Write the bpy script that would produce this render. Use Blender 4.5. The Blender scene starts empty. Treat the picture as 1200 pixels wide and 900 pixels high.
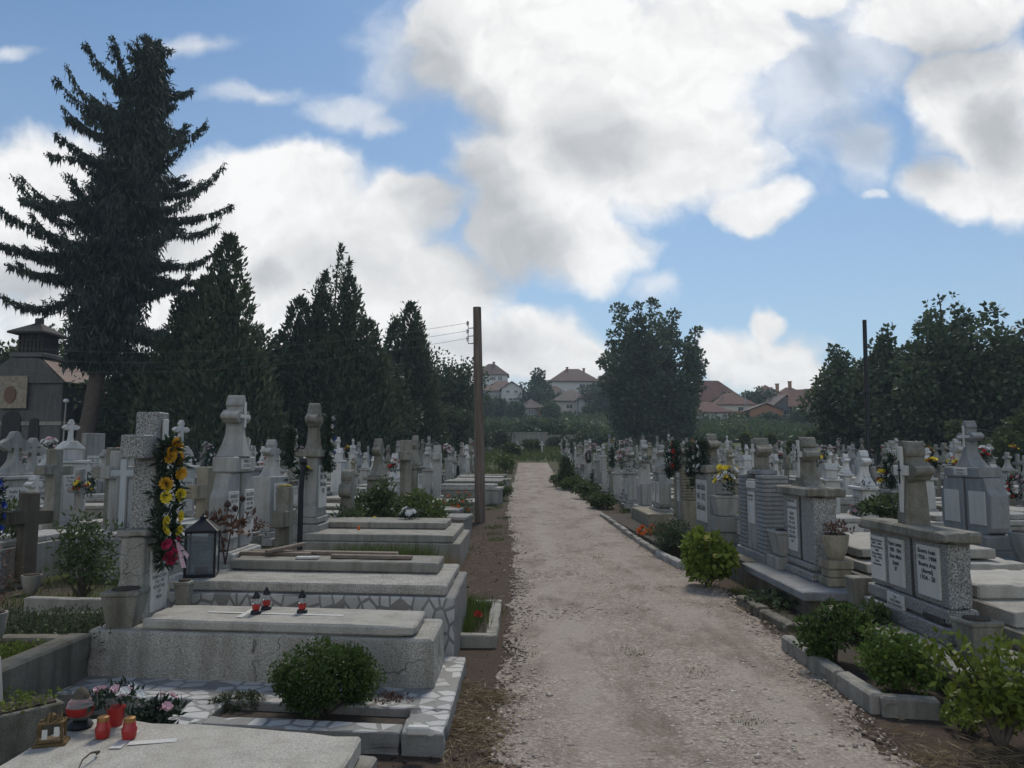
import bpy, bmesh, math, random
import numpy as np
from mathutils import Vector, Matrix, noise as mnoise

RNG = random.Random(11)
NR = np.random.default_rng(11)
sc = bpy.context.scene
COL = sc.collection
rad = math.radians
PI = math.pi

# ------------------------------------------------------------------ camera
CAM = Vector((0.0, 0.0, 1.6))
PITCH, YAW = rad(5.4), rad(0.76)          # tilted up, a touch to the left of the path
cam_d = bpy.data.cameras.new('camera')
cam_d.sensor_width = 36.0
cam_d.lens = 27.0
cam_d.clip_start = 0.05
cam_d.clip_end = 5000
cam = bpy.data.objects.new('camera', cam_d)
cam.location = CAM
cam.rotation_euler = (rad(90) + PITCH, 0, YAW)
COL.objects.link(cam)
sc.camera = cam

_f = Vector((-math.sin(YAW) * math.cos(PITCH), math.cos(YAW) * math.cos(PITCH), math.sin(PITCH)))
_r = Vector((math.cos(YAW), math.sin(YAW), 0))
_u = _r.cross(_f)


def ray(px, py):
    return _f + _r * ((px - 600) / 900) + _u * ((450 - py) / 900)


def pz(px, py, z):
    """survey: the spot at height z seen at this bearing"""
    d = ray(px, py)
    t = (z - CAM.z) / d.z
    return CAM + d * t


def py_(px, py, Y):
    """survey: the spot at distance Y seen at this bearing"""
    d = ray(px, py)
    return CAM + d * (Y / d.y)


# ------------------------------------------------------------------ ground height
_ky = np.array([-80, -20, 13, 20, 30, 40, 50, 62, 75, 90, 110, 125, 137, 160, 185, 215, 260, 400, 700, 1600], float)
_kh = np.array([0, 0, 0, .12, .35, .65, 1.0, 1.5, 2.2, 3.0, 3.9, 4.8, 7.0, 9.2, 11.8, 13.6, 14.2, 10, 2, -20], float)
_ty = np.arange(-80, 1600, 0.5)
_th = np.interp(_ty, _ky, _kh)
_ker = np.hanning(13); _ker /= _ker.sum()
_th2 = np.convolve(np.pad(_th, 6, mode='edge'), _ker, mode='valid')


def gh(y):
    return float(np.interp(y, _ty, _th2))


def ghv(y):
    return np.interp(y, _ty, _th2)


# ------------------------------------------------------------------ object helpers
def thing(name, label, cat, loc=(0, 0, 0), rz=0.0, group=None):
    o = bpy.data.objects.new(name, None)
    o.empty_display_size = 0.2
    COL.objects.link(o)
    o.location = loc
    o.rotation_euler = (0, 0, rz)
    o['label'] = label
    o['category'] = cat
    if group:
        o['group'] = group
    return o


def tag(o, label, cat, group=None):
    o['label'] = label
    o['category'] = cat
    if group:
        o['group'] = group
    return o


def structure(o):
    o['kind'] = 'structure'
    return o


def dup(root, loc, rz, label=None, group=None, scale=None):
    """copy of a thing with copies of its parts and their sub-parts"""
    r = root.copy(); COL.objects.link(r)
    r.location = loc; r.rotation_euler = (0, 0, rz)
    if scale is not None:
        r.scale = scale if hasattr(scale, '__len__') else (scale,) * 3
    if label: r['label'] = label
    if group: r['group'] = group
    for ch in list(KIDS.get(root.name, [])):
        c = ch.copy(); COL.objects.link(c); c.parent = r
        KIDS.setdefault(r.name, []).append(c)
        for g in list(KIDS.get(ch.name, [])):
            d = g.copy(); COL.objects.link(d); d.parent = c
            KIDS.setdefault(c.name, []).append(d)
    return r


KIDS = {}


def link_mesh(name, me, mat, parent=None):
    o = bpy.data.objects.new(name, me)
    COL.objects.link(o)
    if mat is not None:
        me.materials.append(mat)
    if parent is not None:
        o.parent = parent
        KIDS.setdefault(parent.name, []).append(o)
    return o


def mesh_np(name, V, F, mat, parent=None, smooth=False):
    """V (n,3), F (m,k) all faces of k corners"""
    V = np.asarray(V, np.float32); F = np.asarray(F, np.int32)
    me = bpy.data.meshes.new(name)
    n, (m, k) = len(V), F.shape
    me.vertices.add(n); me.vertices.foreach_set('co', V.ravel())
    me.loops.add(m * k); me.loops.foreach_set('vertex_index', F.ravel())
    me.polygons.add(m)
    me.polygons.foreach_set('loop_start', np.arange(0, m * k, k, dtype=np.int32))
    me.polygons.foreach_set('loop_total', np.full(m, k, np.int32))
    if smooth:
        me.polygons.foreach_set('use_smooth', np.ones(m, bool))
    me.update(calc_edges=True)
    me.validate()
    return link_mesh(name, me, mat, parent)


ROUGH = False
WORN = {'base', 'slab', 'middle_slab', 'upper_slab', 'cover_slab', 'kerb_stone', 'kerb', 'kerb_wall', 'cap', 'paving', 'plinth_wall', 'pedestal', 'panel', 'wall'}


def wear(bm, seed):
    """old concrete: faces a little uneven, corners and edges chipped"""
    long_e = [e for e in bm.edges if e.calc_length() > .14]
    if not long_e: return
    bmesh.ops.subdivide_edges(bm, edges=long_e, cuts=11, use_grid_fill=True)
    bm.normal_update()
    off = Vector((seed, seed * .6, seed * 1.3))
    for v in bm.verts:
        p = v.co + off
        d = mnoise.noise(p * 2.2) * .004 + mnoise.noise(p * 11) * .0016
        if any(f.calc_area() < .0022 for f in v.link_faces):
            k = mnoise.noise(p * 7.0) + .5 * mnoise.noise(p * 19)
            if k > .22: d -= min(.020, (k - .22) * .045)
        v.co += v.normal * d


class MB:
    def __init__(s):
        s.v = []; s.f = []

    def add(s, vs, fs):
        o = len(s.v)
        s.v += [tuple(p) for p in vs]
        s.f += [tuple(i + o for i in f) for f in fs]
        return s

    def box(s, x0, x1, y0, y1, z0, z1, b=0.008):
        cx, cy, cz = (x0 + x1) / 2, (y0 + y1) / 2, (z0 + z1) / 2
        h = (abs(x1 - x0) / 2, abs(y1 - y0) / 2, abs(z1 - z0) / 2)
        b = min(b, *(0.45 * q for q in h))
        if b <= 0:
            vs = [(x, y, z) for x in (x0, x1) for y in (y0, y1) for z in (z0, z1)]
            return s.add(vs, [(0, 1, 3, 2), (4, 6, 7, 5), (0, 4, 5, 1), (2, 3, 7, 6), (0, 2, 6, 4), (1, 5, 7, 3)])
        vs = []; idx = {}
        for sx in (-1, 1):
            for sy in (-1, 1):
                for sz in (-1, 1):
                    for a in range(3):
                        p = [sx * (h[0] - b), sy * (h[1] - b), sz * (h[2] - b)]
                        p[a] = (sx, sy, sz)[a] * h[a]
                        idx[(sx, sy, sz, a)] = len(vs)
                        vs.append((cx + p[0], cy + p[1], cz + p[2]))
        fs = []
        for a in range(3):
            o1, o2 = [(1, 2), (0, 2), (0, 1)][a]
            for sg in (-1, 1):
                q = []
                for s1, s2 in ((-1, -1), (1, -1), (1, 1), (-1, 1)):
                    c = [0, 0, 0]; c[a] = sg; c[o1] = s1; c[o2] = s2
                    q.append(idx[(*c, a)])
                fs.append(tuple(q))
            for s1 in (-1, 1):
                for s2 in (-1, 1):
                    c = [0, 0, 0]; c[o1] = s1; c[o2] = s2
                    lo = list(c); lo[a] = -1; hi = list(c); hi[a] = 1
                    fs.append((idx[(*lo, o1)], idx[(*hi, o1)], idx[(*hi, o2)], idx[(*lo, o2)]))
        for sx in (-1, 1):
            for sy in (-1, 1):
                for sz in (-1, 1):
                    fs.append(tuple(idx[(sx, sy, sz, a)] for a in range(3)))
        return s.add(vs, fs)

    def frustum(s, w0, d0, w1, d1, z0, z1, cx=0, cy=0, oy=0):
        vs = []
        for (w, d, z, yy) in ((w0, d0, z0, 0), (w1, d1, z1, oy)):
            for sx, sy in ((-1, -1), (1, -1), (1, 1), (-1, 1)):
                vs.append((cx + sx * w / 2, cy + yy + sy * d / 2, z))
        return s.add(vs, [(3, 2, 1, 0), (4, 5, 6, 7), (0, 1, 5, 4), (1, 2, 6, 5), (2, 3, 7, 6), (3, 0, 4, 7)])

    def prism(s, poly, lo, hi, axis='y'):
        n = len(poly)
        def P(a, b, t):
            return {'y': (a, t, b), 'x': (t, a, b), 'z': (a, b, t)}[axis]
        vs = [P(a, b, lo) for a, b in poly] + [P(a, b, hi) for a, b in poly]
        fs = [tuple(range(n)), tuple(range(2 * n - 1, n - 1, -1))]
        fs += [(i, (i + 1) % n, n + (i + 1) % n, n + i) for i in range(n)]
        return s.add(vs, fs)

    def tube(s, pts, rr, n=8, cap=True):
        pts = [Vector(p) for p in pts]
        if not hasattr(rr, '__len__'): rr = [rr] * len(pts)
        vs = []; fs = []
        for i, p in enumerate(pts):
            t = (pts[min(i + 1, len(pts) - 1)] - pts[max(i - 1, 0)])
            t = t.normalized() if t.length > 1e-9 else Vector((0, 0, 1))
            a = Vector((1, 0, 0)) if abs(t.x) < 0.8 else Vector((0, 1, 0))
            e1 = t.cross(a).normalized(); e2 = t.cross(e1)
            for k in range(n):
                an = 2 * PI * k / n
                vs.append(p + (e1 * math.cos(an) + e2 * math.sin(an)) * rr[i])
        for i in range(len(pts) - 1):
            for k in range(n):
                a, b = i * n + k, i * n + (k + 1) % n
                fs.append((a, b, b + n, a + n))
        if cap:
            fs.append(tuple(range(n))[::-1])
            fs.append(tuple(range((len(pts) - 1) * n, len(pts) * n)))
        return s.add(vs, fs)

    def lathe(s, prof, cx=0, cy=0, z0=0, n=16, sx=1, sy=1):
        vs = []; fs = []
        m = len(prof)
        for r, z in prof:
            for k in range(n):
                an = 2 * PI * k / n
                vs.append((cx + r * math.cos(an) * sx, cy + r * math.sin(an) * sy, z0 + z))
        for i in range(m - 1):
            for k in range(n):
                a, b = i * n + k, i * n + (k + 1) % n
                fs.append((a, b, b + n, a + n))
        fs.append(tuple(range(n))[::-1]); fs.append(tuple(range((m - 1) * n, m * n)))
        return s.add(vs, fs)

    def blob(s, c, r, seed=0, amp=.25, sub=2, sq=(1, 1, 1)):
        bm = bmesh.new()
        bmesh.ops.create_icosphere(bm, subdivisions=sub, radius=1)
        vs = []
        for v in bm.verts:
            k = 1 + amp * mnoise.noise(v.co * 1.7 + Vector((seed * 3.1, seed * 1.7, seed)))
            vs.append((c[0] + v.co.x * r * k * sq[0], c[1] + v.co.y * r * k * sq[1], c[2] + v.co.z * r * k * sq[2]))
        fs = [tuple(v.index for v in f.verts) for f in bm.faces]
        bm.free()
        return s.add(vs, fs)

    def map(s, fn):
        s.v = [tuple(fn(*p)) for p in s.v]
        return s

    def xf(s, M):
        s.v = [tuple(M @ Vector(p)) for p in s.v]
        return s

    def jitter(s, a, seed=0, sc_=3.0):
        out = []
        for p in s.v:
            n = mnoise.noise_vector(Vector(p) * sc_ + Vector((seed, seed * .7, seed * .3)))
            out.append((p[0] + n.x * a, p[1] + n.y * a, p[2] + n.z * a))
        s.v = out
        return s

    def build(s, name, mat, parent=None, smooth=False, bevel=0.0, sub=0):
        me = bpy.data.meshes.new(name)
        me.from_pydata(s.v, [], s.f)
        bm = bmesh.new(); bm.from_mesh(me)
        bmesh.ops.recalc_face_normals(bm, faces=bm.faces)
        if bevel > 0:
            es = [e for e in bm.edges if len(e.link_faces) == 2 and e.calc_face_angle(0) > rad(32)]
            if es:
                bmesh.ops.bevel(bm, geom=es, offset=bevel, segments=1, affect='EDGES', clamp_overlap=True)
        if ROUGH and name in WORN:
            wear(bm, len(KIDS) * .37)
        bm.to_mesh(me); bm.free()
        if smooth:
            me.polygons.foreach_set('use_smooth', [True] * len(me.polygons))
            try:
                me.set_sharp_from_angle(angle=rad(40))
            except Exception:
                pass
        me.update()
        return link_mesh(name, me, mat, parent)


# ------------------------------------------------------------------ materials
def new_mat(name):
    m = bpy.data.materials.new(name); m.use_nodes = True
    nt = m.node_tree; nt.nodes.clear()
    out = nt.nodes.new('ShaderNodeOutputMaterial')
    b = nt.nodes.new('ShaderNodeBsdfPrincipled')
    nt.links.new(b.outputs[0], out.inputs[0])
    return m, nt, b, out


def nd(nt, t, **kw):
    n = nt.nodes.new(t)
    for k, v in kw.items():
        if k.startswith('i_'):
            key = k[2:]
            key = int(key) if key.isdigit() else key
            n.inputs[key].default_value = v
        else:
            setattr(n, k, v)
    return n


def ramp(nt, fac, stops):
    n = nt.nodes.new('ShaderNodeValToRGB')
    e = n.color_ramp.elements
    while len(e) < len(stops): e.new(0.5)
    for q, (p, c) in zip(e, stops):
        q.position = p
        q.color = (*c, 1) if len(c) == 3 else c
    nt.links.new(fac, n.inputs[0])
    return n.outputs[0]


def mixc(nt, fac, a, b, mode='MIX'):
    n = nt.nodes.new('ShaderNodeMix'); n.data_type = 'RGBA'; n.blend_type = mode
    for sock, val in ((n.inputs['Factor'], fac), (n.inputs[6], a), (n.inputs[7], b)):
        if hasattr(val, 'links') or hasattr(val, 'is_linked'):
            nt.links.new(val, sock)
        else:
            sock.default_value = val if not hasattr(val, '__len__') else (*val, 1)[:4]
    return n.outputs[2]


def mathn(nt, op, a, b=None, c=None, clamp=False):
    n = nt.nodes.new('ShaderNodeMath'); n.operation = op; n.use_clamp = clamp
    for i, v in enumerate((a, b, c)):
        if v is None: continue
        if hasattr(v, 'is_linked'): nt.links.new(v, n.inputs[i])
        else: n.inputs[i].default_value = v
    return n.outputs[0]


def coords(nt, scale=(1, 1, 1), rnd=True):
    tc = nt.nodes.new('ShaderNodeTexCoord')
    mp = nt.nodes.new('ShaderNodeMapping')
    mp.inputs['Scale'].default_value = scale
    v = tc.outputs['Object']
    if rnd:
        oi = nt.nodes.new('ShaderNodeObjectInfo')
        k = mathn(nt, 'MULTIPLY', oi.outputs['Random'], 57.0)
        cx = nt.nodes.new('ShaderNodeCombineXYZ')
        nt.links.new(k, cx.inputs[0]); nt.links.new(k, cx.inputs[2])
        ad = nt.nodes.new('ShaderNodeVectorMath'); ad.operation = 'ADD'
        nt.links.new(v, ad.inputs[0]); nt.links.new(cx.outputs[0], ad.inputs[1])
        v = ad.outputs[0]
    nt.links.new(v, mp.inputs[0])
    return mp.outputs[0]


def noise(nt, vec, scale, detail=4, rough=.55):
    n = nt.nodes.new('ShaderNodeTexNoise')
    n.inputs['Scale'].default_value = scale
    n.inputs['Detail'].default_value = detail
    n.inputs['Roughness'].default_value = rough
    nt.links.new(vec, n.inputs['Vector'])
    return n.outputs['Fac']


def bump(nt, bsdf, h, strength=.3, dist=.01):
    n = nt.nodes.new('ShaderNodeBump')
    n.inputs['Strength'].default_value = strength
    n.inputs['Distance'].default_value = dist
    nt.links.new(h, n.inputs['Height'])
    nt.links.new(n.outputs[0], bsdf.inputs['Normal'])


MATS = {}


def stone(name, col, speck=.35, stain=.6, var=.14, lichen=0.0, rough=.85, grain=170.0, crack=0.0):
    if name in MATS: return MATS[name]
    m, nt, b, out = new_mat(name)
    co = coords(nt)
    oi = nt.nodes.new('ShaderNodeObjectInfo')
    base = mixc(nt, ramp(nt, noise(nt, co, grain, 2, .7), [(.36, (0, 0, 0)), (.64, (1, 1, 1))]),
                tuple(c * (1 - speck) for c in col), tuple(min(1, c * (1 + speck * .75)) for c in col))
    # weather streaks running down, and broad blotches
    st = noise(nt, coords(nt, (7, 7, .9)), 1.0, 6, .65)
    base = mixc(nt, ramp(nt, st, [(.44, (0, 0, 0)), (.70, (stain * 1.1,) * 3)]), base, tuple(c * f for c, f in zip(col, (.32, .31, .28))))
    bl = noise(nt, co, 4.5, 6, .6)
    base = mixc(nt, ramp(nt, bl, [(.5, (0, 0, 0)), (.75, (stain * .7,) * 3)]), base, tuple(c * f for c, f in zip(col, (.5, .47, .40))))
    if lichen:
        lv = noise(nt, co, 11, 7, .7)
        base = mixc(nt, ramp(nt, lv, [(.50, (0, 0, 0)), (.62, (lichen,) * 3)]), base, (.115, .105, .07))
    if crack:
        vo = nt.nodes.new('ShaderNodeTexVoronoi'); vo.feature = 'DISTANCE_TO_EDGE'
        vo.inputs['Scale'].default_value = 1.9
        wv = nt.nodes.new('ShaderNodeVectorMath'); wv.operation = 'MULTIPLY_ADD'
        nn = nt.nodes.new('ShaderNodeTexNoise'); nn.inputs['Scale'].default_value = 5
        nt.links.new(co, nn.inputs['Vector'])
        nt.links.new(nn.outputs['Color'], wv.inputs[0]); wv.inputs[1].default_value = (.35, .35, .35)
        nt.links.new(co, wv.inputs[2]); nt.links.new(wv.outputs[0], vo.inputs['Vector'])
        gate = ramp(nt, noise(nt, co, 1.6, 2), [(.47, (0, 0, 0)), (.55, (1, 1, 1))])
        line = ramp(nt, vo.outputs['Distance'], [(0.0, (1, 1, 1)), (.012, (0, 0, 0))])
        base = mixc(nt, mathn(nt, 'MULTIPLY', mathn(nt, 'MULTIPLY', line, gate), crack), base, (.04, .037, .033))
    br = mathn(nt, 'MULTIPLY_ADD', oi.outputs['Random'], 2 * var, 1 - var)
    base = mixc(nt, 1.0, base, br, 'MULTIPLY') if False else base
    hs = nt.nodes.new('ShaderNodeHueSaturation')
    nt.links.new(br, hs.inputs['Value']); nt.links.new(base, hs.inputs['Color'])
    nt.links.new(hs.outputs[0], b.inputs['Base Color'])
    b.inputs['Roughness'].default_value = rough
    b.inputs['Specular IOR Level'].default_value = .25
    bump(nt, b, mathn(nt, 'ADD', noise(nt, co, grain * .6, 2), mathn(nt, 'MULTIPLY', noise(nt, co, 14, 5), 1.5)), .35, .006)
    MATS[name] = m
    return m


def crazy(name, mortar, white, scale, plane='xy', edge=.10, share=.72):
    """broken marble tiles set in mortar on the faces that look up (plane xy) or to the front (plane xz)"""
    m, nt, b, out = new_mat(name)
    tc = nt.nodes.new('ShaderNodeTexCoord'); co = tc.outputs['Object']
    mp = nt.nodes.new('ShaderNodeMapping'); mp.inputs['Scale'].default_value = scale; nt.links.new(co, mp.inputs[0])
    src = mp.outputs[0]
    if plane == 'xz':
        sx = nt.nodes.new('ShaderNodeSeparateXYZ'); nt.links.new(src, sx.inputs[0])
        cx = nt.nodes.new('ShaderNodeCombineXYZ'); nt.links.new(sx.outputs[0], cx.inputs[0]); nt.links.new(sx.outputs[2], cx.inputs[1]); src = cx.outputs[0]
    v1 = nt.nodes.new('ShaderNodeTexVoronoi'); v1.voronoi_dimensions = '2D'; v1.feature = 'DISTANCE_TO_EDGE'; v1.inputs['Scale'].default_value = 1
    v2 = nt.nodes.new('ShaderNodeTexVoronoi'); v2.voronoi_dimensions = '2D'; v2.inputs['Scale'].default_value = 1
    nt.links.new(src, v1.inputs['Vector']); nt.links.new(src, v2.inputs['Vector'])
    tile = ramp(nt, v1.outputs['Distance'], [(edge, (0, 0, 0)), (edge + .025, (1, 1, 1))])
    sc_ = nt.nodes.new('ShaderNodeSeparateXYZ'); nt.links.new(v2.outputs['Color'], sc_.inputs[0])
    pick = ramp(nt, sc_.outputs[0], [(share, (1, 1, 1)), (share + .01, (0, 0, 0))])
    g = nt.nodes.new('ShaderNodeNewGeometry'); sn = nt.nodes.new('ShaderNodeSeparateXYZ'); nt.links.new(g.outputs['Normal'], sn.inputs[0])
    gate = mathn(nt, 'GREATER_THAN', sn.outputs[2] if plane == 'xy' else mathn(nt, 'MULTIPLY', sn.outputs[1], -1.0), .7)
    mk = mathn(nt, 'MULTIPLY', mathn(nt, 'MULTIPLY', tile, pick), gate)
    n = noise(nt, co, 60, 4); n2 = noise(nt, co, 5, 6, .65)
    mo = mixc(nt, n, tuple(c * .7 for c in mortar), tuple(c * 1.25 for c in mortar))
    mo = mixc(nt, ramp(nt, n2, [(.48, (0, 0, 0)), (.7, (.7,) * 3)]), mo, tuple(c * .5 for c in mortar))
    wh = mixc(nt, sc_.outputs[1], tuple(c * .72 for c in white), white)
    wh = mixc(nt, ramp(nt, n2, [(.5, (0, 0, 0)), (.75, (.55,) * 3)]), wh, tuple(c * .5 for c in white))
    nt.links.new(mixc(nt, mk, mo, wh), b.inputs['Base Color'])
    b.inputs['Roughness'].default_value = .75; b.inputs['Specular IOR Level'].default_value = .25
    bump(nt, b, mathn(nt, 'ADD', mathn(nt, 'MULTIPLY', mk, .8), mathn(nt, 'MULTIPLY', n, .5)), .6, .005)
    return m


def plain(name, col, rough=.6, var=.15, scale=20, metal=0.0, spec=.3, bumpy=.15):
    if name in MATS: return MATS[name]
    m, nt, b, out = new_mat(name)
    co = coords(nt)
    n = noise(nt, co, scale, 5)
    nt.links.new(mixc(nt, n, tuple(c * (1 - var * 1.6) for c in col), tuple(min(1, c * (1 + var * 1.6)) for c in col)), b.inputs['Base Color'])
    b.inputs['Roughness'].default_value = rough
    b.inputs['Metallic'].default_value = metal
    b.inputs['Specular IOR Level'].default_value = spec
    if bumpy: bump(nt, b, n, bumpy, .004)
    MATS[name] = m
    return m


def leafm(name, c0, c1, trans=.25, nscale=.6, rough=.55):
    """leaves: every leaf its own tint, some variation through the crown"""
    if name in MATS: return MATS[name]
    m, nt, b, out = new_mat(name)
    g = nt.nodes.new('ShaderNodeNewGeometry')
    co = coords(nt)
    k = mathn(nt, 'ADD', mathn(nt, 'MULTIPLY', g.outputs['Random Per Island'], .6),
              mathn(nt, 'MULTIPLY', mathn(nt, 'SUBTRACT', noise(nt, co, nscale, 3), .3), 1.0), clamp=True)
    c = mixc(nt, k, c0, c1)
    nt.links.new(c, b.inputs['Base Color'])
    b.inputs['Roughness'].default_value = rough
    b.inputs['Specular IOR Level'].default_value = .2
    tr = nt.nodes.new('ShaderNodeBsdfTranslucent')
    nt.links.new(c, tr.inputs['Color'])
    mx = nt.nodes.new('ShaderNodeMixShader'); mx.inputs[0].default_value = trans
    nt.links.new(b.outputs[0], mx.inputs[1]); nt.links.new(tr.outputs[0], mx.inputs[2])
    nt.links.new(mx.outputs[0], out.inputs[0])
    MATS[name] = m
    return m


M_TERR = stone('terrazzo_grey', (0.326, 0.312, 0.278), speck=.5, stain=.45, grain=130, crack=.85)
M_TERR2 = stone('terrazzo_pale', (0.383, 0.363, 0.321), speck=.3, stain=.35, grain=150)
M_CONC = stone('concrete_grey', (0.278, 0.265, 0.231), speck=.22, stain=.6)
M_CONCD = stone('concrete_damp', (0.182, 0.167, 0.133), speck=.3, stain=.8, lichen=.5)
M_OLD = stone('weathered_stone', (0.239, 0.228, 0.193), speck=.35, stain=.8, lichen=.55)
M_GRAN = stone('granite_grey', (0.259, 0.256, 0.244), speck=.75, stain=.15, grain=95, rough=.6)
M_PALE = stone('pale_stone', (0.36, 0.352, 0.33), speck=.2, stain=.5)
M_GREY = stone('mid_grey_stone', (0.297, 0.293, 0.274), speck=.3, stain=.55)
M_BLUE = stone('bluish_stone', (0.259, 0.265, 0.265), speck=.4, stain=.4)
M_WHITE = stone('white_stone', (0.52, 0.515, 0.495), speck=.12, stain=.35)
M_MARB = stone('white_marble', (0.575, 0.563, 0.522), speck=.07, stain=.18, rough=.4, var=.07)
M_DARKST = stone('dark_polished_stone', (0.043, 0.044, 0.044), speck=.4, stain=.2, rough=.3)
M_TAN = stone('tan_stone', (0.287, 0.256, 0.193), speck=.3, stain=.6, lichen=.25)
M_BROWN = stone('brown_concrete', (0.101, 0.086, 0.064), speck=.3, stain=.6, lichen=.3)
M_INK = plain('engraved_lettering', (.035, .035, .04), .6, bumpy=0)
M_INKG = plain('grey_lettering', (.09, .09, .095), .6, bumpy=0)
M_BLACK = plain('black_painted_metal', (.018, .019, .022), .45, metal=0.3)
M_BARK = plain('bark', (.085, .068, .055), .9, .35, 9, bumpy=.8)
M_BARKS = plain('spruce_bark', (.085, .066, .055), .9, .35, 7, bumpy=.8)
M_WOODP = None
M_RED = plain('red_plastic', (.32, .016, .014), .35, .2, 8, spec=.5)
M_GOLDLID = plain('golden_lid', (.32, .17, .06), .35, metal=.6)
M_SOILP = plain('dark_soil', (.05, .039, .03), .95, .5, 30, bumpy=.9)
M_WOODB = plain('old_board_wood', (.19, .15, .12), .85, .35, 14, bumpy=.5)
# ------------------------------------------------------------------ sky, sun
SUN_EL, SUN_AZ = rad(50), rad(8)           # sun in front, high, behind the big cloud, a little right


def uv_of(px, py):
    d = ray(px, py)
    return d.x / d.y, d.z / d.y


def make_world():
    w = bpy.data.worlds.new('World'); sc.world = w; w.use_nodes = True
    nt = w.node_tree; nt.nodes.clear()
    out = nt.nodes.new('ShaderNodeOutputWorld'); bg = nt.nodes.new('ShaderNodeBackground')
    nt.links.new(bg.outputs[0], out.inputs[0])
    sky = nt.nodes.new('ShaderNodeTexSky'); sky.sky_type = 'NISHITA'; sky.sun_disc = False
    sky.sun_elevation = SUN_EL; sky.sun_rotation = SUN_AZ
    sky.air_density = 1.0; sky.dust_density = 0.6; sky.ozone_density = 1.6; sky.altitude = 400
    S = 0.082
    bg.inputs['Strength'].default_value = S
    tc = nt.nodes.new('ShaderNodeTexCoord')
    sp = nt.nodes.new('ShaderNodeSeparateXYZ'); nt.links.new(tc.outputs['Generated'], sp.inputs[0])
    yy = mathn(nt, 'MAXIMUM', mathn(nt, 'ABSOLUTE', sp.outputs[1]), .2)
    u = mathn(nt, 'DIVIDE', sp.outputs[0], yy); v = mathn(nt, 'DIVIDE', sp.outputs[2], yy)
    cx = nt.nodes.new('ShaderNodeCombineXYZ'); nt.links.new(u, cx.inputs[0]); nt.links.new(v, cx.inputs[1])
    P = cx.outputs[0]

    def vm(op, a, b):
        n = nt.nodes.new('ShaderNodeVectorMath'); n.operation = op
        for i, q in enumerate((a, b)):
            if hasattr(q, 'is_linked'): nt.links.new(q, n.inputs[i])
            else: n.inputs[i].default_value = q
        return n
    def fbm(vec, s, d, r, lac=2.0):
        n = nt.nodes.new('ShaderNodeTexNoise'); n.inputs['Scale'].default_value = s
        n.inputs['Detail'].default_value = d; n.inputs['Roughness'].default_value = r
        n.inputs['Lacunarity'].default_value = lac
        nt.links.new(vec, n.inputs['Vector']); return n
    # billowing outline: displace the coordinates at two scales
    w1 = fbm(P, 3.2, 3, .5).outputs['Color']
    w2 = fbm(P, 13, 4, .55).outputs['Color']
    q = vm('ADD', P, vm('MULTIPLY', vm('SUBTRACT', w1, (.5, .5, .5)).outputs[0], (.15, .12, 0)).outputs[0]).outputs[0]
    q = vm('ADD', q, vm('MULTIPLY', vm('SUBTRACT', w2, (.5, .5, .5)).outputs[0], (.06, .052, 0)).outputs[0]).outputs[0]

    def chain(blobs, sm=.12):
        D = None
        for (px, py, rx, ry, *amp) in blobs:
            u0, v0 = uv_of(px, py)
            d = vm('LENGTH', vm('MULTIPLY', vm('SUBTRACT', q, (u0, v0, 0)).outputs[0], (900 / rx, 900 / ry, 0)).outputs[0], (0, 0, 0)).outputs['Value']
            m = mathn(nt, 'SUBTRACT', amp[0] if amp else 1.0, d)
            if D is None: D = m
            else:
                n = nt.nodes.new('ShaderNodeMath'); n.operation = 'SMOOTH_MAX'
                nt.links.new(D, n.inputs[0]); nt.links.new(m, n.inputs[1]); n.inputs[2].default_value = sm
                D = n.outputs[0]
        return D
    clouds = [(560, 40, 130, 110), (690, 80, 220, 170), (640, 210, 150, 130), (780, 190, 150, 100), (880, 250, 62, 42),
              (690, 290, 95, 55), (600, 260, 90, 80), (840, 40, 110, 80), (950, -20, 120, 45), 
              (1090, 10, 160, 60), (1150, 110, 110, 110), (1115, 215, 80, 52), (1195, 200, 80, 80),
              (40, 260, 150, 130), (190, 330, 260, 130), (330, 220, 130, 65), (400, 290, 150, 110), (470, 245, 80, 55),
              (500, 340, 120, 70), (600, 400, 120, 55), (660, 425, 70, 50), (300, 430, 420, 90),
              (900, 418, 95, 52), (893, 372, 30, 26), (850, 412, 60, 45), (945, 440, 60, 40),
              (-250, 250, 250, 260), (1500, 150, 300, 160), (600, -420, 520, 240), (-300, -250, 360, 200), (1500, -320, 380, 260)]
    wisps = [(940, 90, 120, 110, 1.25), (1010, 60, 110, 80, 1.2), (1000, 170, 60, 60, 1.0), (470, 60, 60, 90, 1.0), (390, 140, 85, 26), (285, 120, 70, 22), (225, 55, 70, 24), (30, 65, 60, 16), (770, 335, 36, 24), (440, 150, 40, 16), (1020, 232, 16, 8)]
    D = chain(clouds)
    n1 = fbm(q, 5.0, 9, .58).outputs['Fac']
    n2 = fbm(vm('ADD', q, (.005, .020, 0)).outputs[0], 5.0, 9, .58).outputs['Fac']
    body = mathn(nt, 'ADD', D, mathn(nt, 'MULTIPLY', mathn(nt, 'SUBTRACT', n1, .5), 1.15))
    mr = nt.nodes.new('ShaderNodeMapRange'); mr.interpolation_type = 'SMOOTHSTEP'
    nt.links.new(body, mr.inputs[0]); mr.inputs[1].default_value = .0; mr.inputs[2].default_value = .40
    a1 = mr.outputs[0]
    W = chain(wisps)
    wv = mathn(nt, 'ADD', W, mathn(nt, 'MULTIPLY', mathn(nt, 'SUBTRACT', n1, .5), 2.6))
    mr2 = nt.nodes.new('ShaderNodeMapRange'); mr2.interpolation_type = 'SMOOTHSTEP'
    nt.links.new(wv, mr2.inputs[0]); mr2.inputs[1].default_value = -.1; mr2.inputs[2].default_value = .9
    a2 = mathn(nt, 'MULTIPLY', mr2.outputs[0], .62)
    alpha = mathn(nt, 'MAXIMUM', a1, a2)
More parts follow.
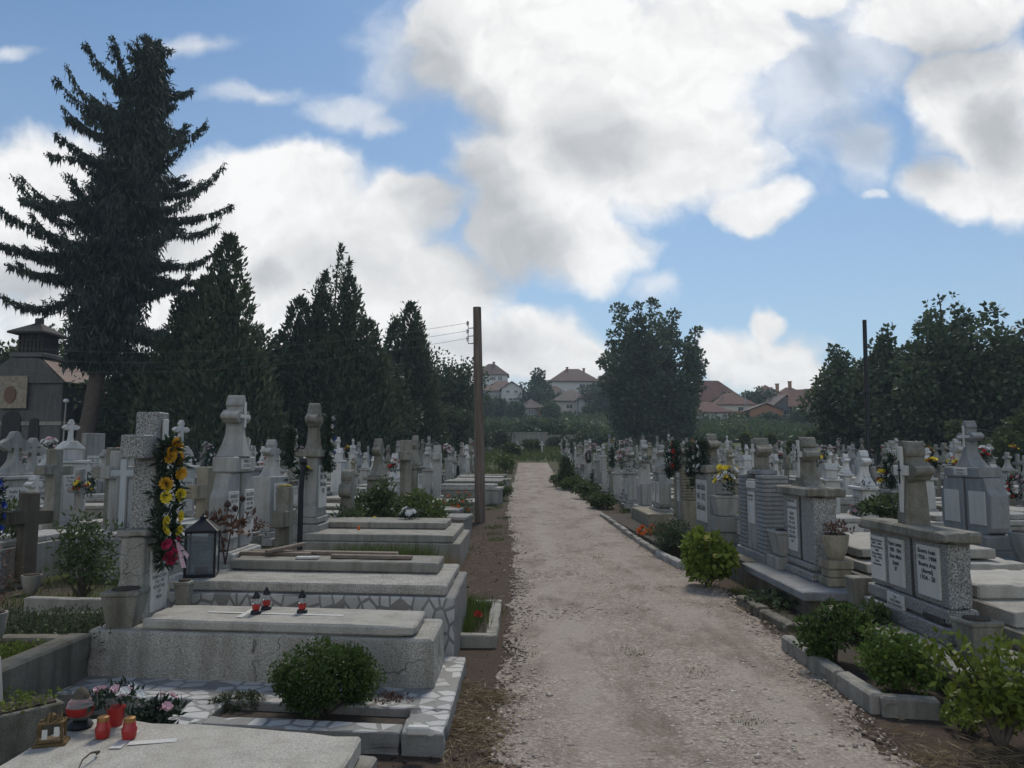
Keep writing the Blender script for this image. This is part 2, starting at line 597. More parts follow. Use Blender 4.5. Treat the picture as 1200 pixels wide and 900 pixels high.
    # thick middles let less of the sun through; rims and tops stay white
    greys = chain([(545, 235, 95, 110), (600, 300, 90, 60), (700, 170, 120, 80, .8), (1120, 60, 100, 60), (1080, 190, 60, 60, .8), (1180, 150, 60, 60),
                   (960, 70, 60, 90, .8), (500, 90, 70, 110), (335, 320, 45, 30, .9), (20, 330, 120, 60, .75), (150, 270, 210, 140, .52), (400, 320, 200, 100, .48), (560, 400, 200, 60, .4), (560, 130, 50, 60),
                   (1000, 160, 80, 50)], .3)
    mg = nt.nodes.new('ShaderNodeMapRange'); mg.interpolation_type = 'SMOOTHSTEP'
    nt.links.new(mathn(nt, 'ADD', greys, mathn(nt, 'MULTIPLY', mathn(nt, 'SUBTRACT', n1, .5), .5)), mg.inputs[0])
    mg.inputs[1].default_value = -.25; mg.inputs[2].default_value = .75
    rel = mathn(nt, 'MULTIPLY', mathn(nt, 'SUBTRACT', n1, n2), 1.5)
    bright = mathn(nt, 'ADD', mathn(nt, 'SUBTRACT', .93, mathn(nt, 'MULTIPLY', mg.outputs[0], .56)), rel)
    big = fbm(P, 2.1, 3, .5).outputs['Fac']
    bright = mathn(nt, 'ADD', bright, mathn(nt, 'MULTIPLY', mathn(nt, 'SUBTRACT', big, .5), .35))
    cc = ramp(nt, bright, [(0.0, (3.3, 3.5, 3.75)), (.45, (5.0, 5.15, 5.35)), (.9, (7.6, 7.6, 7.6)), (1.0, (8.2, 8.2, 8.2))])
    # ramp colours are clamped to what is set, values above 1 are allowed in the node
    skyc = mixc(nt, 1.0, sky.outputs[0], SKY_TINT, 'MULTIPLY')
    hzr = nt.nodes.new('ShaderNodeMapRange'); nt.links.new(sp.outputs[2], hzr.inputs[0])
    hzr.inputs[1].default_value = 0; hzr.inputs[2].default_value = .5; hzr.inputs[3].default_value = .55; hzr.inputs[4].default_value = .04
    skyc = mixc(nt, hzr.outputs[0], skyc, (4.6, 5.3, 5.9))
    # unseen clouds by the hidden sun and behind the camera brightened to light ground
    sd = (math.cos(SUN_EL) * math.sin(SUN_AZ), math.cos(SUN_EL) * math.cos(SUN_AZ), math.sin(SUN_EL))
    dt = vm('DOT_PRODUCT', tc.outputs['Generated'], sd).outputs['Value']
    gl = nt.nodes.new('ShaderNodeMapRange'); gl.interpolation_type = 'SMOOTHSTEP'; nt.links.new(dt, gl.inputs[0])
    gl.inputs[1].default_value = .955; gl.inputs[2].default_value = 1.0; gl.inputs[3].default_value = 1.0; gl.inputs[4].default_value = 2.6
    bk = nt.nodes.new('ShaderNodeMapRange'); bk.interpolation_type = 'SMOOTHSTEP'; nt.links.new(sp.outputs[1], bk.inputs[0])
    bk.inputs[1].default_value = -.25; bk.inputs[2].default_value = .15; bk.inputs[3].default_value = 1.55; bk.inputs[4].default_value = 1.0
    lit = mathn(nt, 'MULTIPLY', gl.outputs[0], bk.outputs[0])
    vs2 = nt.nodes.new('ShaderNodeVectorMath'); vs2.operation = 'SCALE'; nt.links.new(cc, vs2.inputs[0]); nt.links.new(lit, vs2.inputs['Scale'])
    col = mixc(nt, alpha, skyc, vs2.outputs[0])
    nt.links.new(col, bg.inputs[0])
    w.cycles.sampling_method = 'MANUAL'
    w.cycles.sample_map_resolution = 512


SKY_TINT = (.56, .74, .84)
make_world()

sun_d = bpy.data.lights.new('sun', 'SUN')
sun_d.energy = 1.5
sun_d.angle = rad(13)
sun_d.color = (1.0, .93, .82)
sun = bpy.data.objects.new('sun', sun_d)
sun.rotation_euler = (-(rad(90) - SUN_EL), 0, -SUN_AZ)
COL.objects.link(sun)

vs_ = sc.view_settings
vs_.view_transform = 'Standard'; vs_.look = 'None'; vs_.gamma = 1.0; vs_.use_curve_mapping = False
vs_.exposure = 0.58
sc.display_settings.display_device = 'sRGB'
sc.cycles.max_bounces = 6
sc.cycles.diffuse_bounces = 3
sc.cycles.glossy_bounces = 2
sc.cycles.transmission_bounces = 4
sc.cycles.transparent_max_bounces = 6
sc.cycles.caustics_reflective = False
sc.cycles.caustics_refractive = False

# ------------------------------------------------------------------ ground materials
def ground_mat():
    m, nt, b, out = new_mat('cemetery_ground')
    tc = nt.nodes.new('ShaderNodeTexCoord'); co = tc.outputs['Object']
    n_b = noise(nt, co, .9, 6, .6); n_f = noise(nt, co, 22, 6, .7); n_m = noise(nt, co, 4.0, 6, .65)
    soil = mixc(nt, ramp(nt, n_f, [(.3, (0, 0, 0)), (.7, (1, 1, 1))]), (.045, .034, .027), (.125, .098, .078))
    soil = mixc(nt, ramp(nt, n_m, [(.5, (0, 0, 0)), (.68, (.7,) * 3)]), soil, (.15, .12, .09))
    gr = mixc(nt, n_f, (.035, .05, .016), (.09, .10, .036))
    g = mixc(nt, ramp(nt, n_b, [(.44, (0, 0, 0)), (.58, (1, 1, 1))]), soil, gr)
    # far up the slope: rough grass
    sp = nt.nodes.new('ShaderNodeSeparateXYZ'); nt.links.new(co, sp.inputs[0])
    mr = nt.nodes.new('ShaderNodeMapRange'); nt.links.new(sp.outputs[1], mr.inputs[0])
    mr.inputs[1].default_value = 45; mr.inputs[2].default_value = 70
    far = mixc(nt, noise(nt, co, .25, 5, .6), (.045, .06, .022), (.125, .125, .05))
    g = mixc(nt, mr.outputs[0], g, far)
    # trodden brown strip along the left of the path
    ax = mathn(nt, 'ABSOLUTE', mathn(nt, 'ADD', mathn(nt, 'ADD', sp.outputs[0], .45), mathn(nt, 'MULTIPLY', mathn(nt, 'SUBTRACT', n_m, .5), .9)))
    ax2 = mathn(nt, 'ABSOLUTE', mathn(nt, 'ADD', mathn(nt, 'ADD', sp.outputs[0], -2.6), mathn(nt, 'MULTIPLY', mathn(nt, 'SUBTRACT', n_m, .5), .7)))
    ax = mathn(nt, 'MINIMUM', ax, ax2)
    stp = ramp(nt, ax, [(.62, (1, 1, 1)), (.9, (0, 0, 0))])
    mr3 = nt.nodes.new('ShaderNodeMapRange'); nt.links.new(sp.outputs[1], mr3.inputs[0])
    mr3.inputs[1].default_value = 26; mr3.inputs[2].default_value = 20
    br = mixc(nt, n_f, (.042, .031, .024), (.118, .088, .068))
    g = mixc(nt, mathn(nt, 'MULTIPLY', stp, mr3.outputs[0], clamp=True), g, br)
    nt.links.new(g, b.inputs['Base Color'])
    b.inputs['Roughness'].default_value = .95; b.inputs['Specular IOR Level'].default_value = .1
    bump(nt, b, mathn(nt, 'ADD', n_f, mathn(nt, 'MULTIPLY', n_m, 2)), .8, .03)
    return m


def gravel_mat():
    m, nt, b, out = new_mat('crushed_gravel')
    tc = nt.nodes.new('ShaderNodeTexCoord'); co = tc.outputs['Object']
    def vor(s):
        v = nt.nodes.new('ShaderNodeTexVoronoi'); v.inputs['Scale'].default_value = s
        v.inputs['Randomness'].default_value = 1
        nt.links.new(co, v.inputs['Vector']); return v
    v1, v2 = vor(38), vor(85)
    sx = nt.nodes.new('ShaderNodeSeparateXYZ'); nt.links.new(v1.outputs['Color'], sx.inputs[0])
    c1 = ramp(nt, sx.outputs[0], [(0, (.24, .198, .162)), (.35, (.31, .262, .216)), (.7, (.38, .325, .272)), (1, (.46, .405, .35))])
    sx2 = nt.nodes.new('ShaderNodeSeparateXYZ'); nt.links.new(v2.outputs['Color'], sx2.inputs[0])
    c2 = ramp(nt, sx2.outputs[1], [(0, (.20, .165, .135)), (.5, (.32, .27, .225)), (1, (.46, .405, .35))])
    c = mixc(nt, ramp(nt, noise(nt, co, 3.0, 5), [(.42, (0, 0, 0)), (.6, (1, 1, 1))]), c1, c2)
    gap = ramp(nt, v1.outputs['Distance'], [(.35, (0, 0, 0)), (.75, (.4,) * 3)])
    c = mixc(nt, gap, c, (.17, .138, .11))
    c = mixc(nt, ramp(nt, noise(nt, co, 1.3, 6, .65), [(.52, (0, 0, 0)), (.68, (.62,) * 3)]), c, (.165, .132, .102))
    c = mixc(nt, ramp(nt, noise(nt, co, 2.3, 6, .7), [(.56, (0, 0, 0)), (.7, (.5,) * 3)]), c, (.37, .335, .30))
    # two trodden wheel lines: finer, paler grit; darker damp patches between
    sx3 = nt.nodes.new('ShaderNodeSeparateXYZ'); nt.links.new(co, sx3.inputs[0])
    xw = mathn(nt, 'ADD', sx3.outputs[0], mathn(nt, 'MULTIPLY', mathn(nt, 'SUBTRACT', noise(nt, co, .5, 3), .5), .9))
    ruts = None
    for x0 in (.42, 1.62):
        d_ = mathn(nt, 'ABSOLUTE', mathn(nt, 'SUBTRACT', xw, x0))
        q_ = ramp(nt, d_, [(.08, (1, 1, 1)), (.34, (0, 0, 0))])
        ruts = q_ if ruts is None else mathn(nt, 'MAXIMUM', ruts, q_)
    ruts = mathn(nt, 'MULTIPLY', ruts, ramp(nt, noise(nt, co, 1.1, 4), [(.35, (.15,) * 3), (.6, (.75,) * 3)]))
    fine = mixc(nt, noise(nt, co, 160, 2), (.28, .24, .20), (.415, .368, .32))
    c = mixc(nt, ruts, c, fine)
    c = mixc(nt, ramp(nt, noise(nt, coords(nt, (1, .35, 1), False), 1.9, 6, .7), [(.50, (0, 0, 0)), (.66, (.72,) * 3)]), c, (.15, .115, .088))
    c = mixc(nt, ramp(nt, noise(nt, coords(nt, (1, .5, 1), False), 4.5, 5, .7), [(.62, (0, 0, 0)), (.70, (.55,) * 3)]), c, (.13, .108, .075))
    nt.links.new(c, b.inputs['Base Color'])
    b.inputs['Roughness'].default_value = .95; b.inputs['Specular IOR Level'].default_value = .12
    hh = mathn(nt, 'ADD', mathn(nt, 'MULTIPLY', v1.outputs['Distance'], -1.0), mathn(nt, 'MULTIPLY', v2.outputs['Distance'], -.5))
    bump(nt, b, mathn(nt, 'ADD', hh, mathn(nt, 'MULTIPLY', noise(nt, co, 6, 4), 1.2)), .7, .014)
    return m


M_GROUND = ground_mat(); M_GRAVEL = gravel_mat()

# ------------------------------------------------------------------ ground: one sheet to the horizon
def axis_samples():
    xs = np.concatenate([-np.geomspace(900, 30, 20), np.arange(-28, 28.1, .7), np.geomspace(30, 900, 20)])
    ys = np.concatenate([np.array([-60, -40, -25, -15, -8]), np.arange(-5, 60, .5), np.arange(60, 270, 3), np.geomspace(275, 1500, 22)])
    return xs, ys


xs, ys = axis_samples()
XX, YY = np.meshgrid(xs, ys)
ZZ = ghv(YY)
wav = np.clip((np.abs(XX) - 4) / 20, 0, 1) * np.clip((YY - 62) / 40, 0, 1)
ZZ = ZZ + wav * (1.3 * np.sin(XX * .045 + 1) + .9 * np.sin(XX * .09 + YY * .03))
V = np.stack([XX.ravel(), YY.ravel(), ZZ.ravel()], 1)
ny, nx = XX.shape
I = np.arange(ny * nx).reshape(ny, nx)
F = np.stack([I[:-1, :-1].ravel(), I[:-1, 1:].ravel(), I[1:, 1:].ravel(), I[1:, :-1].ravel()], 1)
structure(mesh_np('ground', V, F, M_GROUND, smooth=True))


def ghx(x, y):
    w = min(1, max(0, (abs(x) - 4) / 20)) * min(1, max(0, (y - 62) / 40))
    return gh(y) + w * (1.3 * math.sin(x * .045 + 1) + .9 * math.sin(x * .09 + y * .03))


# ------------------------------------------------------------------ gravel path
def path_left(y):
    return float(np.interp(y, [-10, 3, 6, 9, 14, 20, 30, 45, 70], [-.05, -.22, -.12, -.10, -.15, -.40, -.45, -.30, -.25]))


def path_right(y):
    return float(np.interp(y, [-10, 3, 4, 6, 9, 12, 16, 20, 28, 40, 50, 58, 70], [1.7, 1.85, 1.98, 2.2, 2.42, 2.22, 2.10, 2.12, 1.9, 1.7, 1.75, 1.8, 1.8]))


py_samp = np.concatenate([np.arange(-9, 20, .07), np.arange(20, 54, .25)])
cols = 26
V = []; F = []
for i, y in enumerate(py_samp):
    n1 = mnoise.fractal(Vector((0, y * 1.6, 3)), 1.0, 2.0, 5) * .13 + mnoise.noise(Vector((7, y * 9, 0))) * .05
    n2 = mnoise.fractal(Vector((5, y * 1.4, 9)), 1.0, 2.0, 5) * .15 + mnoise.noise(Vector((3, y * 9, 0))) * .05
    a, b = path_left(y) + n1, path_right(y) + n2
    for k in range(cols):
        t = k / (cols - 1)
        edge = min(1, min(t, 1 - t) * 9)
        x = a + (b - a) * t
        z = gh(y) + .004 + edge * (.012 + .012 * mnoise.noise(Vector((x * 1.3, y * .8, 0))) + .006)
        V.append((x, y, z))
    if i:
        o = (i - 1) * cols
        F += [(o + k, o + k + 1, o + cols + k + 1, o + cols + k) for k in range(cols - 1)]
structure(mesh_np('gravel_path', V, F, M_GRAVEL, smooth=True))


def path_z(x, y):
    return gh(y) + .02


# loose stones on the path and kicked over its edges (too many to count)
def pebbles(n, yr, sizes, xj, seed):
    r = np.random.default_rng(seed)
    base = np.array([(1, 0, 0), (-1, 0, 0), (0, 1, 0), (0, -1, 0), (0, 0, 1), (0, 0, -1)], float)
    # a cut cube: eight jittered corners
    cube = np.array([(x, y, z) for x in (-1, 1) for y in (-1, 1) for z in (-1, 1)], float) * .75
    fq = np.array([(0, 1, 3, 2), (4, 6, 7, 5), (0, 4, 5, 1), (2, 3, 7, 6), (0, 2, 6, 4), (1, 5, 7, 3)])
    y = yr[0] + (yr[1] - yr[0]) * r.random(n) ** 1.5
    L = np.interp(y, [3, 20], [path_left(3), path_left(20)]); 
    L = np.array([path_left(q) for q in y]); Rr = np.array([path_right(q) for q in y])
    t = r.random(n)
    x = L - xj + (Rr - L + 2 * xj) * t
    s = sizes[0] + (sizes[1] - sizes[0]) * r.random(n) ** 3
    z = ghv(y) + .012 + s * .25
    V = cube[None] * (1 + .38 * r.standard_normal((n, 8, 1)).clip(-1.3, 1.3)) * (1 + .18 * r.standard_normal((n, 8, 3)))
    V = V * (s[:, None, None] * np.stack([.8 + .5 * r.random(n), .7 + .4 * r.random(n), .45 + .3 * r.random(n)], 1)[:, None, :])
    an = r.random(n) * 2 * PI; ca, sa = np.cos(an)[:, None], np.sin(an)[:, None]
    X = V[:, :, 0] * ca - V[:, :, 1] * sa; Y = V[:, :, 0] * sa + V[:, :, 1] * ca
    V = np.stack([X + x[:, None], Y + y[:, None], V[:, :, 2] + z[:, None]], 2).reshape(-1, 3)
    F = (fq[None] + (np.arange(n) * 8)[:, None, None]).reshape(-1, 4)
    return V, F


m, nt, b, out = new_mat('loose_stone')
g = nt.nodes.new('ShaderNodeNewGeometry')
nt.links.new(ramp(nt, g.outputs['Random Per Island'], [(0, (.24, .198, .162)), (.3, (.315, .265, .218)), (.7, (.38, .325, .272)), (.95, (.45, .395, .34)), (1, (.52, .48, .43))]), b.inputs['Base Color'])
b.inputs['Roughness'].default_value = .9; b.inputs['Specular IOR Level'].default_value = .15
M_PEB = m
Va, Fa = pebbles(17000, (2.6, 11), (.004, .016), .05, 3)
Vb, Fb = pebbles(5000, (9, 26), (.007, .018), .06, 4)
Vc, Fc = pebbles(160, (2.8, 14), (.012, .022), .2, 5)
V = np.concatenate([Va, Vb, Vc]); F = np.concatenate([Fa, Fb + len(Va), Fc + len(Va) + len(Vb)])
o = mesh_np('loose_gravel', V, F, M_PEB); o['kind'] = 'stuff'
o['label'] = 'pale crushed stones scattered over the path'; o['category'] = 'gravel'
# ------------------------------------------------------------------ foliage tools
def unit(a):
    return a / np.maximum(np.linalg.norm(a, axis=-1, keepdims=True), 1e-9)


def rdirs(n, r):
    return unit(r.standard_normal((n, 3)))


def leaves(P, D, L, W, r, fold=0.0):
    """one rhombus leaf per point: base P, pointing along D"""
    n = len(P)
    L = np.broadcast_to(np.asarray(L, float), (n,))[:, None]; W = np.broadcast_to(np.asarray(W, float), (n,))[:, None]
    S = unit(np.cross(D, rdirs(n, r)))
    A = P; C = P + D * L
    mid = P + D * L * .45
    V = np.stack([A, mid + S * W * .5, C, mid - S * W * .5], 1).reshape(-1, 3)
    F = np.arange(n * 4).reshape(n, 4)
    return V, F


def cat(parts):
    Vs, Fs, o = [], [], 0
    for V, F in parts:
        Vs.append(V); Fs.append(F + o); o += len(V)
    return np.concatenate(Vs), np.concatenate(Fs)


def clump_leaves(C, Rr, n_per, L, W, r, squash=.8, up=.15, out=.8):
    C = np.asarray(C, float); Rr = np.asarray(Rr, float)
    k = len(C)
    wts = Rr ** 2; wts = wts / wts.sum()
    idx = r.choice(k, size=n_per * k, p=wts)
    d = rdirs(len(idx), r)
    rr = Rr[idx] * (r.random(len(idx)) ** .45)
    P = C[idx] + d * rr[:, None] * np.array([1, 1, squash])
    D = unit(d * out + rdirs(len(idx), r) * .9 + np.array([0, 0, up]))
    s = .65 + .7 * r.random(len(idx))
    return leaves(P, D, L * s, W * s, r)


M_LEAF_D = leafm('leaf_dark_green', (0.029, 0.046, 0.028), (0.102, 0.142, 0.070))
M_LEAF_M = leafm('leaf_mid_green', (0.034, 0.056, 0.024), (0.116, 0.156, 0.059))
M_LEAF_L = leafm('leaf_light_green', (.04, .062, .018), (.13, .17, .05))
M_LEAF_Y = leafm('leaf_yellow_green', (.055, .085, .012), (.21, .26, .05), nscale=3)
M_THUJA = leafm('thuja_sprays', (0.029, 0.046, 0.028), (0.095, 0.128, 0.066))
M_SPRUCE = leafm('spruce_needles', (0.024, 0.037, 0.029), (0.070, 0.090, 0.066), trans=.1)
M_POPLAR = leafm('poplar_leaves', (0.033, 0.052, 0.034), (0.116, 0.156, 0.085))
M_BOX = leafm('dense_shrub_leaves', (.022, .042, .012), (.085, .135, .032), nscale=6)
M_SEDUM = leafm('succulent_leaves', (.04, .055, .03), (.12, .14, .075), nscale=8)
M_DRYRED = leafm('dry_red_twigs', (.07, .035, .028), (.16, .09, .06), nscale=8)
M_GRASS = leafm('grass_blades', (.035, .055, .014), (.13, .17, .045), nscale=2)
M_STRAW = leafm('dry_straw', (.14, .10, .055), (.30, .23, .13), nscale=3)
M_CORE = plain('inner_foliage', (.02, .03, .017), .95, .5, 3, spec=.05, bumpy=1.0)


def trunk_mesh(parent, base, top, r0, r1, mat, limbs=(), seed=0, name='trunk', bend=.3):
    r = random.Random(seed)
    mb = MB()
    base = Vector(base); top = Vector(top)
    n = 9
    pts = []; rr = []
    for i in range(n):
        t = i / (n - 1)
        off = Vector((mnoise.noise(Vector((t * 3, seed, 0))), mnoise.noise(Vector((t * 3, seed, 5))), 0)) * bend * (t * (1.2 - t) * 2)
        pts.append(base.lerp(top, t) + off)
        rr.append((r0 + (r1 - r0) * t) * (1 + .5 * max(0, .12 - t) / .12))
    mb.tube(pts, rr, 10)
    for (t0, end, ra) in limbs:
        i = min(n - 2, int(t0 * (n - 1)))
        s = pts[i].lerp(pts[i + 1], t0 * (n - 1) - i)
        end = Vector(end)
        m1 = s.lerp(end, .35) + Vector((r.uniform(-.1, .1), r.uniform(-.1, .1), .12)) * (end - s).length
        m2 = s.lerp(end, .7) + Vector((r.uniform(-.1, .1), r.uniform(-.1, .1), .08)) * (end - s).length
        mb.tube([s, m1, m2, end], [ra, ra * .75, ra * .45, ra * .15], 6)
    return mb.build(name, mat, parent, smooth=True)


def broadleaf(name, label, loc, height, clumps, leaf_n, leaf, mat, group=None, seed=1, r0=.25, cat_='tree', squash=.85, limb_n=16, trunk_top=.7, up=.15):
    """clumps: list of (x,y,z,r) local to the trunk foot"""
    r = np.random.default_rng(seed)
    t = thing(name, label, cat_, loc, 0, group)
    C = np.array([c[:3] for c in clumps]); Rr = np.array([c[3] for c in clumps])
    V, F = clump_leaves(C, Rr, max(1, leaf_n // len(C)), leaf[0], leaf[1], r, squash, up)
    mesh_np('crown', V, F, mat, t)
    pick = r.choice(len(C), size=min(limb_n, len(C)), replace=False)
    limbs = []
    for i in pick:
        z = C[i][2]
        t0 = min(.95, max(.15, (z * .6) / (height * trunk_top)))
        limbs.append((t0, C[i], r0 * .38))
    trunk_mesh(t, (0, 0, -.15), (.1, 0, height * trunk_top), r0, r0 * .35, M_BARK, limbs, seed)
    return t


def crown_clumps(r, n, cz, rx, ry, rz, cr, shell=.55, jag=.25, lo=-1):
    """clumps through an ellipsoid, most near its skin, the outline jagged"""
    out = []
    while len(out) < n:
        d = unit(r.standard_normal(3))
        if d[2] < lo: continue
        k = (shell + (1 - shell) * r.random()) if r.random() < .8 else r.random() * shell
        k *= 1 + jag * r.standard_normal() * .5
        out.append((d[0] * rx * k, d[1] * ry * k, cz + d[2] * rz * k, cr * (.6 + .8 * r.random())))
    return out


# ------------------------------------------------------------------ the tall leaning spruce
def make_spruce(base, top, label, seed=4):
    r = np.random.default_rng(seed)
    t = thing('spruce_tree', label, 'spruce tree', base)
    top = np.array(top, float) - np.array(base, float)
    H = top[2]
    parts = []; twigs = MB()
    def axis(z):
        return top * (z / H)
    nb = 165
    long_at = [.42, .455]
    whorl = 0; z = H * .235; k_in = 0
    for i in range(nb):
        if k_in <= 0:
            whorl += 1; k_in = int(r.integers(3, 7)); z += H * (.0215 + .010 * r.random()); az0 = r.random() * 6.28
        k_in -= 1
        h = z / H + r.normal() * .006
        if h > .985: break
        zb = H * h
        az = az0 + k_in * 1.25 + r.normal() * .3
        longb = len(long_at) and h > long_at[0]
        if longb: az = PI + .2 * r.normal(); long_at.pop(0)
        side = math.cos(az)
        Lb = np.interp(h, [.18, .28, .42, .55, .7, .85, .93, .97, 1.0], [3.2, 3.9, 4.9, 4.9, 4.4, 3.0, 1.4, .7, .2])
        Lb *= (.46 + .62 * r.random() ** 1.2) * (1.12 if side < -.2 else .92)
        if h < .40 and side < -.15: Lb = min(Lb, 1.5)
        if longb: Lb = 5.0
        a0 = np.interp(h, [.2, .6, .85, 1.0], [-.42, -.30, .05, .35]) + r.normal() * .17
        lift = np.interp(h, [.2, .6, .9, 1.0], [.34, .42, .6, .2]) * (.35 + 1.0 * r.random())
        rise = a0 + lift
        cap_ = .40 if h > .74 else .52
        if rise > cap_: lift -= rise - cap_
        n = max(6, int(Lb / .13))
        s = np.linspace(0, 1, n)
        dirh = np.array([math.cos(az), math.sin(az), 0]); lat = np.array([-math.sin(az), math.cos(az), 0])
        swerve = r.normal() * .18
        P = axis(zb)[None] + dirh[None] * (Lb * s)[:, None] + lat[None] * (Lb * swerve * s ** 2)[:, None]
        P[:, 2] += Lb * (a0 * s + lift * s ** 3.0)
        ph = r.random() * 6.28
        P += (lat[None] * np.sin(s * 5 + ph)[:, None] * .09 + np.array([0, 0, 1.0])[None] * np.sin(s * (4 + 4 * r.random()) + ph)[:, None] * .10) * (Lb * .35 * s)[:, None]
        twigs.tube([tuple(P[k]) for k in range(0, n, max(1, n // 6))] + [tuple(P[-1])], [max(.008, .06 * (1 - k / 8)) for k in range(len(range(0, n, max(1, n // 6))) + 1)], 5, cap=False)
        # side shoots, flat to the sides, shorter to the tip
        lines = [(P, s, .9)]
        for k in range(2, n, 2):
            for sg in (-1, 1):
                if r.random() < .3: continue
                l2 = (.25 + .75 * r.random()) * Lb * .26 * (1.1 - s[k]) + .15
                m = max(3, int(l2 / .13))
                q = np.linspace(0, 1, m)
                dd = unit(dirh * .55 + lat * sg * .85 + np.array([0, 0, .05 * r.normal()]))
                Q = P[k][None] + dd[None] * (l2 * q)[:, None]
                Q[:, 2] += l2 * (-.28 * q + .25 * q ** 2.5)
                lines.append((Q, q * .5 + .4, .7))
        for (Q, q, hang) in lines:
            m = len(Q)
            reps = 9
            idx = np.repeat(np.arange(m), reps)
            base_p = Q[idx] + r.normal(size=(len(idx), 3)) * .05
            # hanging curtains
            ln = hang * (.28 + .85 * r.random(len(idx)) ** 1.6) * np.clip(1.15 - q[idx], .18, 1)
            D = unit(np.array([0, 0, -1.0]) + r.normal(size=(len(idx), 3)) * .16)
            parts.append(leaves(base_p, D, ln, .055 + .045 * r.random(len(idx)), r))
            # needle tufts along and above the branch, spiky
            idx2 = idx[::3]; D2 = unit(dirh[None] * .8 + r.normal(size=(len(idx2), 3)) * .5 + np.array([0, 0, .25]))
            parts.append(leaves(Q[idx2], D2, .10 + .18 * r.random(len(idx2)), .045, r))
    # dense inner curtain about the trunk
    k = 16000
    z = H * (.24 + .73 * r.random(k)); h = z / H
    rr = np.interp(h, [.24, .30, .42, .7, .9, .96, 1], [.8, 1.5, 2.1, 1.6, .85, .42, .10]) * np.sqrt(r.random(k)); an = r.random(k) * 2 * PI
    P = np.stack([rr * np.cos(an), rr * np.sin(an), np.zeros(k)], 1) + top[None] * h[:, None]
    D = unit(np.array([0, 0, -.8]) + r.normal(size=(k, 3)) * .4)
    parts.append(leaves(P, D, .25 + .5 * r.random(k), .085, r))
    V, F = cat(parts)
    mesh_np('crown', V, F, M_SPRUCE, t)
    twigs.build('branches', M_BARKS, t)
    trunk_mesh(t, (0, 0, -.2), tuple(top * .97), .42, .05, M_BARKS, seed=3, bend=.25)
    return t


b0 = py_(92, 535, 36); b0.z = gh(36)
t0 = py_(184, 36, 36)
make_spruce(tuple(b0), tuple(t0), 'tallest tree, a dark leaning spruce with drooping branches beside the chapel')


# ------------------------------------------------------------------ thujas
def make_thuja(loc, cols, label, seed, group, n=9000, leaf=(.34, .13), mat=None, whip=None):
    """cols: (dx, dy, height, radius) flame-shaped columns that grow into one tree"""
    r = np.random.default_rng(seed)
    t = thing('thuja_tree', label, 'thuja tree', loc, 0, group)
    parts = []; core = MB()
    vol = np.array([c[2] * c[3] for c in cols]); vol /= vol.sum()
    for ci, (dx, dy, h, R0) in enumerate(cols):
        k = int(n * vol[ci])
        zz = r.random(k) ** 1.05
        prof = np.clip(1 - zz, 0, 1) ** .72 * np.clip(.55 + zz * 3.2, 0, 1)
        an = r.random(k) * 2 * PI
        lobe = 1 + .20 * np.sin(an * 5 + zz * 14 + ci) + .14 * np.sin(an * 9 - zz * 31) + .10 * r.standard_normal(k)
        rr = R0 * prof * lobe * (.70 + .34 * r.random(k))
        P = np.stack([dx + rr * np.cos(an), dy + rr * np.sin(an), .1 + zz * h], 1)
        D = unit(np.stack([np.cos(an) * .55, np.sin(an) * .55, np.full(k, .8)], 1) + r.normal(size=(k, 3)) * .35)
        s = .55 + .8 * r.random(k)
        parts.append(leaves(P, D, leaf[0] * s, leaf[1] * s, r))
        # tufts that break the outline
        kt = int(26 + h * 7)
        zt = r.random(kt) * .97; at_ = r.random(kt) * 2 * PI
        rt = R0 * np.clip(1 - zt, 0.02, 1) ** .72 * np.clip(.55 + zt * 3.2, 0, 1) * (1.0 + .12 * r.random(kt))
        Ct = np.stack([dx + rt * np.cos(at_), dy + rt * np.sin(at_), .1 + zt * h], 1)
        for q in range(kt):
            m = 16
            PP = Ct[q] + r.normal(size=(m, 3)) * np.array([.12, .12, .3])
            DD = unit(np.array([math.cos(at_[q]) * .35, math.sin(at_[q]) * .35, 1]) + r.normal(size=(m, 3)) * .35)
            parts.append(leaves(PP, DD, leaf[0] * (.6 + .6 * r.random(m)), leaf[1] * .9, r))
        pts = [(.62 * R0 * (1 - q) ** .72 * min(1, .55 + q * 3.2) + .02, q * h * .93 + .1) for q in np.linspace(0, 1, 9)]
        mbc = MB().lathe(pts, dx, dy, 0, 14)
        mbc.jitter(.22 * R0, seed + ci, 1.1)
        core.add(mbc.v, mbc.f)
    if whip:
        for (wx, wy, z0, z1) in whip:
            m = 260
            q = r.random(m)
            P = np.stack([wx + r.normal(size=m) * (.38 * (1.05 - q)) + .35 * q, wy + r.normal(size=m) * .3 * (1.05 - q), z0 + (z1 - z0) * q], 1)
            parts.append(leaves(P, unit(np.array([0, 0, .7]) + r.normal(size=(m, 3)) * .6), .2 + .2 * r.random(m), .1, r))
    V, F = cat(parts)
    mesh_np('crown', V, F, mat or M_THUJA, t)
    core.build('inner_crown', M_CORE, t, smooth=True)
    tr = MB().tube([(0, 0, -.2), (0, 0, cols[0][2] * .5)], [.22, .1], 8)
    if whip:
        for (wx, wy, z0, z1) in whip: tr.tube([(0, 0, .2), (wx * .6, wy, z0 * .5), (wx, wy, z0 - 1.5), (wx + .1, wy, (z0 + z1) / 2), (wx + .35, wy, z1)], [.12, .1, .05, .035, .01], 5)
    tr.build('trunk', M_BARK, t)
    return t


GT = 'thujas along the left edge of the cemetery'


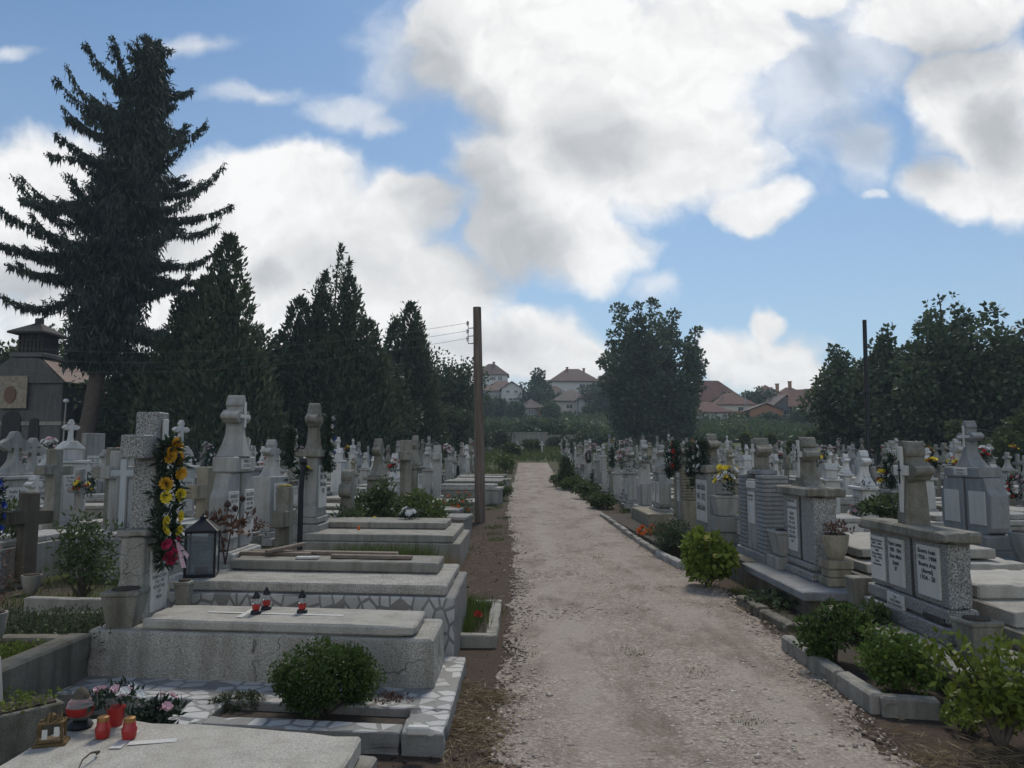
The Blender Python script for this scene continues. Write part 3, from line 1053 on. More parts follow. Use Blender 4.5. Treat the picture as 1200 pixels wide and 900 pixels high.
def th(px, Y, tops, label, seed, n=9000, leaf=(.34, .13), mat=None, whip=None):
    """tops: (px, py, radius, dY) - where each column's tip stands"""
    b = py_(px, 535, Y); b.z = gh(Y)
    cols = []
    for (tx, ty, R0, dY) in tops:
        p = py_(tx, ty, Y + dY)
        cols.append((p.x - b.x, dY, p.z - b.z, R0 * 1.18))
    wl = None
    if whip:
        wl = []
        for (wx, wy0, wy1) in whip:
            a = py_(wx, wy0, Y); c = py_(wx, wy1, Y)
            wl.append((a.x - b.x, 0, a.z - b.z, c.z - b.z))
    return make_thuja(tuple(b), cols, label, seed, GT, n, leaf, mat, wl)


th(255, 37, [(268, 280, 2.2, 0), (240, 330, 1.8, .5), (290, 385, 1.9, -.8), (215, 350, 1.7, .8), (250, 400, 2.3, -1.5), (195, 400, 1.6, 0), (305, 420, 1.2, 0), (225, 420, 2.0, -1)],
   'dark pointed thuja growing close against the tall spruce', 21, 15000)
th(385, 44, [(352, 352, 2.2, 0), (410, 328, 2.0, 0), (378, 345, 2.2, .6), (330, 395, 2.0, -.6), (432, 380, 1.9, -.5), (385, 400, 2.8, -1.6), (442, 410, 1.3, 0), (318, 420, 1.4, 0)],
   'broad dark thuja of several trunks with a thin bare whip on top', 22, 17000, whip=[(392, 350, 288), (375, 345, 320), (402, 360, 305)])
th(470, 52, [(482, 358, 2.2, 0), (465, 378, 2.0, .5), (492, 392, 1.5, -.4), (455, 420, 2.0, -.8), (496, 440, 1.5, 0), (474, 430, 2.4, -1)],
   'narrow thuja with a lopsided bushy tip between the two wide ones', 23, 12000)
# lower rounded hedge trees, left of the wooden pole
r_ = np.random.default_rng(31)
for (px, Y, top, wpx, lab, mat, sd) in ((528, 64, 420, 62, 'round leafy tree rising over the hedge beside the wooden pole', M_LEAF_D, 1),
                                        (520, 58, 478, 70, 'low round thuja bush behind the graves left of the wooden pole', M_THUJA, 2),
                                        (441, 46, 418, 66, 'dark low hedge tree under the narrow thuja', M_THUJA, 3),
                                        (312, 42, 405, 70, 'low dark bush filling the gap between the two tall thujas', M_THUJA, 4),
                                        (160, 39, 420, 90, 'dark thicket of evergreens under the tall spruce', M_THUJA, 5)):
    b = py_(px, 535, Y); b.z = gh(Y)
    p = py_(px, top, Y)
    hh = p.z - b.z; w = wpx / 900 * Y / 2 * 1.1
    cl = crown_clumps(r_, 90, hh * .55, w * .9, w * .9, hh * .46, hh * .13 + .25, .6, .2)
    cl += crown_clumps(r_, 30, hh * .3, w * .8, w * .8, hh * .28, hh * .12 + .25, .5)
    broadleaf('hedge_tree', lab, tuple(b), hh, cl, 11000, (.30, .16), mat, None, 40 + sd, .18)

# trees behind the chapel
for (px, Y, top, wpx, lab, sd) in ((8, 52, 402, 90, 'green tree at the left picture edge behind the chapel cupola', 1), (62, 56, 405, 80, 'green tree between the chapel cupola and the spruce', 2),
                                   (-60, 50, 380, 130, 'large green tree beyond the far side of the chapel', 3)):
    b = py_(px, 535, Y); b.z = gh(Y); p = py_(px, top, Y); hh = p.z - b.z; w = wpx / 900 * Y / 2
    cl = crown_clumps(r_, 70, hh * .6, w, w, hh * .4, .9, .6, .25)
    broadleaf('chapel_tree', lab, tuple(b), hh, cl, 7000, (.36, .24), M_LEAF_M, None, 60 + sd, .2)

# ------------------------------------------------------------------ the poplar clump beyond the right-hand graves
def poplar():
    Y = 88
    b = py_(762, 535, Y); b.z = gh(Y)
    r = np.random.default_rng(8)
    cl = []
    # upright shoots: (px, top py)
    for (px, ty, wd) in ((722, 366, 1.2), (735, 360, 1.3), (748, 357, 1.1), (760, 362, 1.2), (772, 358, 1.1), (786, 362, 1.3), (800, 372, 1.1), (811, 384, 1.2),
                         (818, 410, 1.1), (711, 392, 1.1), (706, 420, 1.0), (823, 438, .9), (745, 380, 1.6), (780, 385, 1.6), (730, 400, 1.6), (800, 410, 1.6), (762, 400, 1.7)):
        p = py_(px, ty, Y)
        z1 = p.z - b.z
        dx = p.x - b.x
        dy = r.normal() * 2.2
        z = z1 - .5; k = 0
        while z > 1.5:
            f = z / z1
            cl.append((dx * (.55 + .45 * min(1, f * 1.25)) + r.normal() * .35, dy * min(1, f * 1.4) + r.normal() * .4, z, wd * (.42 + .75 * (1 - f) ** .5) * (.8 + .4 * r.random())))
            z -= .95 + .5 * r.random()
    return broadleaf('poplar_tree', 'big dark poplar with many upright shoots, centre of the skyline', tuple(b), 17, cl, 40000, (.40, .27), M_POPLAR, None, 9, .45, limb_n=46, trunk_top=.6, up=.5)


poplar()


# ------------------------------------------------------------------ the wood on the right
def right_tree(px, Y, tips, lab, seed, n=20000, leaf=(.30, .20), mat=None, low=1.0):
    b = py_(px, 535, Y); b.z = gh(Y)
    r = np.random.default_rng(seed)
    cl = []
    for (tx, ty, wd) in tips:
        p = py_(tx, ty, Y); z1 = p.z - b.z; dx = p.x - b.x; dy = r.normal() * 1.6
        z = z1 - .25; k = 0
        while z > low:
            f = z / z1
            w = wd * 1.22 * (.26 + min(1.0, k * .2)) * (.8 + .4 * r.random())
            spread = min(1.0, k * .22) * .9
            cl.append((dx * (.6 + .4 * min(1, f * 1.2)) + r.normal() * spread, dy * min(1, f * 1.4) + r.normal() * spread, z, w))
            z -= (.45 + .4 * r.random()) * (1 + min(1, k * .1)); k += 1
    hgt = max(c[2] for c in cl)
    return broadleaf('maple_tree' if hgt > 5 else 'bush', lab, tuple(b), hgt, cl, int(n * 1.35), leaf, mat or M_LEAF_D, 'trees of the wood beyond the right-hand graves' if hgt > 5 else None, seed, .3 if hgt > 5 else .08, limb_n=26, cat_='tree' if hgt > 5 else 'bush')


right_tree(1010, 50, [(978, 405, 1.1), (1000, 398, 1.0), (1030, 385, 1.0), (985, 440, 1.3), (1045, 395, 1.1), (970, 462, 1.1), (1015, 420, 1.4), (1055, 440, 1.4), (990, 480, 1.4), (1040, 470, 1.6)],
           'leafy tree behind the metal pole at the left end of the right-hand wood', 71, 24000)
right_tree(1085, 46, [(1072, 358, .9), (1090, 366, .9), (1105, 345, .7), (1114, 341, .7), (1060, 380, 1.1), (1100, 375, 1.2), (1120, 368, 1.1), (1080, 400, 1.5), (1110, 410, 1.5), (1050, 410, 1.2), (1130, 400, 1.3), (1090, 450, 1.8), (1060, 470, 1.7), (1125, 460, 1.7)],
           'tallest leafy tree of the right-hand wood with two thin tips', 72, 30000)
right_tree(1170, 44, [(1135, 362, .9), (1150, 368, .8), (1162, 366, .8), (1178, 372, .9), (1190, 368, .9), (1200, 378, 1.1), (1215, 372, 1.0), (1160, 395, 1.4), (1190, 405, 1.5), (1225, 400, 1.4), (1145, 420, 1.5), (1175, 450, 1.8), (1210, 450, 1.8), (1145, 480, 1.6)],
           'wide leafy tree at the right picture edge of the wood', 73, 28000)
right_tree(1262, 45, [(1240, 372, 1.0), (1260, 380, 1.2), (1285, 372, 1.2), (1250, 420, 1.8), (1290, 430, 1.8)], 'leafy tree just past the right picture edge', 74, 9000)
right_tree(1185, 33, [(1175, 468, .8), (1195, 452, .8), (1210, 462, .9), (1160, 490, .9), (1185, 490, 1.0), (1215, 490, 1.0)], 'lighter green bush in front of the wood at the right edge', 75, 9000, (.2, .13), M_LEAF_M, .4)
right_tree(960, 56, [(945, 508, .9), (962, 500, 1.0), (978, 497, 1.0), (950, 520, 1.0), (985, 510, 1.0)], 'pale green bush left of the metal pole under the wood', 76, 7000, (.24, .16), M_LEAF_L, .4)
right_tree(880, 66, [(855, 522, .9), (872, 510, 1.0), (890, 512, 1.0), (905, 520, 1.0), (865, 525, 1.0)], 'bright green bush beyond the graves below the brick shed', 77, 6000, (.26, .18), M_LEAF_L, .4)
right_tree(922, 60, [(912, 525, .8), (925, 518, .9), (938, 522, .9)], 'small pale bush beside the low wall beyond the graves', 78, 3500, (.24, .16), M_LEAF_L, .4)
# ------------------------------------------------------------------ houses on the hill
def roof_mat(name, col):
    if name in MATS: return MATS[name]
    m, nt, b, out = new_mat(name)
    co = coords(nt)
    wv = nt.nodes.new('ShaderNodeTexBrick'); wv.inputs['Scale'].default_value = 1
    wv.inputs['Brick Width'].default_value = .5; wv.inputs['Row Height'].default_value = .36; wv.inputs['Mortar Size'].default_value = .05
    wv.inputs['Color1'].default_value = (*[c * .8 for c in col], 1); wv.inputs['Color2'].default_value = (*[c * 1.2 for c in col], 1)
    wv.inputs['Mortar'].default_value = (*[c * .45 for c in col], 1)
    nt.links.new(co, wv.inputs['Vector'])
    n = noise(nt, co, .8, 5, .6)
    nt.links.new(mixc(nt, ramp(nt, n, [(.4, (0, 0, 0)), (.7, (.6,) * 3)]), wv.outputs[0], tuple(c * .5 for c in col)), b.inputs['Base Color'])
    b.inputs['Roughness'].default_value = .85
    MATS[name] = m
    return m


M_ROOFB = roof_mat('brown_roof_tiles', (.17, .095, .07))
M_ROOFR = roof_mat('red_brown_roof_tiles', (.205, .095, .068))
M_ROOFG = roof_mat('grey_brown_roof_tiles', (.15, .11, .09))
M_WALLW = plain('white_render', (.48, .485, .47), .9, .06, 2)
M_WALLG = plain('grey_render', (.33, .34, .34), .9, .12, 1.5)
M_WALLC = plain('cream_render', (.52, .49, .42), .9, .08, 2)
M_WALLD = plain('dark_render', (.17, .17, .165), .9, .2, 1.2)
M_BRICK = plain('bare_brick', (.30, .155, .085), .9, .2, 6)
M_BRICKR = plain('dark_red_boards', (.20, .055, .045), .9, .2, 6)
M_WIN = plain('dark_window_glass', (.025, .03, .035), .15, .1, 3, spec=.6, bumpy=0)
M_FRAME = plain('white_window_frame', (.6, .6, .6), .5, .05, 3)
GH = 'houses on the hillside'


def house(name, label, px, base_py, Y, w, d, wh, rh, rot=0, kind='hip', wall=None, roof=None, wins=(), chim=(), ov=.45, door=None, balcony=None, group=GH):
    p = py_(px, base_py, Y)
    t = thing(name, label, 'house', tuple(p), rot, group)
    wall = wall or M_WALLW; roof = roof or M_ROOFB
    mb = MB()
    if kind == 'gable':      # ridge along y: gable faces the camera
        mb.prism([(-w / 2, -6), (w / 2, -6), (w / 2, wh), (0, wh + rh - .12), (-w / 2, wh)], -d / 2, d / 2)
    elif kind == 'shed':
        mb.prism([(-d / 2, -6), (d / 2, -6), (d / 2, wh + rh * .9), (-d / 2, wh)], -w / 2, w / 2, 'x')
    elif kind == 'gablex':
        mb.prism([(-d / 2, -6), (d / 2, -6), (d / 2, wh), (0, wh + rh - .12), (-d / 2, wh)], -w / 2, w / 2, 'x')
    else:
        mb.box(-w / 2, w / 2, -d / 2, d / 2, -6, wh, 0)
    mb.build('wall', wall, t)
    rb = MB(); W, D = w / 2 + ov, d / 2 + ov; e = wh - .12
    th_ = .16
    if kind == 'gable':
        dz = rh / (w / 2) * ov
        for s in (-1, 1):
            rb.prism([(0, wh + rh), (s * W, wh - dz), (s * W, wh - dz + th_), (0, wh + rh + th_)], -D, D)
    elif kind == 'gablex':
        dz = rh / (d / 2) * ov
        for s in (-1, 1):
            rb.prism([(0, wh + rh), (s * D, wh - dz), (s * D, wh - dz + th_), (0, wh + rh + th_)], -W, W, 'x')
    elif kind == 'shed':
        rb.prism([(-D, wh - .1), (D, wh + rh), (D, wh + rh + th_), (-D, wh - .1 + th_)], -W, W, 'x')
    else:
        rl = max(0.0, (w - d) / 2) if w >= d else 0
        rl2 = max(0.0, (d - w) / 2) if d > w else 0
        if kind == 'pyr': rl = rl2 = 0
        vs = [(-W, -D, e), (W, -D, e), (W, D, e), (-W, D, e), (-W, -D, e + th_), (W, -D, e + th_), (W, D, e + th_), (-W, D, e + th_),
              (-rl - .02, -rl2 - .02, wh + rh), (rl + .02, -rl2 - .02, wh + rh), (rl + .02, rl2 + .02, wh + rh), (-rl - .02, rl2 + .02, wh + rh)]
        rb.add(vs, [(3, 2, 1, 0), (0, 1, 5, 4), (1, 2, 6, 5), (2, 3, 7, 6), (3, 0, 4, 7), (4, 5, 9, 8), (5, 6, 10, 9), (6, 7, 11, 10), (7, 4, 8, 11), (8, 9, 10, 11)])
    rf = rb.build('roof', roof, t)
    for (cx, cy, z0, z1) in chim:
        MB().box(cx - .3, cx + .3, cy - .3, cy + .3, z0, z1, .03).box(cx - .38, cx + .38, cy - .38, cy + .38, z1 - .18, z1 + .02, .02).build('chimney', M_BRICK, rf)
    for (x, z, ww, hh) in wins:
        f = MB()
        y0 = -d / 2
        f.box(x - ww / 2 - .1, x + ww / 2 + .1, y0 - .07, y0 + .02, z - hh / 2 - .1, z - hh / 2, 0).box(x - ww / 2 - .1, x + ww / 2 + .1, y0 - .07, y0 + .02, z + hh / 2, z + hh / 2 + .1, 0)
        f.box(x - ww / 2 - .1, x - ww / 2, y0 - .065, y0 + .02, z - hh / 2, z + hh / 2, 0).box(x + ww / 2, x + ww / 2 + .1, y0 - .065, y0 + .02, z - hh / 2, z + hh / 2, 0)
        f.box(x - .04, x + .04, y0 - .06, y0 + .02, z - hh / 2, z + hh / 2, 0)
        fr = f.build('window', M_FRAME, t)
        MB().box(x - ww / 2, x + ww / 2, y0 - .03, y0 + .01, z - hh / 2, z + hh / 2, 0).build('pane', M_WIN, fr)
    if door:
        x, ww, hh = door
        MB().box(x - ww / 2, x + ww / 2, -d / 2 - .05, -d / 2 + .02, 0, hh, 0).build('door', M_WIN, t)
    if balcony:
        x0, x1, z = balcony
        bb = MB().box(x0, x1, -d / 2 - 1.1, -d / 2, z - .15, z, 0).box(x0, x1, -d / 2 - 1.1, -d / 2 - 1.0, z, z + .9, 0).box(x0, x0 + .1, -d / 2 - 1.0, -d / 2, z, z + .9, 0).box(x1 - .1, x1, -d / 2 - 1.0, -d / 2, z, z + .9, 0)
        bb.build('balcony', M_WALLG, t)
    return t


# metres from the photograph: one pixel is Y/900 m
house('hill_house', 'white house with brown hipped roof, highest at the left behind the wooden pole', 576, 462, 205, 8.6, 7, 2.9 + 2.0, 3.3, 0, 'hip', M_WALLW, M_ROOFB,
      [(.6, 3.9, 1.1, 1.0), (2.4, 3.9, 1.1, 1.0), (-2.4, 3.9, 1.3, 1.2)], [(0.6, 0, 7, 8.7)])
house('hill_house', 'two-storey house with a balconied white front right of the wooden pole', 588, 486, 180, 9.8, 8, 5.3, 2.7, 0, 'hip', M_WALLG, M_ROOFB, [(-2.6, 1.6, 1.3, 1.2)], [])
house('hill_house', 'narrow front wing with two small attic windows and a balcony', 600, 487, 173, 4.6, 5, 5.9, 1.5, 0, 'gable', M_WALLW, M_ROOFB,
      [(-.9, 5.2, .8, .55), (.9, 5.2, .8, .55), (0.2, 3.1, 1.9, 1.3)], [], door=(.6, 1.4, 1.9), balcony=(-1.7, 1.9, 2.3))
house('hill_house', 'low brown-roofed lean-to beside the balconied house', 612, 482, 184, 3.4, 4, 1.6, 2.3, 0, 'shed', M_WALLD, M_ROOFB)
house('hill_shed', 'dark red boarded shed on the slope right of the balconied house', 642, 491, 165, 4.4, 4, 2.35, .35, 0, 'shed', M_BRICKR, M_ROOFG)
house('hill_house', 'long low house with broad grey-brown roof above the red shed', 669, 482, 178, 8.6, 8, 2.1, 3.0, .1, 'hip', M_WALLC, M_ROOFG, [(-1, .9, 1.4, .9), (2, .9, 1.2, .9)], [], ov=.8)
house('hill_house', 'big house with wide brown roof and white porch wall at the hilltop', 671, 461, 215, 12.5, 9, 3.0, 3.9, .05, 'hip', M_WALLW, M_ROOFB, [(2.2, 1.6, 1.6, 1.2), (4, 1.6, 1.2, 1.2)], [(-1.5, 0, 6, 7.4), (3.2, 0, 5.5, 7.1)], ov=.9)
house('hill_house', 'brown-roofed house half hidden by the poplar on its left', 716, 462, 205, 9, 8, 3, 3.6, 0, 'hip', M_WALLD, M_ROOFB, [(-2, 1.5, 1.2, 1.2)])
house('hill_house', 'house with dark red steep roof just right of the poplar', 833, 487, 160, 11.5, 8, 2.4, 4.9, .12, 'hip', M_WALLC, M_ROOFR, [(3.6, 1.2, 1.2, 1.3)], [], ov=.8)
house('hill_cottage', 'small white cottage with tiled hip roof right of the poplar', 829, 498, 138, 6.2, 5, 2.15, 2.0, 0, 'hip', M_WALLW, M_ROOFR, [(-.9, 1.05, .75, .75)], [], ov=.5)
house('hill_shed', 'bare orange brick shed with a low gable on the right hillside', 893, 495, 140, 5.8, 5, 2.1, 1.15, 0, 'gable', M_BRICK, M_ROOFG, [], [], ov=.35)
house('hill_house', 'brown roof peeping out behind the round tree on the right hillside', 897, 478, 168, 6.5, 7, 2.2, 2.8, 0, 'hip', M_WALLC, M_ROOFR)
house('hill_house', 'house with two chimneys on a red-brown roof, right hillside', 925, 484, 165, 8.2, 7, 2.6, 2.9, 0, 'hip', M_WALLC, M_ROOFR, [(-1.6, 1.6, 2.2, .8)], [(-2.4, 0, 4, 6.3), (.3, 0, 5, 6.8)], ov=.6)
house('hill_house', 'large house with grey-white side wall beside the right-hand wood', 958, 500, 140, 8.4, 7, 3.9, 2.8, -.35, 'gablex', M_WALLG, M_ROOFR, [(-2.6, 2.2, 1.0, 1.2)], [], ov=.6)
house('hill_house', 'small brown-roofed house peeping between the wide-roofed house and the round hillside tree', 650, 474, 195, 6.5, 6, 2.2, 2.6, .1, 'hip', M_WALLC, M_ROOFB, [(.8, 1.2, 1.0, 1.0)])
house('hill_house', 'house with plain brown roof left of the poplar below the wide-roofed house', 698, 480, 172, 8, 7, 2.2, 2.9, 0, 'hip', M_WALLG, M_ROOFB, [(-1.5, 1.2, 1.1, 1.0)])
house('hill_house', 'low red-brown roof behind the white cottage', 856, 486, 150, 7.5, 6, 1.8, 2.4, 0, 'hip', M_WALLC, M_ROOFR, [(1.2, .9, 1.0, .8)])
house('hill_house', 'dark gabled house behind the brick shed, right hillside', 912, 492, 148, 6.0, 6, 2.3, 2.2, .2, 'gable', M_WALLD, M_ROOFG, [(0, 1.3, 1.0, 1.0)])
house('hill_house', 'broad brown roof between the chimneyed house and the wood', 948, 486, 160, 8.5, 7, 2.4, 3.0, -.1, 'hip', M_WALLG, M_ROOFB, [(-1.8, 1.3, 1.2, 1.0)], [(1.0, 0, 4, 5.9)])
house('hill_house', 'brown-roofed house low on the slope left of the red shed', 622, 490, 168, 6, 6, 2.0, 2.2, 0, 'hip', M_WALLG, M_ROOFG, [(0, 1.1, 1.1, .9)])
# low brick garden wall on the right hillside
a = py_(846, 496, 139); c_ = py_(874, 496, 139)
o = MB().box(a.x, c_.x, 139, 139.3, a.z - 3, a.z + 2.0, .03).box(a.x - .1, c_.x + .1, 138.93, 139.37, a.z + 2.003, a.z + 2.15, .02).build('garden_wall', M_BRICK)
tag(o, 'low brick garden wall between the white cottage and the brick shed', 'wall')

# thin posts among the houses
for (px, y0, y1, Y, lab) in ((676, 492, 462, 160, 'thin grey street pole in front of the low hillside house'), (671, 492, 465, 163, 'thin wooden pole beside the street pole on the hillside'),
                             (659, 480, 455, 170, 'slim pole left of the broad grey-brown roof'), (874, 490, 457, 142, 'thin grey pole at the brick shed corner')):
    a = py_(px, y0, Y); b = py_(px, y1, Y)
    t = thing('street_pole', lab, 'pole', tuple(a), 0, 'poles among the hillside houses')
    MB().tube([(0, 0, -3), (0, 0, b.z - a.z)], [.11, .07], 6).build('shaft', M_WALLG, t)
    MB().box(-.45, .45, -.04, .04, b.z - a.z - .5, b.z - a.z - .4, .01).build('crossbar', M_WALLG, t)

# ------------------------------------------------------------------ trees and scrub on the hillside
hill = []
for k, (mat, hh, w, n) in enumerate(((M_LEAF_D, 5.5, 2.6, 4200), (M_LEAF_M, 4.6, 2.4, 3800), (M_LEAF_D, 4.0, 2.8, 3800), (M_LEAF_M, 6.5, 2.6, 4200), (M_LEAF_L, 3.2, 2.0, 3000))):
    r = np.random.default_rng(100 + k)
    cl = crown_clumps(r, 46, hh * .55, w, w, hh * .47, .75, .55, .25) + crown_clumps(r, 14, hh * .22, w * .8, w * .8, hh * .2, .7)
    hill.append(broadleaf('hillside_tree', 'x', (0, 0, -200), hh, cl, n, (.46, .34), mat, 'trees on the hillside', 110 + k, .14))
spots = []
r = random.Random(77)
hand = [(630, 474, 178, 3, 1.5), (622, 470, 172, 0, 1.35), (634, 478, 174, 2, .9), (650, 470, 190, 0, 1.0), (612, 492, 168, 2, 1), (570, 492, 165, 1, 1.0), (585, 494, 160, 1, .9), (602, 497, 158, 2, .9), (560, 490, 160, 0, 1.0),
        (888, 480, 152, 0, 1.25), (700, 475, 170, 0, 1.3), (715, 490, 160, 0, 1.2), (692, 486, 160, 1, .7), (850, 482, 150, 2, .8), (858, 480, 156, 0, .8), (940, 505, 128, 1, .8), (645, 500, 150, 1, .9),
        (990, 480, 130, 0, 1.3), (1010, 470, 135, 3, 1.3), (540, 488, 150, 3, 1.2), (520, 480, 150, 0, 1.4), (500, 480, 140, 3, 1.3), (480, 475, 140, 0, 1.4), (545, 470, 175, 0, 1.4), (905, 497, 132, 2, .6)]
for (px, by, Y, k, s) in hand:
    spots.append((px, Y, k, s))
for row in range(5):
    Y = 95 + row * 7
    px = 556 + r.random() * 10
    while px < 985:
        if not (705 < px < 820 and row > 1):
            spots.append((px + r.uniform(-5, 5), Y + r.uniform(-3, 3), r.choice((0, 1, 2, 2, 1, 4)), -r.uniform(0, 1)))
        px += r.uniform(15, 25)
HILLH = (5.5, 4.6, 4.0, 6.5, 3.2)
GHILL = {0: 'dark green hillside tree between the houses and the cemetery', 1: 'mid green hillside tree between the houses and the cemetery', 2: 'broad dark bush on the slope below the houses',
         3: 'taller green tree among the hillside houses', 4: 'pale green bush on the slope below the houses'}
for i, (px, Y, k, s) in enumerate(spots):
    p = py_(px, 535, Y)
    z = ghx(p.x, Y) - .3
    if s <= 0:      # as tall as the photograph shows the scrub line there
        top = (495 if px < 700 else 508) + 12 * (-s)
        s = max(.3, (py_(px, top, Y).z - z) / HILLH[k])
    dup(hill[k], (p.x, Y, z), r.uniform(0, 6.28), GHILL[k], 'hillside trees: ' + GHILL[k], (s, s, s * r.uniform(.85, 1.15)))
for h in hill:                                    # the patterns themselves are not part of the place
    for c in KIDS[h.name]:
        bpy.data.objects.remove(c)
    bpy.data.objects.remove(h)

r2 = np.random.default_rng(55)
n = 4600
pxs = 545 + 450 * r2.random(n); Ys = 91 + 38 * r2.random(n)
C = np.array([tuple(py_(a, 535, b)) for a, b in zip(pxs, Ys)])
C[:, 2] = [ghx(x, y) + .1 + .4 * q for x, y, q in zip(C[:, 0], C[:, 1], r2.random(n))]
V, F = clump_leaves(C, .4 + .5 * r2.random(n), 9, .55, .4, r2, .7, .3)
n = 2600
pxs = 545 + 450 * r2.random(n); Ys = 128 + 62 * r2.random(n)
C2 = np.array([tuple(py_(a, 535, b)) for a, b in zip(pxs, Ys)])
C2[:, 2] = [ghx(x, y) + .15 + .4 * q for x, y, q in zip(C2[:, 0], C2[:, 1], r2.random(n))]
V2, F2 = clump_leaves(C2, .5 + .5 * r2.random(n), 8, .6, .45, r2, .6, .3)
V, F = cat([(V, F), (V2, F2)])
o = mesh_np('hillside_scrub', V, F, M_LEAF_M); o['kind'] = 'stuff'; o['label'] = 'dense green scrub covering the slope below the houses'; o['category'] = 'scrub'

# far woods beyond, so that no bare skyline shows
n = 5000
an = r2.uniform(-1.15, 1.15, n); dist = r2.uniform(118, 200, n)
C = np.stack([dist * np.sin(an), dist * np.cos(an), np.zeros(n)], 1)
keep = (np.abs(C[:, 0] / C[:, 1] + .01) > .0) & ((C[:, 0] / C[:, 1] < -.13) | (C[:, 0] / C[:, 1] > .43))
C = C[keep]
C[:, 2] = [ghx(x, y) + 5.5 * q for x, y, q in zip(C[:, 0], C[:, 1], r2.random(len(C)))]
V, F = clump_leaves(C, 1.2 + 1.4 * r2.random(len(C)), 14, .95, .7, r2, .9, .3)
o = mesh_np('far_wood', V, F, M_LEAF_D); o['kind'] = 'stuff'; o['label'] = 'dark far wood behind the trees on both sides'; o['category'] = 'wood'

# ------------------------------------------------------------------ boundary wall, posts and shed bank at the end of the cemetery
Y = 83
for (x0p, x1p, topy, lab) in ((575, 642, 508, 'grey concrete boundary wall across the end of the cemetery, left stretch'), (643, 690, 511, 'grey concrete boundary wall across the end of the cemetery, right stretch'),
                              (905, 975, 518, 'low grey boundary wall seen between the bushes on the right')):
    YY_ = Y if x1p < 800 else 74
    a = py_(x0p, topy, YY_); b = py_(x1p, topy, YY_)
    z0 = gh(YY_) - .5
    t = thing('boundary_wall', lab, 'wall', (a.x, YY_, z0), 0, 'boundary wall stretches')
    L = b.x - a.x; H = a.z - z0
    MB().box(0, L, 0, .18, 0, H, .02).build('panel', M_CONC, t)
    MB().box(-.05, L + .05, -.06, .24, H + .003, H + .12, .02).build('coping', M_CONC, t)
    k = 0
    while k * 2.6 < L:
        MB().box(k * 2.6 - .1, k * 2.6 + .1, -.1, -.003, 0, H - .05, .02).build('pier', M_GREY, t)
        k += 1
rr_ = random.Random(5)
GP = 'thin white posts at the far end of the path'
for (px, y0, y1, lab) in ((606, 535, 517, 'white post left of the far path end'), (611, 540, 523, 'short white post beside the far path end'), (635, 540, 517, 'tall white post right of the far path end'), (658, 538, 515, 'white post standing under the boundary wall'),
                          (680, 540, 521, 'white post between the boundary wall and the poplar'), (574, 538, 524, 'white post just right of the wooden pole'), (590, 538, 526, 'low white post before the round bush'), (702, 540, 524, 'white post under the poplar')):
    Yp = 66 + rr_.uniform(-3, 6)
    a = py_(px, y1, Yp); z0 = gh(Yp) - .2
    t = thing('marker_post', lab, 'post', (a.x, Yp, z0), rr_.uniform(-.4, .4), GP)
    H = a.z - z0
    MB().box(-.07, .07, -.06, .06, 0, H, .01).build('upright', M_WHITE, t)
    MB().box(-.24, .24, -.055, .055, H * .72, H * .72 + .13, .01).map(lambda x, y, z: (x, y - .008, z)).build('crossbar', M_WHITE, t)
for (px, Y_, w, h, lab) in ((584, 76, 2.6, 1.9, 'round dark bush under the left stretch of the boundary wall'), (655, 79, 2.6, 1.2, 'dark bush in front of the boundary wall'), (624, 72, 1.6, 1.0, 'low green bush by the far path end'),
                            (600, 62, 1.0, 1.1, 'green bush on the left edge of the far path'), (690, 76, 3.0, 1.8, 'dark bush at the poplar foot'), (560, 70, 2.4, 2.4, 'dark green bush behind the wooden pole')):
    b = py_(px, 535, Y_)
    r = np.random.default_rng(int(px))
    cl = crown_clumps(r, 40, h * .5, w * .5, w * .5, h * .45, h * .16 + .12, .55, .2, -.6)
    broadleaf('bush', lab, (b.x, Y_, gh(Y_)), h, cl, 2600, (.22, .15), M_LEAF_M if px in (624, 600) else M_LEAF_D, None, int(px), .06, cat_='bush', limb_n=8)

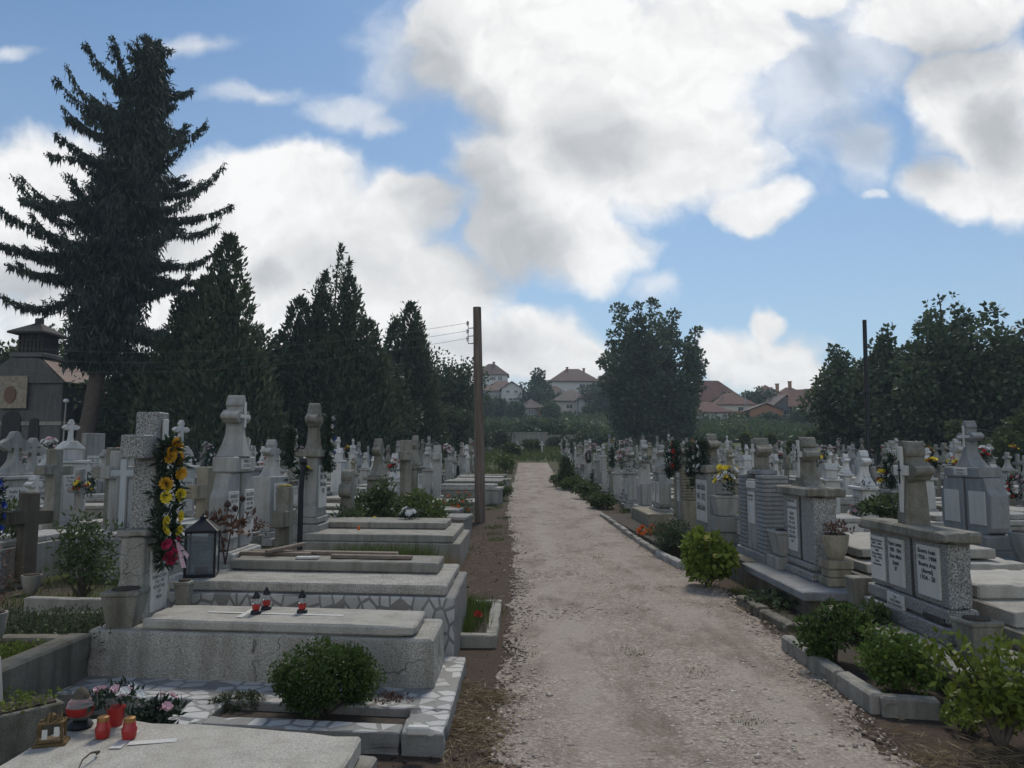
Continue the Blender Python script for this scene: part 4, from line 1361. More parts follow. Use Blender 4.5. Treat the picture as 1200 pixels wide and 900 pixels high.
# ------------------------------------------------------------------ chapel
def chapel():
    Y = 38.0
    zb = gh(Y)
    def X(px): return py_(px, 500, Y).x
    def Z(py): return py_(30, py, Y).z
    # measured from the photograph at 38 m; kept in world metres, the Empty at the foot
    ox, oy = X(27), Y
    t = thing('chapel', 'dark stone cemetery chapel with rusty roof and boarded cupola at the left edge', 'chapel', (ox, oy, zb))
    xr = X(71) - ox; xl = -xr - .3
    ze = Z(448) - zb; zt = Z(420) - zb
    M_CH = stone('chapel_render', (.115, .112, .108), speck=.15, stain=.6, var=.02, grain=30)
    M_CUP = plain('dark_weathered_boards', (.045, .04, .036), .85, .4, 8)
    M_BROWND = plain('dark_door_wood', (.03, .026, .024), .8, .2, 5)
    M_RUST = plain('rusty_sheet_roof', (.15, .085, .065), .7, .55, .9, spec=.3)
    M_ROOFK = plain('dark_sheet_roof', (.10, .10, .10), .7, .4, 1.2)
    MB().box(xl, xr, 0, 5.5, -.5, ze, .04).build('front_wall', M_CH, t)
    MB().box(xl, xr + .05, -.06, 5.5, 2.35, 2.55, .02).map(lambda x, y, z: (x, y, z + .2)).build('string_course', M_CONC, t)
    # front gable under the roof slope, and roof to the cupola
    c0, c1 = X(10) - ox, X(43) - ox
    mb = MB()
    mb.prism([(xl - .25, ze - .05), (xr + .25, ze - .05), (c1, zt), (c0, zt)], -.18, .0)
    mb.build('gable', M_CH, t)
    rb = MB()
    rb.add([(xl - .3, -.3, ze), (xr + .3, -.3, ze), (xr + .3, 5.6, ze), (xl - .3, 5.6, ze), (c0, 0.02, zt + .05), (c1, .02, zt + .05), (c1, 2.0, zt + .05), (c0, 2.0, zt + .05)],
           [(1, 2, 6, 5), (2, 3, 7, 6), (3, 0, 4, 7), (4, 5, 6, 7)])
    rf = rb.build('roof', M_RUST, t)
    MB().box(c0 - .15, c1 + .15, -.1, 2.1, zt + .06, zt + .3, .03).build('cornice', M_ROOFK, rf)
    # cupola
    q0, q1 = X(14) - ox, X(42) - ox
    zc = Z(388) - zb
    cu = MB().box(q0, q1, .2, 1.5, zt + .3, zc, .02).build('cupola', M_CUP, t)
    bb = MB()
    for k in range(7):
        x = q0 + (q1 - q0) * k / 6
        bb.box(x - .045, x + .045, .13, .195, zt + .32, zc - .02, .01)
    bb.box(q0 - .1, q1 + .1, .1, 1.6, zc - .5, zc - .42, .01).build('slats', M_CUP, cu)
    r0, r1 = X(5) - ox, X(48) - ox
    mx = (r0 + r1) / 2; zr = Z(374) - zb
    MB().add([(r0, -.25, zc - .02), (r1, -.25, zc - .02), (r1, 1.95, zc - .02), (r0, 1.95, zc - .02), (mx, .85, zr), (r0, -.25, zc - .12), (r1, -.25, zc - .12), (r1, 1.95, zc - .12), (r0, 1.95, zc - .12)],
             [(0, 1, 4), (1, 2, 4), (2, 3, 4), (3, 0, 4), (5, 6, 1, 0), (6, 7, 2, 1), (7, 8, 3, 2), (8, 5, 0, 3), (8, 7, 6, 5)]).build('cupola_roof', M_CUP, t)
    MB().box(mx - .16, mx + .16, .7, 1.0, zr - .1, zr + .18, .02).tube([(mx, .85, zr + .15), (mx + .3, .85, zr + .26), (mx + .48, .85, zr + .42), (mx + .75, .85, zr + .42)], [.05, .05, .045, .03], 6).build('broken_finial', M_BLACK, t)
    # mosaic icon panel: a plain patterned stand-in, ochre field with a darker medallion
    m, nt, b, out = new_mat('ochre_mosaic')
    co = coords(nt, rnd=False)
    vo = nt.nodes.new('ShaderNodeTexVoronoi'); vo.inputs['Scale'].default_value = 9
    nt.links.new(co, vo.inputs['Vector'])
    s1 = nt.nodes.new('ShaderNodeSeparateXYZ'); nt.links.new(vo.outputs['Color'], s1.inputs[0])
    nt.links.new(mixc(nt, noise(nt, co, 3, 4), ramp(nt, s1.outputs[0], [(0, (.10, .085, .07)), (.5, (.24, .19, .12)), (1, (.33, .27, .18))]), (.20, .17, .13)), b.inputs['Base Color'])
    p0, p1 = X(-1) - ox, X(33) - ox
    pn = MB().box(p0, p1, -.26, -.185, Z(479) - zb, Z(441) - zb, .02).build('mosaic_panel', m, t)
    pc = (p0 + p1) / 2 - .1; pzc = Z(463) - zb
    md = MB()
    md.prism([(pc + .30 * math.cos(a), pzc + .42 * math.sin(a)) for a in np.linspace(0, 2 * PI, 20, endpoint=False)], -.30, -.262)
    md.build('medallion', plain('brick_red_mosaic', (.15, .085, .055), .8, .6, 20), pn)
    # doors
    def arch(x0, x1, ztop, z0=0.0, y=-.05):
        xm, rw = (x0 + x1) / 2, (x1 - x0) / 2
        return [(x0, z0), (x1, z0)] + [(xm + rw * math.cos(a), ztop - rw + rw * math.sin(a)) for a in np.linspace(0, PI, 13)]
    MB().prism(arch(X(3) - ox, X(25) - ox, Z(482) - zb), -.09, .0).map(lambda x, y, z: (x, y - .003, z)).build('door', M_BROWND, t)
    MB().prism(arch(X(35) - ox, X(46.5) - ox, Z(490) - zb, 1.2), -.08, .0).map(lambda x, y, z: (x, y - .003, z)).build('side_window', M_BROWND, t)
    # nave behind, lower, roof sloping to the right
    nx1 = X(128) - ox
    zn = Z(474) - zb
    MB().box(xr + .03, nx1, 2.2, 9, -.5, zn, .04).build('nave_wall', M_CH, t)
    zr2 = Z(432) - zb
    MB().add([(nx1 + .5, 1.6, zn - .05), (nx1 + .5, 9.4, zn - .05), (xr - 1.5, 9.4, zr2), (xr - 1.5, 2.6, zr2), (xr - .2, 1.6, zn + .1)],
             [(0, 1, 2, 3), (0, 3, 4)]).add([(nx1 + .5, 1.6, zn - .2), (nx1 + .5, 9.4, zn - .2), (nx1 + .5, 9.4, zn - .04), (nx1 + .5, 1.6, zn - .04)], [(0, 1, 2, 3)]).build('nave_roof', M_RUST, t)
    return t


chapel()
b = py_(72, 540, 33)
t = thing('lamp_post', 'thin pale lamp post with small white head in front of the chapel', 'lamp post', (b.x, 33, gh(33)))
zz = py_(75, 472, 33).z - gh(33)
MB().tube([(0, 0, 0), (.06, 0, zz)], [.045, .03], 8).build('shaft', M_CONC, t)
MB().lathe([(.02, 0), (.10, .03), (.12, .10), (.08, .16), (.02, .18)], .06, 0, zz, 10).build('lamp_head', M_WHITE, t)

# ------------------------------------------------------------------ poles and wires
def wood_pole_mat():
    m, nt, b, out = new_mat('grey_pole_wood')
    co = coords(nt, (14, 14, .7))
    n = noise(nt, co, 1.6, 7, .7)
    c = ramp(nt, n, [(.3, (.05, .038, .03)), (.5, (.13, .098, .078)), (.7, (.20, .16, .13))])
    nt.links.new(c, b.inputs['Base Color']); b.inputs['Roughness'].default_value = .9
    bump(nt, b, n, .6, .01)
    return m


M_WOODP = wood_pole_mat()
pb = pz(563, 610, 0.12); pb.z = gh(pb.y)
ptop = py_(559, 360, pb.y)
t = thing('utility_pole', 'leaning brown wooden utility pole between the left graves and the path', 'utility pole', tuple(pb))
H = ptop.z - pb.z; lx = ptop.x - pb.x
MB().tube([(0, 0, -.3), (lx * .3, 0, H * .3), (lx, 0, H)], [.125, .12, .098], 14).jitter(.006, 3, 2).build('pole', M_WOODP, t, smooth=True)
ins = []
for k, zz in enumerate((H - .47, H - .66, H - .84)):
    br = MB().tube([(lx - .08, 0, zz - .03), (lx - .2, 0, zz - .04), (lx - .22, 0, zz + .05)], .012, 6).build('bracket', M_BLACK, t)
    MB().lathe([(.015, 0), (.035, .015), (.022, .04), (.04, .06), (.02, .1), (.008, .11)], lx - .22, 0, zz + .03, 10).build('insulator', M_WHITE, br)
    ins.append(Vector((pb.x + lx - .22, pb.y, pb.z + zz + .09)))
for k, s in enumerate(ins):
    e = py_(-60, 398 + 13 * k, 24)
    pts = []
    for i in range(25):
        q = i / 24
        p = s.lerp(e, q); p.z -= 1.0 * 4 * q * (1 - q) * .55
        pts.append(p)
    o = MB().tube(pts, .0042, 5).build('overhead_wire', M_CONCD)
    tag(o, ['topmost', 'middle', 'lowest'][k] + ' of the three thin wires running left from the wooden pole', 'wire', 'overhead wires')

YR = 27
b = py_(1017, 535, YR); tp = py_(1013, 375, YR); zb = gh(YR)
t = thing('metal_pole', 'tall thin dark metal pole rising among the right-hand graves', 'pole', (b.x, YR, zb))
MB().tube([(0, 0, -.2), (tp.x - b.x, 0, tp.z - zb)], [.085, .07], 10).build('shaft', M_BLACK, t, smooth=True)
MB().tube([(.22, .3, -.2), (.08, .1, 3.6)], [.06, .05], 8).build('strut', M_BLACK, t)
for zc in (1.0, 2.4, 3.5):
    MB().box(-.12, .2, -.1, .2, zc, zc + .05, .01).build('clamp', M_BLACK, t)
# ------------------------------------------------------------------ gravestones: every one faces local -y, its foot at z = 0
_TXT = {}


def text_mesh(text, w, h, bold=0.0):
    key = (text, round(w, 3), round(h, 3), bold)
    if key in _TXT: return _TXT[key]
    cu = bpy.data.curves.new('lettering', 'FONT')
    cu.body = text; cu.align_x = 'CENTER'; cu.size = 1.0; cu.resolution_u = 2; cu.space_line = 1.05; cu.offset = bold
    ob = bpy.data.objects.new('lettering', cu); COL.objects.link(ob)
    dg = bpy.context.evaluated_depsgraph_get(); dg.update()
    me = bpy.data.meshes.new_from_object(ob.evaluated_get(dg))
    bpy.data.objects.remove(ob); bpy.data.curves.remove(cu)
    n = len(me.vertices); co = np.empty(n * 3, np.float32); me.vertices.foreach_get('co', co); co = co.reshape(-1, 3)
    lo, hi = co.min(0), co.max(0)
    k = min(w / (hi[0] - lo[0]), h / (hi[1] - lo[1]))
    kx = min(w / (hi[0] - lo[0]), k * 1.35); kz = min(h / (hi[1] - lo[1]), k * 1.25)
    x = (co[:, 0] - (lo[0] + hi[0]) / 2) * kx; z = (co[:, 1] - hi[1]) * kz
    me.vertices.foreach_set('co', np.stack([x, np.zeros(n), z], 1).astype(np.float32).ravel())
    me.materials.clear()
    me.update(); me.name = 'lettering'
    _TXT[key] = me
    return me


def lettering(parent, text, x, ztop, y, w, h, mat=None, bold=0.012):
    me = text_mesh(text, w, h, bold)
    if not me.materials: me.materials.append(mat or M_INK)
    o = bpy.data.objects.new('lettering', me); COL.objects.link(o); o.parent = parent
    o.location = (x, y - .002, ztop)
    KIDS.setdefault(parent.name, []).append(o)
    return o


def plaque(parent, x, z0, w, h, yfront, text=None, mat=None, ink=None, t=.016, frac=.75, bold=.012):
    p = MB().box(x - w / 2, x + w / 2, yfront - t, yfront + .01, z0, z0 + h, .003).build('plaque', mat or M_MARB, parent)
    if text:
        lettering(p, text, x, z0 + h * .93, yfront - t, w * .84, h * frac, ink, bold)
    return p


def cross_poly(w, h, az, t, bulb=0.0, foot=0.0, foot_h=0.0, lobes=False):
    """right half from the foot up, then mirrored"""
    R = []
    if foot:
        for q in np.linspace(0, 1, 6):
            R.append((t / 2 + (foot - t) / 2 * (1 - q) ** 2.2, foot_h * q))
    else:
        R.append((t / 2, 0))
    R.append((t / 2, az - t / 2))
    if bulb:
        cx = w / 2 - bulb
        R.append((max(t / 2 + .01, cx - bulb * .62), az - t / 2))
        for a in np.linspace(-125, 125, 25):
            k = 1.0 + (.20 * math.cos(rad(a) * 3) if lobes else 0)
            R.append((cx + bulb * k * math.cos(rad(a)), az + bulb * k * math.sin(rad(a))))
        R.append((max(t / 2 + .01, cx - bulb * .62), az + t / 2))
        R.append((t / 2, az + t / 2))
        cz = h - bulb
        R.append((t / 2, cz - bulb * .75))
        for a in np.linspace(-42, 90, 14):
            k = 1.0 + (.20 * math.cos(rad(90 - a) * 3) if lobes else 0)
            R.append((bulb * k * math.cos(rad(a)), cz + bulb * k * math.sin(rad(a))))
    else:
        R += [(w / 2, az - t / 2), (w / 2, az + t / 2), (t / 2, az + t / 2), (t / 2, h)]
    L = [(-x, z) for x, z in R[::-1]]
    if abs(R[-1][0]) < 1e-6: L = L[1:]
    return R + L


NAMES = ['Ion Moldovan\n1921 - 1984\nAna Moldovan\n1926 - 2003', 'Vasile Rusu\n1934 - 1998\nElena Rusu\n1938', 'Gheorghe Pop\n1919 - 1977\nMaria Pop\n1924 - 2001\nIoan Pop\n1947 - 2010',
         'Petru Muntean\n1912 - 1969', 'Nicolae Crisan\n1930 - 1991\nFloarea Crisan\n1933 - 2008', 'Aurel Suciu\n1941 - 2012\nSilvia Suciu', 'Dumitru Oltean\n1908 - 1972\nReghina Oltean\n1911 - 1989']
rnm = random.Random(3)


def nm(): return rnm.choice(NAMES)


def base_steps(t, w, d, hs, mat, step=.07):
    mb = MB(); z = 0; n = len(hs)
    for i, h in enumerate(hs):
        e = step * (n - 1 - i)
        mb.box(-w / 2 - e, w / 2 + e, -d / 2 - e, d / 2 + e, z, z + h - .003, .01); z += h
    mb.build('plinth', mat, t)
    return z


def k_pillar(label, mat, w=.54, d=.32, ph=.85, ch=.72, cw=.40, bulb=.062, ct=.09, nplq=1, cap=True, group=None, jit=0, name='gravestone', lobes=True, strip=False, plq=None):
    """pedestal with a cap and a flared cross"""
    t = thing(name, label, 'gravestone', group=group)
    z = base_steps(t, w + .12, d + .12, (.14, .10), mat)
    mb = MB().frustum(w + .03, d + .02, w - .03, d - .02, z, z + ph)
    if jit: mb.jitter(jit, rnm.random() * 9, 3)
    mb.build('pedestal', mat, t, bevel=.012)
    zt = z + ph
    if cap:
        MB().box(-w / 2 - .06, w / 2 + .06, -d / 2 - .06, d / 2 + .06, zt, zt + .07, .015).box(-w / 2 + .02, w / 2 - .02, -d / 2 + .01, d / 2 - .01, zt + .071, zt + .12, .015).build('cap', mat, t)
        zt += .12
    mb = MB().prism(cross_poly(cw, ch, ch * .68, ct, bulb, min(w * .8, cw * .95), ch * .42, lobes), -.085, .085).map(lambda x, y, q: (x, y * (1 + .7 * max(0, 1 - q / (ch * .4))), q + zt))
    cr = mb.build('cross', mat, t, bevel=.012)
    if strip:
        MB().box(-.022, .022, -.105, -.084, zt + .2, zt + ch * .92, .003).box(-cw * .33, -.024, -.104, -.084, zt + ch * .66, zt + ch * .71, .003).box(.024, cw * .33, -.104, -.084, zt + ch * .66, zt + ch * .71, .003).map(lambda x, y, q: (x, y - .006, q)).build('marble_cross', M_MARB, cr)
    if nplq == 1:
        plaque(t, 0, z + ph * .2, w * .62, ph * .66, -d / 2 + .002, nm(), plq)
    elif nplq == 2:
        for s in (-1, 1): plaque(t, s * w * .235, z + ph * .22, w * .4, ph * .62, -d / 2 + .002, nm(), plq)
    return t


def k_double(label, mat, w=.95, d=.2, th=.68, col=.62, ch=.34, group=None, name='gravestone', dark_gap=True, base=(.16, .16, .14), texts=None, small='Familia\nOltean'):
    """two shouldered tablets either side of a strip, a block over them, a flared column and a cross"""
    t = thing(name, label, 'gravestone', group=group)
    mb = MB(); z = 0
    for i, h in enumerate(base):
        e = .05 * (len(base) - 1 - i)
        mb.box(-w / 2 - e, w / 2 + e, -d / 2 - .08 - e, d / 2 + .08 + e, z, z + h - .012, .01)
        mb.box(-w / 2 - e + .03, w / 2 + e - .03, -d / 2 - .05 - e, d / 2 + .05 + e, z + h - .012, z + h, 0)
        z += h
    mb.build('plinth', mat, t)
    g = .035
    for s in (-1, 1):
        pts = [(g, 0), (w / 2 - .14, 0), (w / 2 - .05, .03), (w / 2 - .01, .10), (w / 2, .22), (w / 2, th * .70), (w / 2 - .06, th * .80), (w / 2 - .10, th * .92), (w / 2 - .12, th), (g, th)]
        MB().prism([(s * a, b + z) for a, b in pts], -d / 2, d / 2).build('tablet', mat, t, bevel=.012)
    MB().box(-g + .004, g - .004, -d / 2 + .035, d / 2 - .02, z, z + th * .96, .004).build('strip', M_DARKST if dark_gap else mat, t)
    for i, s in enumerate((-1, 1)):
        plaque(t, s * (w / 4 + .01), z + th * .16, w * .31, th * .60, -d / 2 + .002, (texts[i] if texts else nm()), frac=.85)
    zt = z + th
    bw = w * .36
    MB().box(-bw, bw, -d / 2 - .03, d / 2 + .03, zt + .002, zt + .15, .012).build('block', mat, t)
    plaque(t, 0, zt + .03, bw * .75, .10, -d / 2 - .028, small, ink=M_INKG)
    zc = zt + .152
    mb = MB().prism(cross_poly(ch, col, col * .66, .085, .056, w * .38, col * .45, True), -.08, .08).map(lambda x, y, q: (x, y * (1 + .6 * max(0, 1 - q / (col * .4))), q + zc))
    cr = mb.build('cross', mat, t, bevel=.01)
    MB().box(-.02, .02, -.098, -.082, zc + .28, zc + col * .9, .003).box(-ch * .34, -.022, -.098, -.082, zc + col * .63, zc + col * .69, .003).box(.022, ch * .34, -.098, -.082, zc + col * .63, zc + col * .69, .003).build('marble_cross', M_MARB, cr)
    return t


def k_wall(label, mat, w=1.2, d=.3, h=.85, cap_mat=None, ch=.66, cw=.42, cap_h=.09, nplq=2, group=None, name='gravestone', bulb=.060, texts=None, base=.34, rough_cap=.02, strip=True, foot=None, base_plaque=None, ct=.095, cd=.085):
    """a family wall: long block under an overhanging cap, marble plaques, a cross with rounded arms"""
    t = thing(name, label, 'gravestone', group=group)
    mb = MB().box(-w / 2 - .05, w / 2 + .05, -d / 2 - .06, d / 2 + .06, 0, base * .5, .01)
    mb.box(-w / 2 - .02, w / 2 + .02, -d / 2 - .03, d / 2 + .03, base * .5 + .02, base, .01).box(-w / 2 + .02, w / 2 - .02, -d / 2 + .01, d / 2 - .01, base * .5, base * .5 + .02, 0)
    mb.build('plinth', mat, t)
    MB().box(-w / 2, w / 2, -d / 2, d / 2, base + .002, base + h, .012).build('wall', mat, t)
    zt = base + h
    MB().box(-w / 2 - .07, w / 2 + .07, -d / 2 - .07, d / 2 + .07, zt, zt + cap_h, .018).jitter(rough_cap * .5, w * 3, 6).build('cap', cap_mat or mat, t)
    zc = zt + cap_h - .004
    mb = MB().prism(cross_poly(cw, ch, ch * .66, ct, bulb, (cw * .75 if foot is None else foot), ch * .4, True), -cd, cd).map(lambda x, y, q: (x, y * (1 + .25 * max(0, 1 - q / (ch * .4))), q + zc)).jitter(rough_cap * .35, 5, 5)
    cr = mb.build('cross', cap_mat or mat, t, bevel=.018)
    if strip:
        y0 = -cd - .025
        MB().box(-.028, .028, y0, y0 + .03, zc + .1, zc + ch * .95, .004).box(-cw * .26, -.03, y0, y0 + .03, zc + ch * .6, zc + ch * .72, .004).box(.03, cw * .26, y0, y0 + .03, zc + ch * .6, zc + ch * .72, .004).build('marble_cross', M_MARB, cr)
        MB().box(-.007, .007, y0 - .006, y0 - .002, zc + ch * .5, zc + ch * .78, 0).box(-.03, -.008, y0 - .006, y0 - .002, zc + ch * .655, zc + ch * .67, 0).box(.008, .03, y0 - .006, y0 - .002, zc + ch * .655, zc + ch * .67, 0).build('small_black_cross', M_BLACK, cr)
    for i in range(nplq):
        x = -w / 2 + w * (i + .5) / nplq
        plaque(t, x, base + h * .15, w / nplq * .74, h * .72, -d / 2 + .002, texts[i] if texts else nm(), bold=.02)
    if base_plaque:
        plaque(t, *base_plaque[:4], -d / 2 - .028, base_plaque[4], frac=.55)
    return t


def k_fluted(label, mat, w=.95, d=.26, h=1.0, group=None, name='gravestone', ch=.5, base=.3, pm=None):
    """grooved side pillars about a plain panel"""
    t = thing(name, label, 'gravestone', group=group)
    MB().box(-w / 2 - .06, w / 2 + .06, -d / 2 - .07, d / 2 + .07, 0, base * .55, .01).box(-w / 2 - .02, w / 2 + .02, -d / 2 - .03, d / 2 + .03, base * .55 + .002, base, .01).build('plinth', mat, t)
    pw = w * .3
    for s in (-1, 1):
        mb = MB(); x0 = s * (w / 2 - pw / 2)
        mb.box(x0 - pw / 2 + .02, x0 + pw / 2 - .02, -d / 2 + .02, d / 2 - .02, base + .002, base + h, 0)
        n = int(h / .05)
        for i in range(n):
            zz = base + .004 + h * i / n
            mb.box(x0 - pw / 2, x0 + pw / 2, -d / 2, d / 2, zz + .006, zz + h / n - .008, .006)
        mb.build('grooved_pillar', mat, t)
    MB().box(-w / 2 + pw + .004, w / 2 - pw - .004, -d / 2 + .015, d / 2 - .03, base + .002, base + h * .94, .008).build('panel', pm or mat, t)
    plaque(t, 0, base + h * .35, (w - 2 * pw) * .62, h * .42, -d / 2 + .017, nm(), M_WHITE)
    plaque(t, 0, base + h * .82, (w - 2 * pw) * .85, h * .09, -d / 2 + .017, None)
    zc = base + h
    MB().box(-w * .3, w * .3, -.1, .1, zc, zc + .06, .012).build('cap', mat, t)
    cr = MB().prism(cross_poly(.36, ch, ch * .62, .085, .06, .26, ch * .3, True), -.09, .09).map(lambda x, y, q: (x, y, q + zc + .058)).build('cross', M_OLD, t, bevel=.014)
    MB().box(-.018, .018, -.115, -.09, zc + .09, zc + ch * .98, .003).box(-.075, -.02, -.115, -.09, zc + .06 + ch * .57, zc + .06 + ch * .67, .003).box(.02, .075, -.115, -.09, zc + .06 + ch * .57, zc + .06 + ch * .67, .003).build('marble_cross', M_MARB, cr)
    return t


def k_cross(label, mat, h=1.35, w=.62, t_=.17, d=.15, bulb=0.0, group=None, name='gravestone', base=(.34, .3, .18), az=.68, jit=.006, foot=0.0, text=None):
    """a thick plain stone cross on a block"""
    t = thing(name, label, 'gravestone', group=group)
    bw, bd, bh = base
    MB().frustum(bw + .04, bd + .04, bw, bd, 0, bh).build('plinth', mat, t, bevel=.015)
    MB().prism(cross_poly(w, h - bh, (h - bh) * az, t_, bulb, foot, (h - bh) * .4 if foot else 0), -d / 2, d / 2).map(lambda x, y, q: (x, y, q + bh - .002)).jitter(jit, rnm.random() * 9, 5).build('cross', mat, t, bevel=.014)
    if text: lettering(t, text, 0, bh + (h - bh) * .45, -d / 2 - jit - .002, t_ * .8, .12, M_INKG)
    return t


def k_stele(label, mat, w=.46, d=.34, h=.95, ch=.34, group=None, name='gravestone', text=True):
    """a white stele with a little gabled roof and a small cross"""
    t = thing(name, label, 'gravestone', group=group)
    z = base_steps(t, w + .1, d + .1, (.16, .12), mat)
    MB().box(-w / 2, w / 2, -d / 2, d / 2, z + .002, z + h, .012).build('shaft', mat, t)
    MB().box(-w / 2 - .05, w / 2 + .05, -d / 2 - .05, d / 2 + .05, z + h, z + h + .06, .012).build('cornice', mat, t)
    zt = z + h + .062
    MB().box(-w * .34, w * .34, -d * .36, d * .36, zt, zt + .22, .01).build('upper_block', mat, t)
    MB().prism([(-w * .43, zt + .222), (w * .43, zt + .222), (w * .12, zt + .38), (-w * .12, zt + .38)], -d * .42, d * .42).build('gable', mat, t, bevel=.01)
    zc = zt + .378
    MB().prism(cross_poly(ch * .72, ch, ch * .64, .07, .05, .12, .1, True), -.045, .045).map(lambda x, y, q: (x, y, q + zc)).build('cross', mat, t, bevel=.008)
    if text: plaque(t, 0, z + h * .22, w * .7, h * .6, -d / 2 + .002, nm())
    return t


def k_tablet(label, mat, w=.55, d=.14, h=.95, group=None, name='gravestone', top='round', text=True, cross=False):
    t = thing(name, label, 'gravestone', group=group)
    z = base_steps(t, w + .14, d + .16, (.2,), mat)
    if top == 'round':
        p = [(-w / 2, z), (w / 2, z), (w / 2, z + h * .75)] + [(w / 2 * math.cos(a), z + h * .75 + h * .25 * math.sin(a)) for a in np.linspace(.2, PI - .2, 9)] + [(-w / 2, z + h * .75)]
    elif top == 'shoulder':
        p = [(-w / 2, z), (w / 2, z), (w / 2, z + h * .72), (w * .30, z + h * .78), (w * .2, z + h), (-w * .2, z + h), (-w * .30, z + h * .78), (-w / 2, z + h * .72)]
    else:
        p = [(-w / 2, z), (w / 2, z), (w / 2 - .02, z + h), (-w / 2 + .02, z + h)]
    MB().prism(p, -d / 2, d / 2).build('tablet', mat, t, bevel=.012)
    if text: plaque(t, 0, z + h * .25, w * .66, h * .42, -d / 2 + .002, nm())
    if cross:
        MB().prism(cross_poly(.3, .42, .27, .08, .06, .14, .1, True), -.05, .05).map(lambda x, y, q: (x, y, q + z + h - .003)).build('cross', mat, t, bevel=.008)
    return t


def k_tall(label, mat, w=.34, d=.3, h=1.25, group=None, name='gravestone'):
    """slim pillar topped with a round-armed cross, set a little to one side of a lower block"""
    t = thing(name, label, 'gravestone', group=group)
    z = base_steps(t, w + .5, d + .14, (.16, .12), mat)
    MB().frustum(w, d, w * .86, d * .86, z, z + h).build('pillar', mat, t, bevel=.012)
    MB().box(-w / 2 - .26, -w / 2 - .03, -d * .4, d * .4, z + .002, z + h * .62, .012).build('side_block', mat, t)
    MB().box(w / 2 + .03, w / 2 + .26, -d * .4, d * .4, z + .002, z + h * .5, .012).build('side_block', mat, t)
    zc = z + h
    MB().box(-w / 2 - .03, w / 2 + .03, -d / 2 - .03, d / 2 + .03, zc, zc + .06, .012).build('cap', mat, t)
    MB().prism(cross_poly(.36, .5, .33, .1, .075, .2, .15, True), -.08, .08).map(lambda x, y, q: (x, y, q + zc + .058)).build('cross', mat, t, bevel=.012)
    plaque(t, 0, z + h * .45, w * .62, h * .4, -d / 2 + .015, nm())
    return t


# ------------------------------------------------------------------ tombs (low stone boxes with a slab)
def tomb(label, loc, rz, L=2.1, W=.9, h=.34, slab=.07, mat=None, smat=None, second=False, group=None, inset=.06, ang=0.0, over=.04):
    """long side along local y from 0 to -L"""
    t = thing('grave_tomb', label, 'tomb', loc, rz, group)
    mat = mat or M_CONC; smat = smat or M_TERR
    MB().box(-W / 2, W / 2, -L, 0, -.05, h, .012).build('base', mat, t)
    MB().box(-W / 2 - over, W / 2 + over, -L - over, over * .5, h + .002, h + slab, .012).build('slab', smat, t)
    if second:
        MB().box(-W / 2 + .12, W / 2 - .12, -L + .14, -.16, h + slab + .002, h + slab * 2 + .01, .01).build('cover_slab', smat, t)
    return t


def quad_tomb(name, label, corners, z0, z1, slab_t, mat, smat, over=.05, inset=.05, group=None, flare=0.0, cat_='tomb', bevel=.012):
    """corners: four ground points (x,y), drawn round; the base stands inside the slab's edge"""
    c = [Vector((p[0], p[1], 0)) for p in corners]
    m = sum(c, Vector()) / 4
    t = thing(name, label, cat_, (m.x, m.y, z0), 0, group)
    rel = [p - m for p in c]
    def grow(k):
        out = []
        for p in rel:
            d = Vector((math.copysign(k, p.x), math.copysign(k, p.y), 0)); out.append((p.x + d.x, p.y + d.y))
        return out
    top = grow(-inset); bot = grow(-inset + flare)
    n = 4
    vs = [(a, b, -.04) for a, b in bot] + [(a, b, z1 - slab_t - z0) for a, b in top]
    MB().add(vs, [(3, 2, 1, 0), (4, 5, 6, 7), (0, 1, 5, 4), (1, 2, 6, 5), (2, 3, 7, 6), (3, 0, 4, 7)]).build('base', mat, t, bevel=bevel)
    if slab_t > 0:
        MB().prism(grow(over - .05), z1 - slab_t - z0 + .002, z1 - z0, 'z').build('slab', smat, t, bevel=bevel)
    return t, m


# ------------------------------------------------------------------ small things
def mat_glass(name, col, rough=.1):
    if name in MATS: return MATS[name]
    m, nt, b, out = new_mat(name)
    b.inputs['Base Color'].default_value = (*col, 1); b.inputs['Roughness'].default_value = rough
    b.inputs['Transmission Weight'].default_value = .85; b.inputs['IOR'].default_value = 1.15
    MATS[name] = m
    return m


M_GLASS = mat_glass('clear_glass', (.9, .92, .92))
M_GLASSR = mat_glass('red_glass', (.55, .06, .04))


def grave_candle(label, loc, group=None, s=1.0):
    """clear glass grave lantern with dark foot and lid, red candle inside"""
    t = thing('grave_candle', label, 'grave candle', loc, 0, group)
    t.scale = (s, s, s)
    MB().lathe([(.045, 0), (.05, .01), (.044, .028), (.034, .034)], n=14).build('foot', M_BLACK, t, smooth=True)
    MB().lathe([(.036, .0885), (.036, .11), (.028, .135)], n=14).build('glass', M_GLASS, t, smooth=True)
    MB().lathe([(.030, .035), (.036, .055), (.037, .088)], n=14).build('candle', M_RED, t, smooth=True)
    MB().lathe([(.032, .136), (.034, .15), (.022, .175), (.012, .195), (.003, .205)], n=14).build('lid', M_BLACK, t, smooth=True)
    return t


def red_candle(label, loc, group=None, s=1.0):
    t = thing('votive_candle', label, 'votive candle', loc, 0, group)
    t.scale = (s, s, s)
    MB().lathe([(.028, 0), (.036, .006), (.038, .02), (.041, .045), (.041, .06), (.034, .07), (.033, .09), (.031, .094)], n=16).build('cup', M_RED, t, smooth=True)
    MB().lathe([(.032, .095), (.033, .1), (.031, .118), (.02, .122)], n=16).build('lid', M_GOLDLID, t, smooth=True)
    return t


